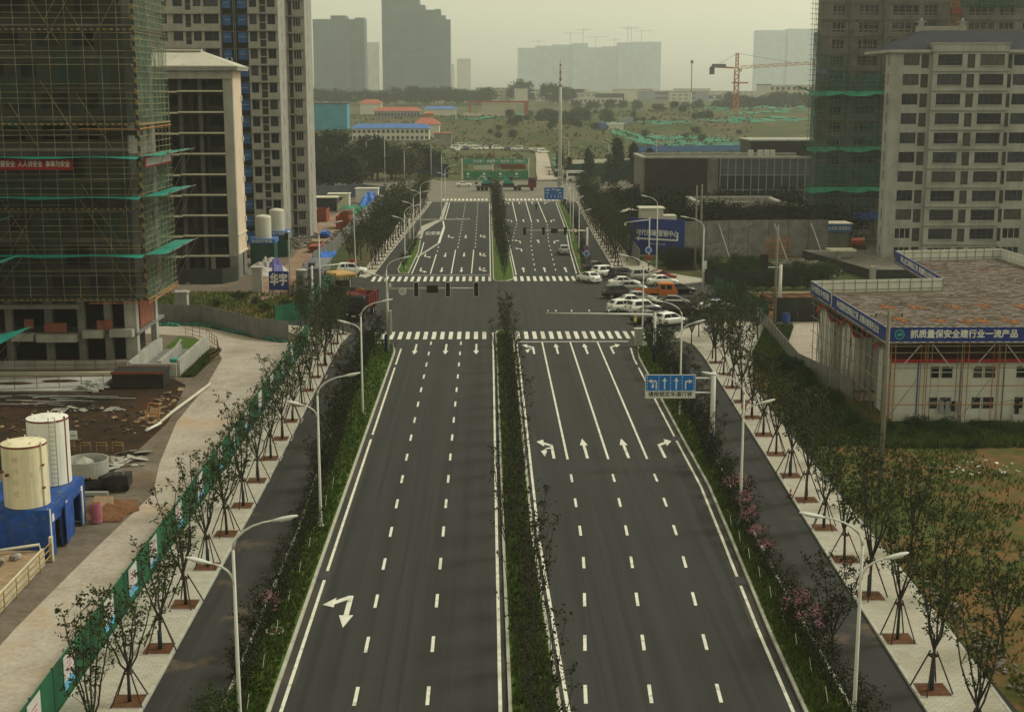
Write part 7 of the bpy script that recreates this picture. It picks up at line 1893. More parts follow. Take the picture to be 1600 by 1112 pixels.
# second rows behind the pavements
S2 = [tree_proto('young_tree','x','tree',150+i,'leaf_street',h=5.2,trunk_h=1.6,limbs=6,spread=1.35,leafs=1200,lsize=.18) for i in range(3)]
for i in range(22):
    y = 214+5.9*i; place(S2[i%3], (lerp_pl([(-20.6,200),(-20.4,300),(-19.2,350)], y)-1.2*(i%2), y, 0), i*1.7, 1.0+.12*(i%3), 'leafy young tree on the soil behind the far left pavement, %s along' % ordw(i+1), 'trees behind the far left pavement')
for i in range(20):
    y = 222+5.9*i; place(S2[(i+1)%3], (lerp_pl([(23.6,220),(25.0,300),(26.4,350)], y)-.4+.9*(i%2), y, 0.0), i*2.3, 1.0+.12*(i%3), 'leafy young tree behind the far right pavement, %s along' % ordw(i+1), 'trees behind the far right pavement')
for i, (x, y, s) in enumerate(((25.2,57,1.0),(25.7,63.5,1.0),(25.4,71,.95),(25.9,79,1.0),(25.5,88,.9),(25.8,99,.8),(26.4,113,.75),(27.6,60,1.0))):
    place(S2[i%3], (x,y,-.05), i*1.3, s, 'leafy young tree on the grass behind the right pavement, %s along' % ordw(i+1), 'trees behind the right pavement')

# median trees
MT = [tree_proto('median_tree','x','tree',200+i,'leaf_median',h=5.3+.4*(i%3),trunk_h=.9+.3*(i%2),limbs=5+i%3,spread=1.15,leafs=520,lsize=.18,up=.9,r0=.055,low=.6,clump=.20) for i in range(6)]
i = 0; y = 50.0
while y < 157.5:
    i += 1
    place(MT[i%6], (lerp_pl([(2.3,50),(2.05,82),(2.15,150)], y)+rr.gauss(0,.28), y, .12), rr.random()*6.28, .75+.32*rr.random(), 'dark thin-leaved tree in the near median, %s from the camera' % ordw(i), 'trees of the near median'); y += 3.5+rr.random()*1.9
i = 0; y = 200.5
while y < 343:
    i += 1
    place(MT[i%6], (lerp_pl([(2.7,200),(2.6,250),(2.4,343)], y)+rr.gauss(0,.3), y, .12), rr.random()*6.28, .85+.3*rr.random(), 'dark thin-leaved tree in the far median, %s beyond the crossing' % ordw(i), 'trees of the far median'); y += 2.6+rr.random()*1.2
# verge shrubs
def shrub_proto(name, seed, lm, h, spread, leafs, ls, flower=0):
    t = thing(name, 'x', 'shrub')
    wd, lf = grow_tree(seed, h, .25, 8, spread, leafs, ls, up=.7, r0=.035, low=.8, clump=.26)
    wd.obj('stems','bark',t,True); lf.obj('foliage',lm,t)
    if flower:
        r2 = random.Random(seed+1); b_ = B()
        for q in range(flower):
            a = r2.random()*6.283; e = spread*.75*math.sqrt(r2.random()); c = Vector((e*math.cos(a),e*math.sin(a),h*(.80+.28*r2.random())-.45*(e/spread)**2))
            for _ in range(12): leaf(b_, c+rv(r2,.13), r2, .10)
        b_.obj('blossom','blossom',t)
    return t
SH = [shrub_proto('verge_shrub',300+i,'leaf_shrub',1.6+.35*(i%3),.72,800,.13) for i in range(5)]
PK = [shrub_proto('flowering_shrub',330+i,'leaf_shrub',2.0,.85,900,.13,26) for i in range(2)]
GS = [shrub_proto('round_shrub',350+i,'leaf_green',1.9,.85,1700,.13) for i in range(2)]
def verge_shrub(x, y, side, n, kind=None):
    P = kind or SH
    word = 'pink-flowering shrub' if P is PK else ('bright green rounded shrub' if P is GS else 'dark leafy shrub')
    place(P[n%len(P)], (x,y,.12), rr.random()*6.28, .82+.4*rr.random(), '%s in the %s verge, %s plant from the camera' % (word, side, ordw(n)), 'shrubs of the roadside verges')
n = 0; y = 50.5
while y < 146:
    n += 1
    kind = PK if 65.5 < y < 69 else (GS if (51 < y < 55 or 118 < y < 121 or 140 < y < 144) else None)
    verge_shrub(lerp_pl(LS_IN, y)+.72+rr.gauss(0,.14), y, 'left', n, kind); y += 2.1+rr.random()*1.2
n = 0; y = 50.5
while y < 146:
    n += 1
    kind = PK if (74.5 < y < 89 or 62.5 < y < 66) else (GS if (130 < y < 134 or 139 < y < 143) else None)
    verge_shrub(lerp_pl(RS_IN, y)-.68+rr.gauss(0,.16), y, 'right', n, kind); y += 2.1+rr.random()*1.2
VT = [tree_proto('verge_tree','x','tree',230+i,'leaf_shrub',h=4.3,trunk_h=.8,limbs=6,spread=1.2,leafs=1200,lsize=.15,r0=.05,low=.6) for i in range(3)]
for i, (x, y) in enumerate(((-11.6,93),(-11.7,99.5),(-12.0,105),(-12.1,111),(-12.3,118),(-12.2,124),(-12.0,131),(-12.4,137),(-11.6,141.5),(-11.2,146))):
    place(VT[i%3], (x,y,.12), i*2.1, .85+.1*(i%3), 'dark bushy tree in the left verge, %s along' % ordw(i+1), 'bushy trees of the verges')
for i, (x, y) in enumerate(((16.6,97),(17.0,104),(17.2,110.5),(17.3,119),(17.9,124),(17.6,130.5),(18.0,136),(17.9,141),(17.3,64))):
    place(VT[(i+1)%3], (x,y,.12), i*1.9, .85+.12*(i%3), 'dark bushy tree in the right verge, %s along' % ordw(i+1), 'bushy trees of the verges')
for i, (x, y) in enumerate([(15.6+.012*(k*9),212+9*k) for k in range(14)]):
    place(SH[i%5], (min(19,x+.03*(y-212)),y,.12), i, 1.1, 'dark shrub in the far right verge, %s beyond the crossing' % ordw(i+1), 'shrubs of the far verges')
for i in range(5):
    place(SH[(i+2)%5], (-12.7,212+9*i,.12), i*1.3, 1.0, 'dark shrub in the far left verge, %s beyond the crossing' % ordw(i+1), 'shrubs of the far verges')
# corner trees around the near right pavement and left corner
for i, (x, y, s) in enumerate(((23.6,139,1.0),(25.0,146,1.1),(26.5,150.5,1.1),(24.2,152,.9),(28.2,153.5,1.2),(29.8,157,1.0),(22.6,147,.9),(27.3,144,1.05),(30.5,150,1.1))):
    place(S2[i%3], (x,y,.1), i*1.1, s, 'leafy young tree on the near right pavement corner, %s of the clump' % ordw(i+1), 'trees of the right corner')
for i, (x, y, s) in enumerate(((-18.3,150,1.0),(-20.4,154,1.05),(-18.6,156.5,.9),(-21.6,158.3,1.1),(-17.2,145,.95))):
    place(S2[i%3], (x,y,.1), i*1.4, s, 'leafy young tree on the near left pavement corner, %s of the clump' % ordw(i+1), 'trees of the left corner')

# ------------------------------------------------------------------ bigger background trees
def big_tree(seed, h, r, leafs, ls, lm, conifer=False):
    t = thing('background_tree','x','tree'); rr_ = random.Random(seed); wd = B(); lf = B()
    wd.tube([(0,0,0),(0,0,h*.4),(0,0,h*.9)],[.25,.18,.05],7)
    cl = []
    for i in range(34):
        if conifer:
            u = rr_.random(); a = rr_.random()*6.283; q = r*(1.05-u)*math.sqrt(rr_.random()); cl.append((Vector((q*math.cos(a),q*math.sin(a),h*(.08+.9*u))), .22*r+.3))
        else:
            a = rr_.random()*6.283; ph = rr_.random(); q = r*math.sqrt(rr_.random())*(.55+.6*math.sin(ph*3.1)); cl.append((Vector((q*math.cos(a),q*math.sin(a),h*(.30+.66*ph))), .30*r+.3))
    for c, s in cl:
        wd.tube([(0,0,max(.5,c.z*.6)),tuple(c)],[.05,.02],4,False)
        for _ in range(leafs//34): leaf(lf, c+Vector((rr_.gauss(0,s*.5),rr_.gauss(0,s*.5),rr_.gauss(0,s*.42))), rr_, ls)
    wd.obj('trunk','bark',t); lf.obj('crown',lm,t); return t
BT = [big_tree(400+i, 8.0, 3.2, 2600, .55, 'leaf_conifer') for i in range(3)]
BB = [big_tree(410+i, 6.0, 2.8, 2400, .5, 'leaf_brown') for i in range(2)]
CF = [big_tree(420+i, 10.0, 2.6, 2600, .5, 'leaf_conifer', True) for i in range(3)]
HB = [big_tree(430+i, 3.4, 2.4, 2400, .3, 'leaf_hedge') for i in range(3)]
DB = [big_tree(440+i, 4.2, 2.6, 2400, .34, 'leaf_shrub') for i in range(3)]
n = 0
for x, y, P, s in [(-52,385,BT,1.3),(-47,392,BT,1.4),(-44,400,BB,1.5),(-42.5,372,BT,1.15),(-39.5,398,BB,1.6),(-36.5,405,BT,1.3),(-50,408,BB,1.6),(-56,400,BT,1.5),(-33.5,430,BT,1.5),(-29.5,436,BB,1.7),(-25.5,440,BB,1.7),(-36,440,BT,1.6),(-21.5,448,BT,1.3),(-41,445,BB,1.8),(-48,440,BT,1.8),(-55,430,BT,1.7),(-18.2,452,BT,1.1),(-62,420,BT,1.7),(-36.8,376,BT,1.25),(-49.5,372,BT,1.1),(-27.5,425,BT,1.2)]:
    n += 1; place(P[n%len(P)], (x,y,-.1), n*1.3, s, '%s tree in the grove beyond the left building site, %s of the grove' % ('brownish' if P is BB else 'dark green', ordw(n)), 'grove beyond the left site')
n = 0
for x, y, s in ((31.5,420,1.0),(39.5,412,1.35),(44.5,410,1.15),(41.5,426,1.2),(23.6,430,.9),(26.5,432,.7),(34.0,440,.8),(47,436,1.1),(51,425,1.0),(36.5,404,.9)):
    n += 1; place(CF[n%3], (x,y,-.1), n*1.1, s, 'dark pointed conifer at the far right of the crossing, %s of the group' % ordw(n), 'conifers at the far crossing')
n = 0
for x, y, P, s in [(34+rr.random()*30, 240+rr.random()*52, DB, .9+.9*rr.random()) for _ in range(46)] + [(28+rr.random()*8, 248+rr.random()*62, DB, .9+.6*rr.random()) for _ in range(26)]:
    if 40 < x < 63 and 257 < y < 277: continue
    n += 1; place(P[n%3], (x,y,-.1), n*.9, s, 'dark bush in the thicket before the dark hall, %s of the thicket' % ordw(n), 'thicket before the dark hall')
n = 0
for (x, y, s) in [(29.8+1.3*rr.random()+ .02*k, 105+k*1.5, .26+.16*rr.random()) for k in range(22)] + [(31.0+k*.95, 107.2+rr.gauss(0,.9), .24+.16*rr.random()) for k in range(28)] + [(27.6+rr.random()*3.2, 108+rr.random()*30, .22+.16*rr.random()) for k in range(25)] + [(32+k*1.5, 105.2+rr.gauss(0,.9), .16+.10*rr.random()) for k in range(14)]:
    n += 1; place(HB[n%3], (x,y,-.1), n*.7, s, 'leafy green bush in the hedge around the dormitory field, %s of the hedge' % ordw(n), 'hedge around the dormitory field')
n = 0
for (x, y, s, P) in [(35+k*1.6, 200+rr.gauss(0,2.2), .5+.3*rr.random(), HB) for k in range(11)] + [(29+rr.random()*4, 212+rr.random()*10, .5+.25*rr.random(), DB) for k in range(8)] + [(36+k*1.9, 190.5, .38, DB) for k in range(6)] + [(36.5+rr.random()*8, 208+rr.random()*12, .42, HB) for k in range(9)]:
    n += 1; place(P[n%3], (x,y,-.1), n*1.9, s, 'low bush on the green bank behind the car park, %s of the bank' % ordw(n), 'bushes on the bank')
n = 0
for (x, y, s) in ((-25,168.5,.35),(-28,172,.3),(-30,178,.3),(-26,176,.3),(-33,182,.35),(-35,176,.3),(-24.5,181,.3)):
    n += 1; place(HB[n%3], (x,y,-.1), n, s, 'low green bush on the bank behind the green mesh fence, %s of the bank' % ordw(n), 'bushes on the left bank')
FT = [big_tree(450+i, 9.0, 5.0, 1500, 1.0, 'leaf_far') for i in range(3)]
n = 0
FTREES = [(36.5,1330,2.2),(31,1335,1.7),(58,1225,1.9),(66,1230,1.7),(72,1240,1.6),(0,1240,1.5),(-4,1250,1.3),(-60,1230,1.5),(-66,1240,1.6),(-52,1240,1.4),(-28,1240,1.5),(-20,1245,1.4),(50,800,1.0),(56,815,1.1),(42,805,.9),(72,810,.9),(36,790,1.1)]
FTREES += [(70+k*7.5+rr.random()*4, 1050+rr.random()*60, .5+.4*rr.random()) for k in range(22)] + [(190+k*8, 1060+rr.random()*20, 1.0+.5*rr.random()) for k in range(10)] + [(-150+k*9, 1190+rr.random()*60, 1.1+.6*rr.random()) for k in range(18)] + [(20+k*14, 1420, .9) for k in range(6)]
FTREES += [(-45+rr.random()*190, 640+rr.random()*330, .25+.3*rr.random()) for k in range(44)]
for x, y, s in FTREES:
    if 14 < x < 28 and y < 660: continue
    n += 1; place(FT[n%3], (x,y,ter(x,y)+mound(x,y)-.3), n*.8, s, 'hazy tree on the plain beyond the far crossing, %s of the plain' % ordw(n), 'hazy trees on the plain')

# ------------------------------------------------------------------ grass as one mass per area
def grass(name, label, fn, n, hgt, m, seed):
    r2 = random.Random(seed); b_ = B()
    for _ in range(n):
        p = fn(r2)
        if p is None: continue
        x, y, z = p
        for q in range(3):
            a = r2.random()*6.283; h = hgt*(.5+.9*r2.random()); dx, dy = math.cos(a)*h*.5, math.sin(a)*h*.5; w_ = .035+.03*r2.random()
            b_.quad((x-w_*math.sin(a),y+w_*math.cos(a),z),(x+w_*math.sin(a),y-w_*math.cos(a),z),(x+dx+.01,y+dy,z+h),(x+dx,y+dy+.01,z+h))
    return stuff(tag(b_.obj(name, m), label, 'grass'))
def g_left(r2):
    y = 48+r2.random()**1.6*100; return (lerp_pl(LS_IN,y)+.25+r2.random()*(lerp_pl(LK,y)-lerp_pl(LS_IN,y)-.5), y, .12)
def g_right(r2):
    y = 48+r2.random()**1.6*98; return (lerp_pl(RK,y)+.2+r2.random()*(lerp_pl(RS_IN,y)-lerp_pl(RK,y)-.45), y, .12)
def g_med(r2):
    y = 48+r2.random()**1.6*106; return (1.25+r2.random()*(lerp_pl(MR,y)-1.5), y, .12)
grass('verge_grass','short green grass growing in the left verge',g_left,9000,.20,'grass_blade',1)
grass('verge_grass','short green grass growing in the right verge',g_right,9000,.20,'grass_blade',2)
grass('median_grass','low green ground cover under the median trees',g_med,9000,.26,'grass_blade',3)
def g_field(r2):
    y = 50+r2.random()**1.3*58; x = 24.8+r2.random()*26
    if vnoise(x*.22+9, y*.22) + .25*vnoise(x*.9,y*.9) < .64 + (.010*(x-34) if x > 34 else -.12): return None
    return (x, y, -.05)
grass('field_grass','rough green grass across the field at the right',g_field,22000,.2,'grass_blade',4)
def g_dry(r2):
    y = 55+r2.random()*52; x = 25+r2.random()*26
    return (x, y, -.05) if vnoise(x*.3+3, y*.3+5) > .5 else None
grass('dry_grass','dry yellowish grass in the field at the right',g_dry,4500,.22,'grass_dry',5)
def g_under(r2):
    y = 104+r2.random()*55; x = lerp_pl([(25,100),(28.8,143),(33.6,160)],y)+r2.random()*(5.5 if y < 120 else 3.2)
    return (x, y, -.05)
grass('bank_weeds','tall weeds along the low grey fence',g_under,7000,.55,'grass_blade',6)
def g_front(r2): return (30.5+r2.random()*24, 103.2+r2.random()*6.8, -.05)
grass('bank_weeds','green weeds along the foot of the near dormitory',g_front,9000,.5,'grass_blade',16)
def g_lbank(r2): return (-44+r2.random()*21, 165+r2.random()*24, -.045) if r2.random() < .8 else None
grass('bank_grass','sparse grass on the bank behind the green mesh fence',g_lbank,3500,.35,'grass_blade',7)
def g_rbank(r2): return (34+r2.random()*15, 194.5+r2.random()*22, -.05)
grass('bank_grass','grass on the bank behind the dark wall',g_rbank,5000,.6,'grass_blade',8)
def g_tri(r2):
    y = 131.5+r2.random()*14; return (-29.8+r2.random()*1.3, y, -.03)
grass('bank_grass','grass triangle beside the concrete ramp',g_tri,1200,.3,'grass_blade',9)
# ================================================================== far plain and city
def gz(x, y): return ter(x,y)+mound(x,y)-0.1
def far_block(name, label, x0, x1, y, dep, z1, m, rows=0, cols=0, roofm=None, wm_='far_dark', roofh=0.0, cat='building', z0=None, group=None):
    z0 = ter(0,y)-1.0 if z0 is None else z0
    t = thing(name, label, cat, ((x0+x1)/2,y,z0), group)
    B().b(x0,x1,y,y+dep,z0,z1).obj('walls',m,t)
    if roofm:
        if roofh: 
            ym = y+dep/2; o = 0.8
            B().poly([(x0-o,y-o,z1),(x1+o,y-o,z1),(x1-roofh,ym,z1+roofh),(x0+roofh,ym,z1+roofh)]).poly([(x1+o,y-o,z1),(x1+o,y+dep+o,z1),(x1-roofh,ym,z1+roofh)]).poly([(x0-o,y-o,z1),(x0+roofh,ym,z1+roofh),(x0-o,y+dep+o,z1)]).poly([(x0-o,y+dep+o,z1),(x0+roofh,ym,z1+roofh),(x1-roofh,ym,z1+roofh),(x1+o,y+dep+o,z1)]).obj('roof',roofm,t)
        else: B().b(x0-.5,x1+.5,y-.5,y+dep+.5,z1,z1+.5).obj('roof',roofm,t)
    if rows:
        for r_ in range(rows):
            zz = z0+1.6+(z1-z0-1.6)*(r_+.25)/rows; hh = (z1-z0-1.6)/rows*.5
            for c_ in range(cols):
                xa = x0+(x1-x0)*(c_+.2)/cols; pbox('window', t, wm_, xa, xa+(x1-x0)/cols*.6, y-.12, y-.02, zz, zz+hh)
    return t
# green gateway with panels and slogan band
t = thing('site_gateway', 'green sheet gateway with teal slogan band across the far junction', 'gateway', (3.4,433,0))
for x in (-7.1,2.6,13.8): pbox('post', t, 'sign_white', x-.2, x+.2, 432.8, 433.2, 0, 6.6)
bd = B().b(-6.9,13.6,432.7,432.8,5.0,6.4).obj('slogan_band','gate_teal',t); text('安全第一  质量第一  效益第一  文明施工', .9, 'sign_white', bd, (4.6,432.68,5.7), width=16.5)
for i in range(8):
    p = B().b(-6.6+2.55*i,-4.12+2.55*i,432.75,432.85,0.1,2.7).obj('panel','gate_green',t)
    if i % 2 == 0: B().tube([(-5.3+2.55*i,432.74,1.8),(-5.3+2.55*i,432.72,1.8)],.45,10).obj('emblem','sign_white',p); text('文明施工',.4,'sign_white',p,(-5.3+2.55*i,432.73,.9),width=1.7)
B().b(-3.5,2.4,437,437.2,2.9,4.2).obj('middle_board','far_wall',t); B().b(5.2,13,438,438.2,3.0,4.6).obj('middle_board','rust_red',t)
pole('red_post', t, 'rust_red', (2.9,434,0), (2.9,434,8.8), .22)
panel_fence('purple_hoarding', 'purple sheet hoarding with white lettering left of the green gateway', [(-23.5,470),(-11.8,446)], 4.2, 'car_blue', 3.2)
panel_fence('green_hoarding', 'dark green hoarding right of the far crossing', [(27,452),(60,448)], 4.0, 'green_fence_dark', 4.0)
panel_fence('grey_wall', 'low pale wall along the far dirt track', [(30,500),(62,520)], 2.8, 'far_wall', 4.0)
panel_fence('blue_fence', 'long blue sheet fence below the green netted slope', [(62,560),(125,575)], 3.4, 'roof_blue', 4.0, z0=2.0)
b_ = B()
pl = [(16.5,428),(17.5,470),(19.5,520),(21,575),(16,600),(26,600),(26,575),(24.5,520),(23,470),(23,428)]
for (a, c) in zip(range(0,4), range(9,4,-1)):
    p, q, r_, s = pl[a], pl[a+1], pl[c-1], pl[c]
    b_.quad((p[0],p[1],gz(*p)+.25),(s[0],s[1],gz(*s)+.25),(r_[0],r_[1],gz(*r_)+.25),(q[0],q[1],gz(*q)+.25))
struct(b_.obj('dirt_track','site_road'))
struct(sheet('parking_lot',[(-16,570),(24,560),(24,610),(-16,612)],'asphalt_dusty',3.9)) if False else None
# sheds and barracks
far_block('site_barracks','long white barracks with blue roof and window row beyond the grove',-62,-26,648,10,10.2,'far_wall',2,16,'roof_blue',roofh=2.2)
far_block('shed','red-roofed shed behind the blue-roofed barracks',-34,-22,672,12,11.5,'far_wall',0,0,'roof_red',roofh=3)
far_block('shed','grey corrugated shed beside the far parked cars',-22.5,-14.8,617,8,8.6,'render_dull',0,0,'roof_red')
far_block('blue_screen','bright blue sheeted building half hidden by the left tower',-94,-74.5,752,14,20.5,'teal_sheet',0,0,'far_dark')
for k in range(4): pass
far_block('shed','long red-roofed barracks with blue doors on the plain',-72,-42,905,9,14.5,'far_wall_blue',1,14,'roof_red',roofh=2.5)
far_block('shed','small cream house with red hipped roof on the plain',-88,-73,985,10,18.5,'far_wall',0,0,'roof_red',roofh=3)
far_block('shed','blue-roofed curved shed right of the red-roofed barracks',-42,-20,965,12,15.0,'far_wall',0,0,'roof_blue',roofh=2)
far_block('shed','small orange-roofed kiosk at the end of the barracks',-39,-33,900,5,13,'roof_red',0,0,'roof_red',roofh=1)
t = thing('gantry_crane', 'red gantry crane straddling cream tanks on the plain', 'gantry crane', (9,930,9))
for x in (-9.8,28.8): pbox('leg', t, 'mast_red', x-.6, x+.6, 929, 931, 9, 21); 
pbox('beam', t, 'mast_red', -11, 30, 929.2, 930.8, 19.6, 20.8); pbox('end_frame', t, 'mast_red', 26.5, 28.1, 929, 931, 9, 20)
far_block('cream_tank','long cream storage building under the red gantry crane',-2,22,940,12,19,'tank_cream',0,0,'far_wall')
far_block('cream_tank','low cream wall left of the gantry crane',-14,-2,915,6,13,'tank_cream',0,0,None)
for i, (xa, xb, y, z1, m) in enumerate(((58.5,66,729,11,'roof_blue'),(64,72,716,10.4,'white_panel'),(72.5,79.5,740,13.2,'far_wall_blue'),(54,60,690,7.4,'roof_blue'))):
    far_block('site_cabin',['blue cabin on the mound right of the mast','pale pink cabin beside the blue one','tall pale blue cabin beside the pink one','low blue shed below the cabins'][i],xa,xb,y,6,z1,m,0,0,'sign_white' if i == 1 else None)
far_block('office_block','white four-storey institute with ribbon windows on the right plain',224,268,1090,16,31.5,'far_wall',4,10,'far_wall')
far_block('office_block','white stair tower at the left end of the institute',216,225,1088,12,32,'far_wall',0,0,'far_dark')
far_block('office_block','long low white building in the haze right of the mast',78,126,1266,14,20.5,'far_wall',1,12,'far_wall')
far_block('office_block','dark grey hall behind the long low white building',104,130,1290,14,25,'far_dark',0,0,'far_wall')
far_block('office_block','large pale blue depot with two dark floor bands in the haze',165,236,1458,30,27,'far_wall_blue',2,1,'far_wall',wm_='bluegrey_panel')
far_block('office_block','pale warehouse to the right of the blue depot',236,300,1470,30,24,'far_pale',1,8,'far_pale')
far_block('office_block','cream long building behind the plain trees',60,112,1560,20,29,'far_pale',0,0,'far_pale')
far_block('office_block','pale farm houses left of the plain trees',-14,6,1260,10,21.5,'far_pale',1,4,'far_wall')
far_block('viaduct','thin dark viaduct line on the horizon left of centre',-260,60,1640,8,21.5,'far_dark',0,0,'far_wall',z0=20.2,cat='viaduct')
# netted towers
def net_tower(label, x0, x1, y, dep, steps, zlines):
    t = thing('netted_tower', label, 'tower', ((x0+x1)/2,y,ter(0,y)))
    z0 = ter(0,y)-1
    for (a, c, z) in steps: B().b(x0+(x1-x0)*a+.02,x0+(x1-x0)*c-.02,y,y+dep,z0,z).obj('shaft','far_net',t)
    for z in zlines: pbox('net_edge', t, 'far_net_line', x0-.6, x1+.6, y-1.0, y-.3, z, z+1.0)
    n = int((x1-x0)/3.4)
    for i in range(n): pbox('pole_line', t, 'far_dark', x0+(i+.5)*(x1-x0)/n-.15, x0+(i+.5)*(x1-x0)/n+.15, y-.25, y-.05, z0, min(s[2] for s in steps))
    return t
net_tower('large hazy green-netted tower with stepped top left of centre', -153,-51,2100,46,[(0,.55,162.4),(.55,.63,153),(.63,.78,146),(.78,.86,147),(.86,.93,138),(.93,1,132)],(38,80,127))
t = net_tower('hazy green-netted tower beside the tall apartment tower', -263,-184,2156,46,[(0,.35,135),(.35,.65,140.5),(.65,.82,135),(.82,1,137.3)],(31.6,51,93))
pbox('hoist_strip', t, 'net_brown', -205, -197, 2154.6, 2155.2, 18, 130)
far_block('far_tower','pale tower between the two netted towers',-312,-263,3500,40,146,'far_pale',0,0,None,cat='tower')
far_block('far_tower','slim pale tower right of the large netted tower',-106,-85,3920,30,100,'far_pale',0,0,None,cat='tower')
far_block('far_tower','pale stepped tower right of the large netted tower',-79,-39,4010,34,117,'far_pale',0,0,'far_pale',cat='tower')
far_block('low_block','dark low netted base building between the netted towers',-190,-154,2120,30,28.6,'far_net',0,0,None,cat='building')
W = [(106,162,160),(162,215,166.5),(215,278,170.5),(278,327,174.5),(327,377,162),(377,422,165.5),(422,471,176.5),(471,559,179)]
for i, (a, c, z) in enumerate(W):
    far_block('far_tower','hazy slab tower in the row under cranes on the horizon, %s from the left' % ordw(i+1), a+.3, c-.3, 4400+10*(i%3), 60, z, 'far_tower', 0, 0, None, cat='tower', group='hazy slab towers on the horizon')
for i, (x, z) in enumerate(((172,186),(273,211),(313,222),(352,200),(411,190),(454,229),(465,225.5),(497,218))):
    t = thing('tower_crane','thin faint tower crane above the horizon towers, %s from the left' % ordw(i+1),'crane',(x,4420,160),'faint cranes on the horizon')
    pole('mast', t, 'far_tower', (x,4420,155), (x,4420,z), 1.0); pole('jib', t, 'far_tower', (x-23,4420,z-6), (x+41 if i % 2 else x+20,4420,z-5), .7)
for i, (a, c) in enumerate(((859,947),(958,1056))):
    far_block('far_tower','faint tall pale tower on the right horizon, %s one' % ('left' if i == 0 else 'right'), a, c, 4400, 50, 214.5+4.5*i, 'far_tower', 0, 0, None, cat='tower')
rr4 = random.Random(14)
LOWB = [(-46,1330,18),(-22,1300,14),(8,1345,16),(28,1290,12),(52,1390,26),(88,1420,30),(128,1380,24),(150,1520,34),(186,1390,22),(214,1560,40),(262,1420,26),(300,1500,30),(120,1700,60),(210,1760,70),(330,1650,50),(40,1720,44),(-70,1500,30),(-10,1620,36),(95,1560,22),(270,1700,34)]
for i, (x, y, wd_) in enumerate(LOWB):
    far_block('low_house','pale low-rise block among the plain trees near the horizon, %s of the low-rise row' % ordw(i+1), x, x+wd_, y, 12, ter(0,y)+7+7*rr4.random(), 'far_pale' if i % 3 else 'far_wall', 0, 0, ('roof_red' if i % 5 == 2 else 'far_wall_blue') if i % 2 else 'far_wall', cat='building', group='low-rise blocks near the horizon')
# orange tower crane
t = thing('tower_crane', 'orange lattice tower crane rising from the green netted ground', 'crane', (143.5,790,6))
def lat(t, a, c, w_, n, m, r_=.14):
    a, c = Vector(a), Vector(c); d = (c-a).normalized(); u = d.cross(Vector((0,1,0.02))).normalized()*w_/2; v = d.cross(u).normalized()*w_/2
    for s1 in (-1,1):
        for s2 in (-1,1): pole('chord', t, m, a+u*s1+v*s2, c+u*s1+v*s2, r_)
    for i in range(n):
        p, q = a+(c-a)*i/n, a+(c-a)*(i+1)/n; s = 1 if i % 2 else -1
        pole('lattice_bar', t, m, p+u*s+v, q-u*s+v, r_*.7); pole('lattice_bar', t, m, p+u*s-v, q-u*s-v, r_*.7)
lat(t, (143.5,790,6), (143.5,790,39.5), 2.4, 16, 'crane_orange', .22)
lat(t, (143.5,790,39.5), (143.5,790,48.5), 1.4, 5, 'crane_orange', .2)
lat(t, (145,790,40.5), (196,790,43.6), 1.4, 20, 'crane_orange', .13)
pole('counter_jib', t, 'crane_orange', (142,790,40.3), (128.5,790,40.9), .5)
pbox('counterweight', t, 'far_dark', 128, 130.6, 789, 791, 36.6, 40.6); pbox('jib_banner', t, 'bluegrey_panel', 129, 137, 788.6, 788.8, 40.8, 42.4); pbox('cab', t, 'far_wall', 144.4, 146.2, 788.8, 790.6, 38, 40.2)
pole('tie', t, 'far_dark', (143.5,790,48.3), (131,790,41.2), .08); pole('tie', t, 'far_dark', (143.5,790,48.3), (178,790,42.6), .08)
pbox('collar', t, 'crane_orange', 141, 150, 789, 791, 31.5, 32.3)
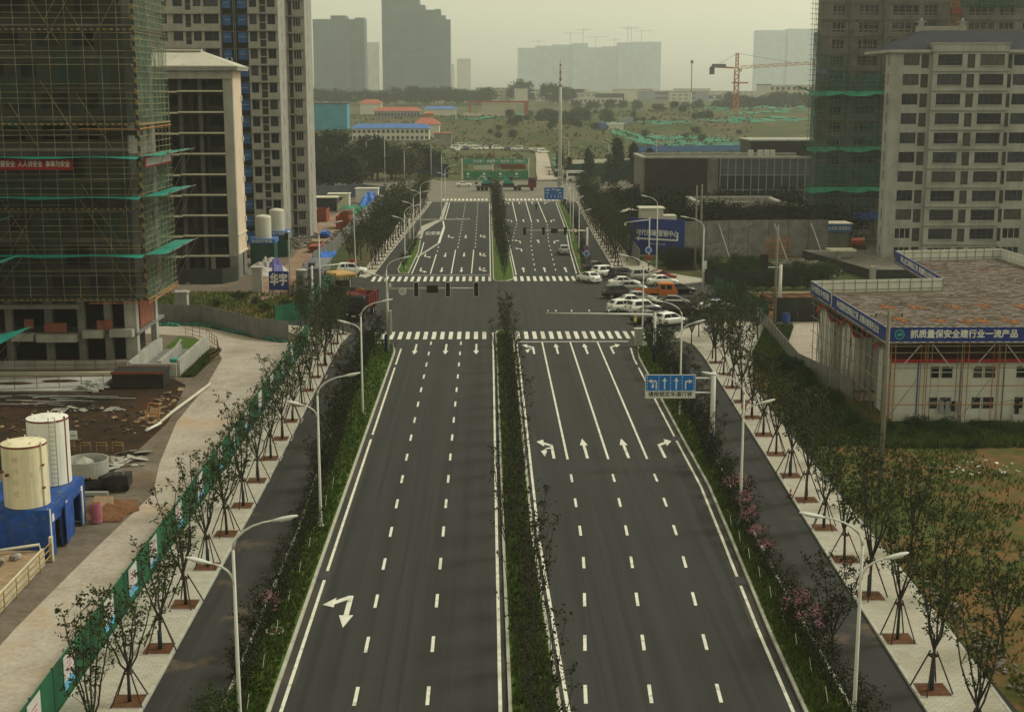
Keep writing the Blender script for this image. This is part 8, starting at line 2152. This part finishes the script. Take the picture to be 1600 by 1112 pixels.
# thin white mast on the plain, netting on the heaps
t = thing('lamp_mast','thin dark and white mast on the plain left of the orange crane','mast',(166,1120,13)); pole('lower', t, 'sign_white', (167,1120,12), (167,1120,26), .6); pole('upper', t, 'far_dark', (167,1120,26), (167,1120,50), .35); pbox('head', t, 'far_dark', 166,168,1119.5,1120.5,49,51.5)
rr2 = random.Random(66)
def net_patch(label, cx, cy, rx, ry, n, seed):
    r3 = random.Random(seed); b_ = B()
    for _ in range(n):
        a = r3.random()*6.283; q = math.sqrt(r3.random()); x, y = cx+rx*q*math.cos(a), cy+ry*q*math.sin(a); s = 2+4*r3.random()
        P = [(x-s,y-s*.8),(x+s,y-s*.9),(x+s*.9,y+s),(x-s*.9,y+s*.8)]
        b_.quad(*[(p[0],p[1],gz(*p)+.25+.15*r3.random()) for p in P])
    stuff(tag(b_.obj('ground_netting','net_ground'), label, 'netting'))
net_patch('green dust netting spread over the earth heaps below the orange crane', 120,770,60,40,90,1)
net_patch('green netting on the slope above the blue fence', 92,640,34,45,90,2)
net_patch('green netting scattered over the far right heaps', 190,880,60,50,60,3)
net_patch('pale green netting over the heap left of the mast', 34,985,20,16,18,4)
net_patch('green netting on the mound beyond the parked cars', 0,745,30,30,12,5)
b_ = B(); r3 = random.Random(88)
for _ in range(6500):
    y = 455+r3.random()*520; x = (r3.random()-.45)*(120+.42*(y-400)); 
    if 15 < x < 28 and y < 610: continue
    if -17 < x < 27 and 558 < y < 612: continue
    z = gz(x,y); s = .4+.9*r3.random()**2
    for q in range(2):
        a = r3.random()*6.283; dx, dy = math.cos(a)*s*.7, math.sin(a)*s*.7
        b_.poly([(x-dx,y-dy,z-.1),(x+dx,y+dy,z-.1),(x+dx*.5,y+dy*.5,z+s*.8),(x-dx*.4,y-dy*.4,z+s)])
stuff(tag(b_.obj('wild_scrub','scrub'), 'rough brownish green scrub covering the far earth heaps', 'scrub'))

# ------------------------------------------------------------------ haze: the hazy air of the whole place
hz = B().b(-2700,2700,-200,5300,-3,240)
me = hz.mesh('asphalt', name='haze')
me.materials.clear()
hm_ = bpy.data.materials.new('haze_air'); hm_.use_nodes = True
nt = hm_.node_tree; nt.nodes.clear()
pv = nt.nodes.new('ShaderNodeVolumePrincipled')
pv.inputs['Color'].default_value = (0.95, 0.985, 1.0, 1)
pv.inputs['Density'].default_value = 0.00022
pv.inputs['Anisotropy'].default_value = 0.5
ho = nt.nodes.new('ShaderNodeOutputMaterial')
nt.links.new(pv.outputs[0], ho.inputs['Volume'])
me.materials.append(hm_)
o = link('haze', me); o['kind'] = 'stuff'; o['label'] = 'pale yellowish haze filling the air over the whole place'; o['category'] = 'haze'
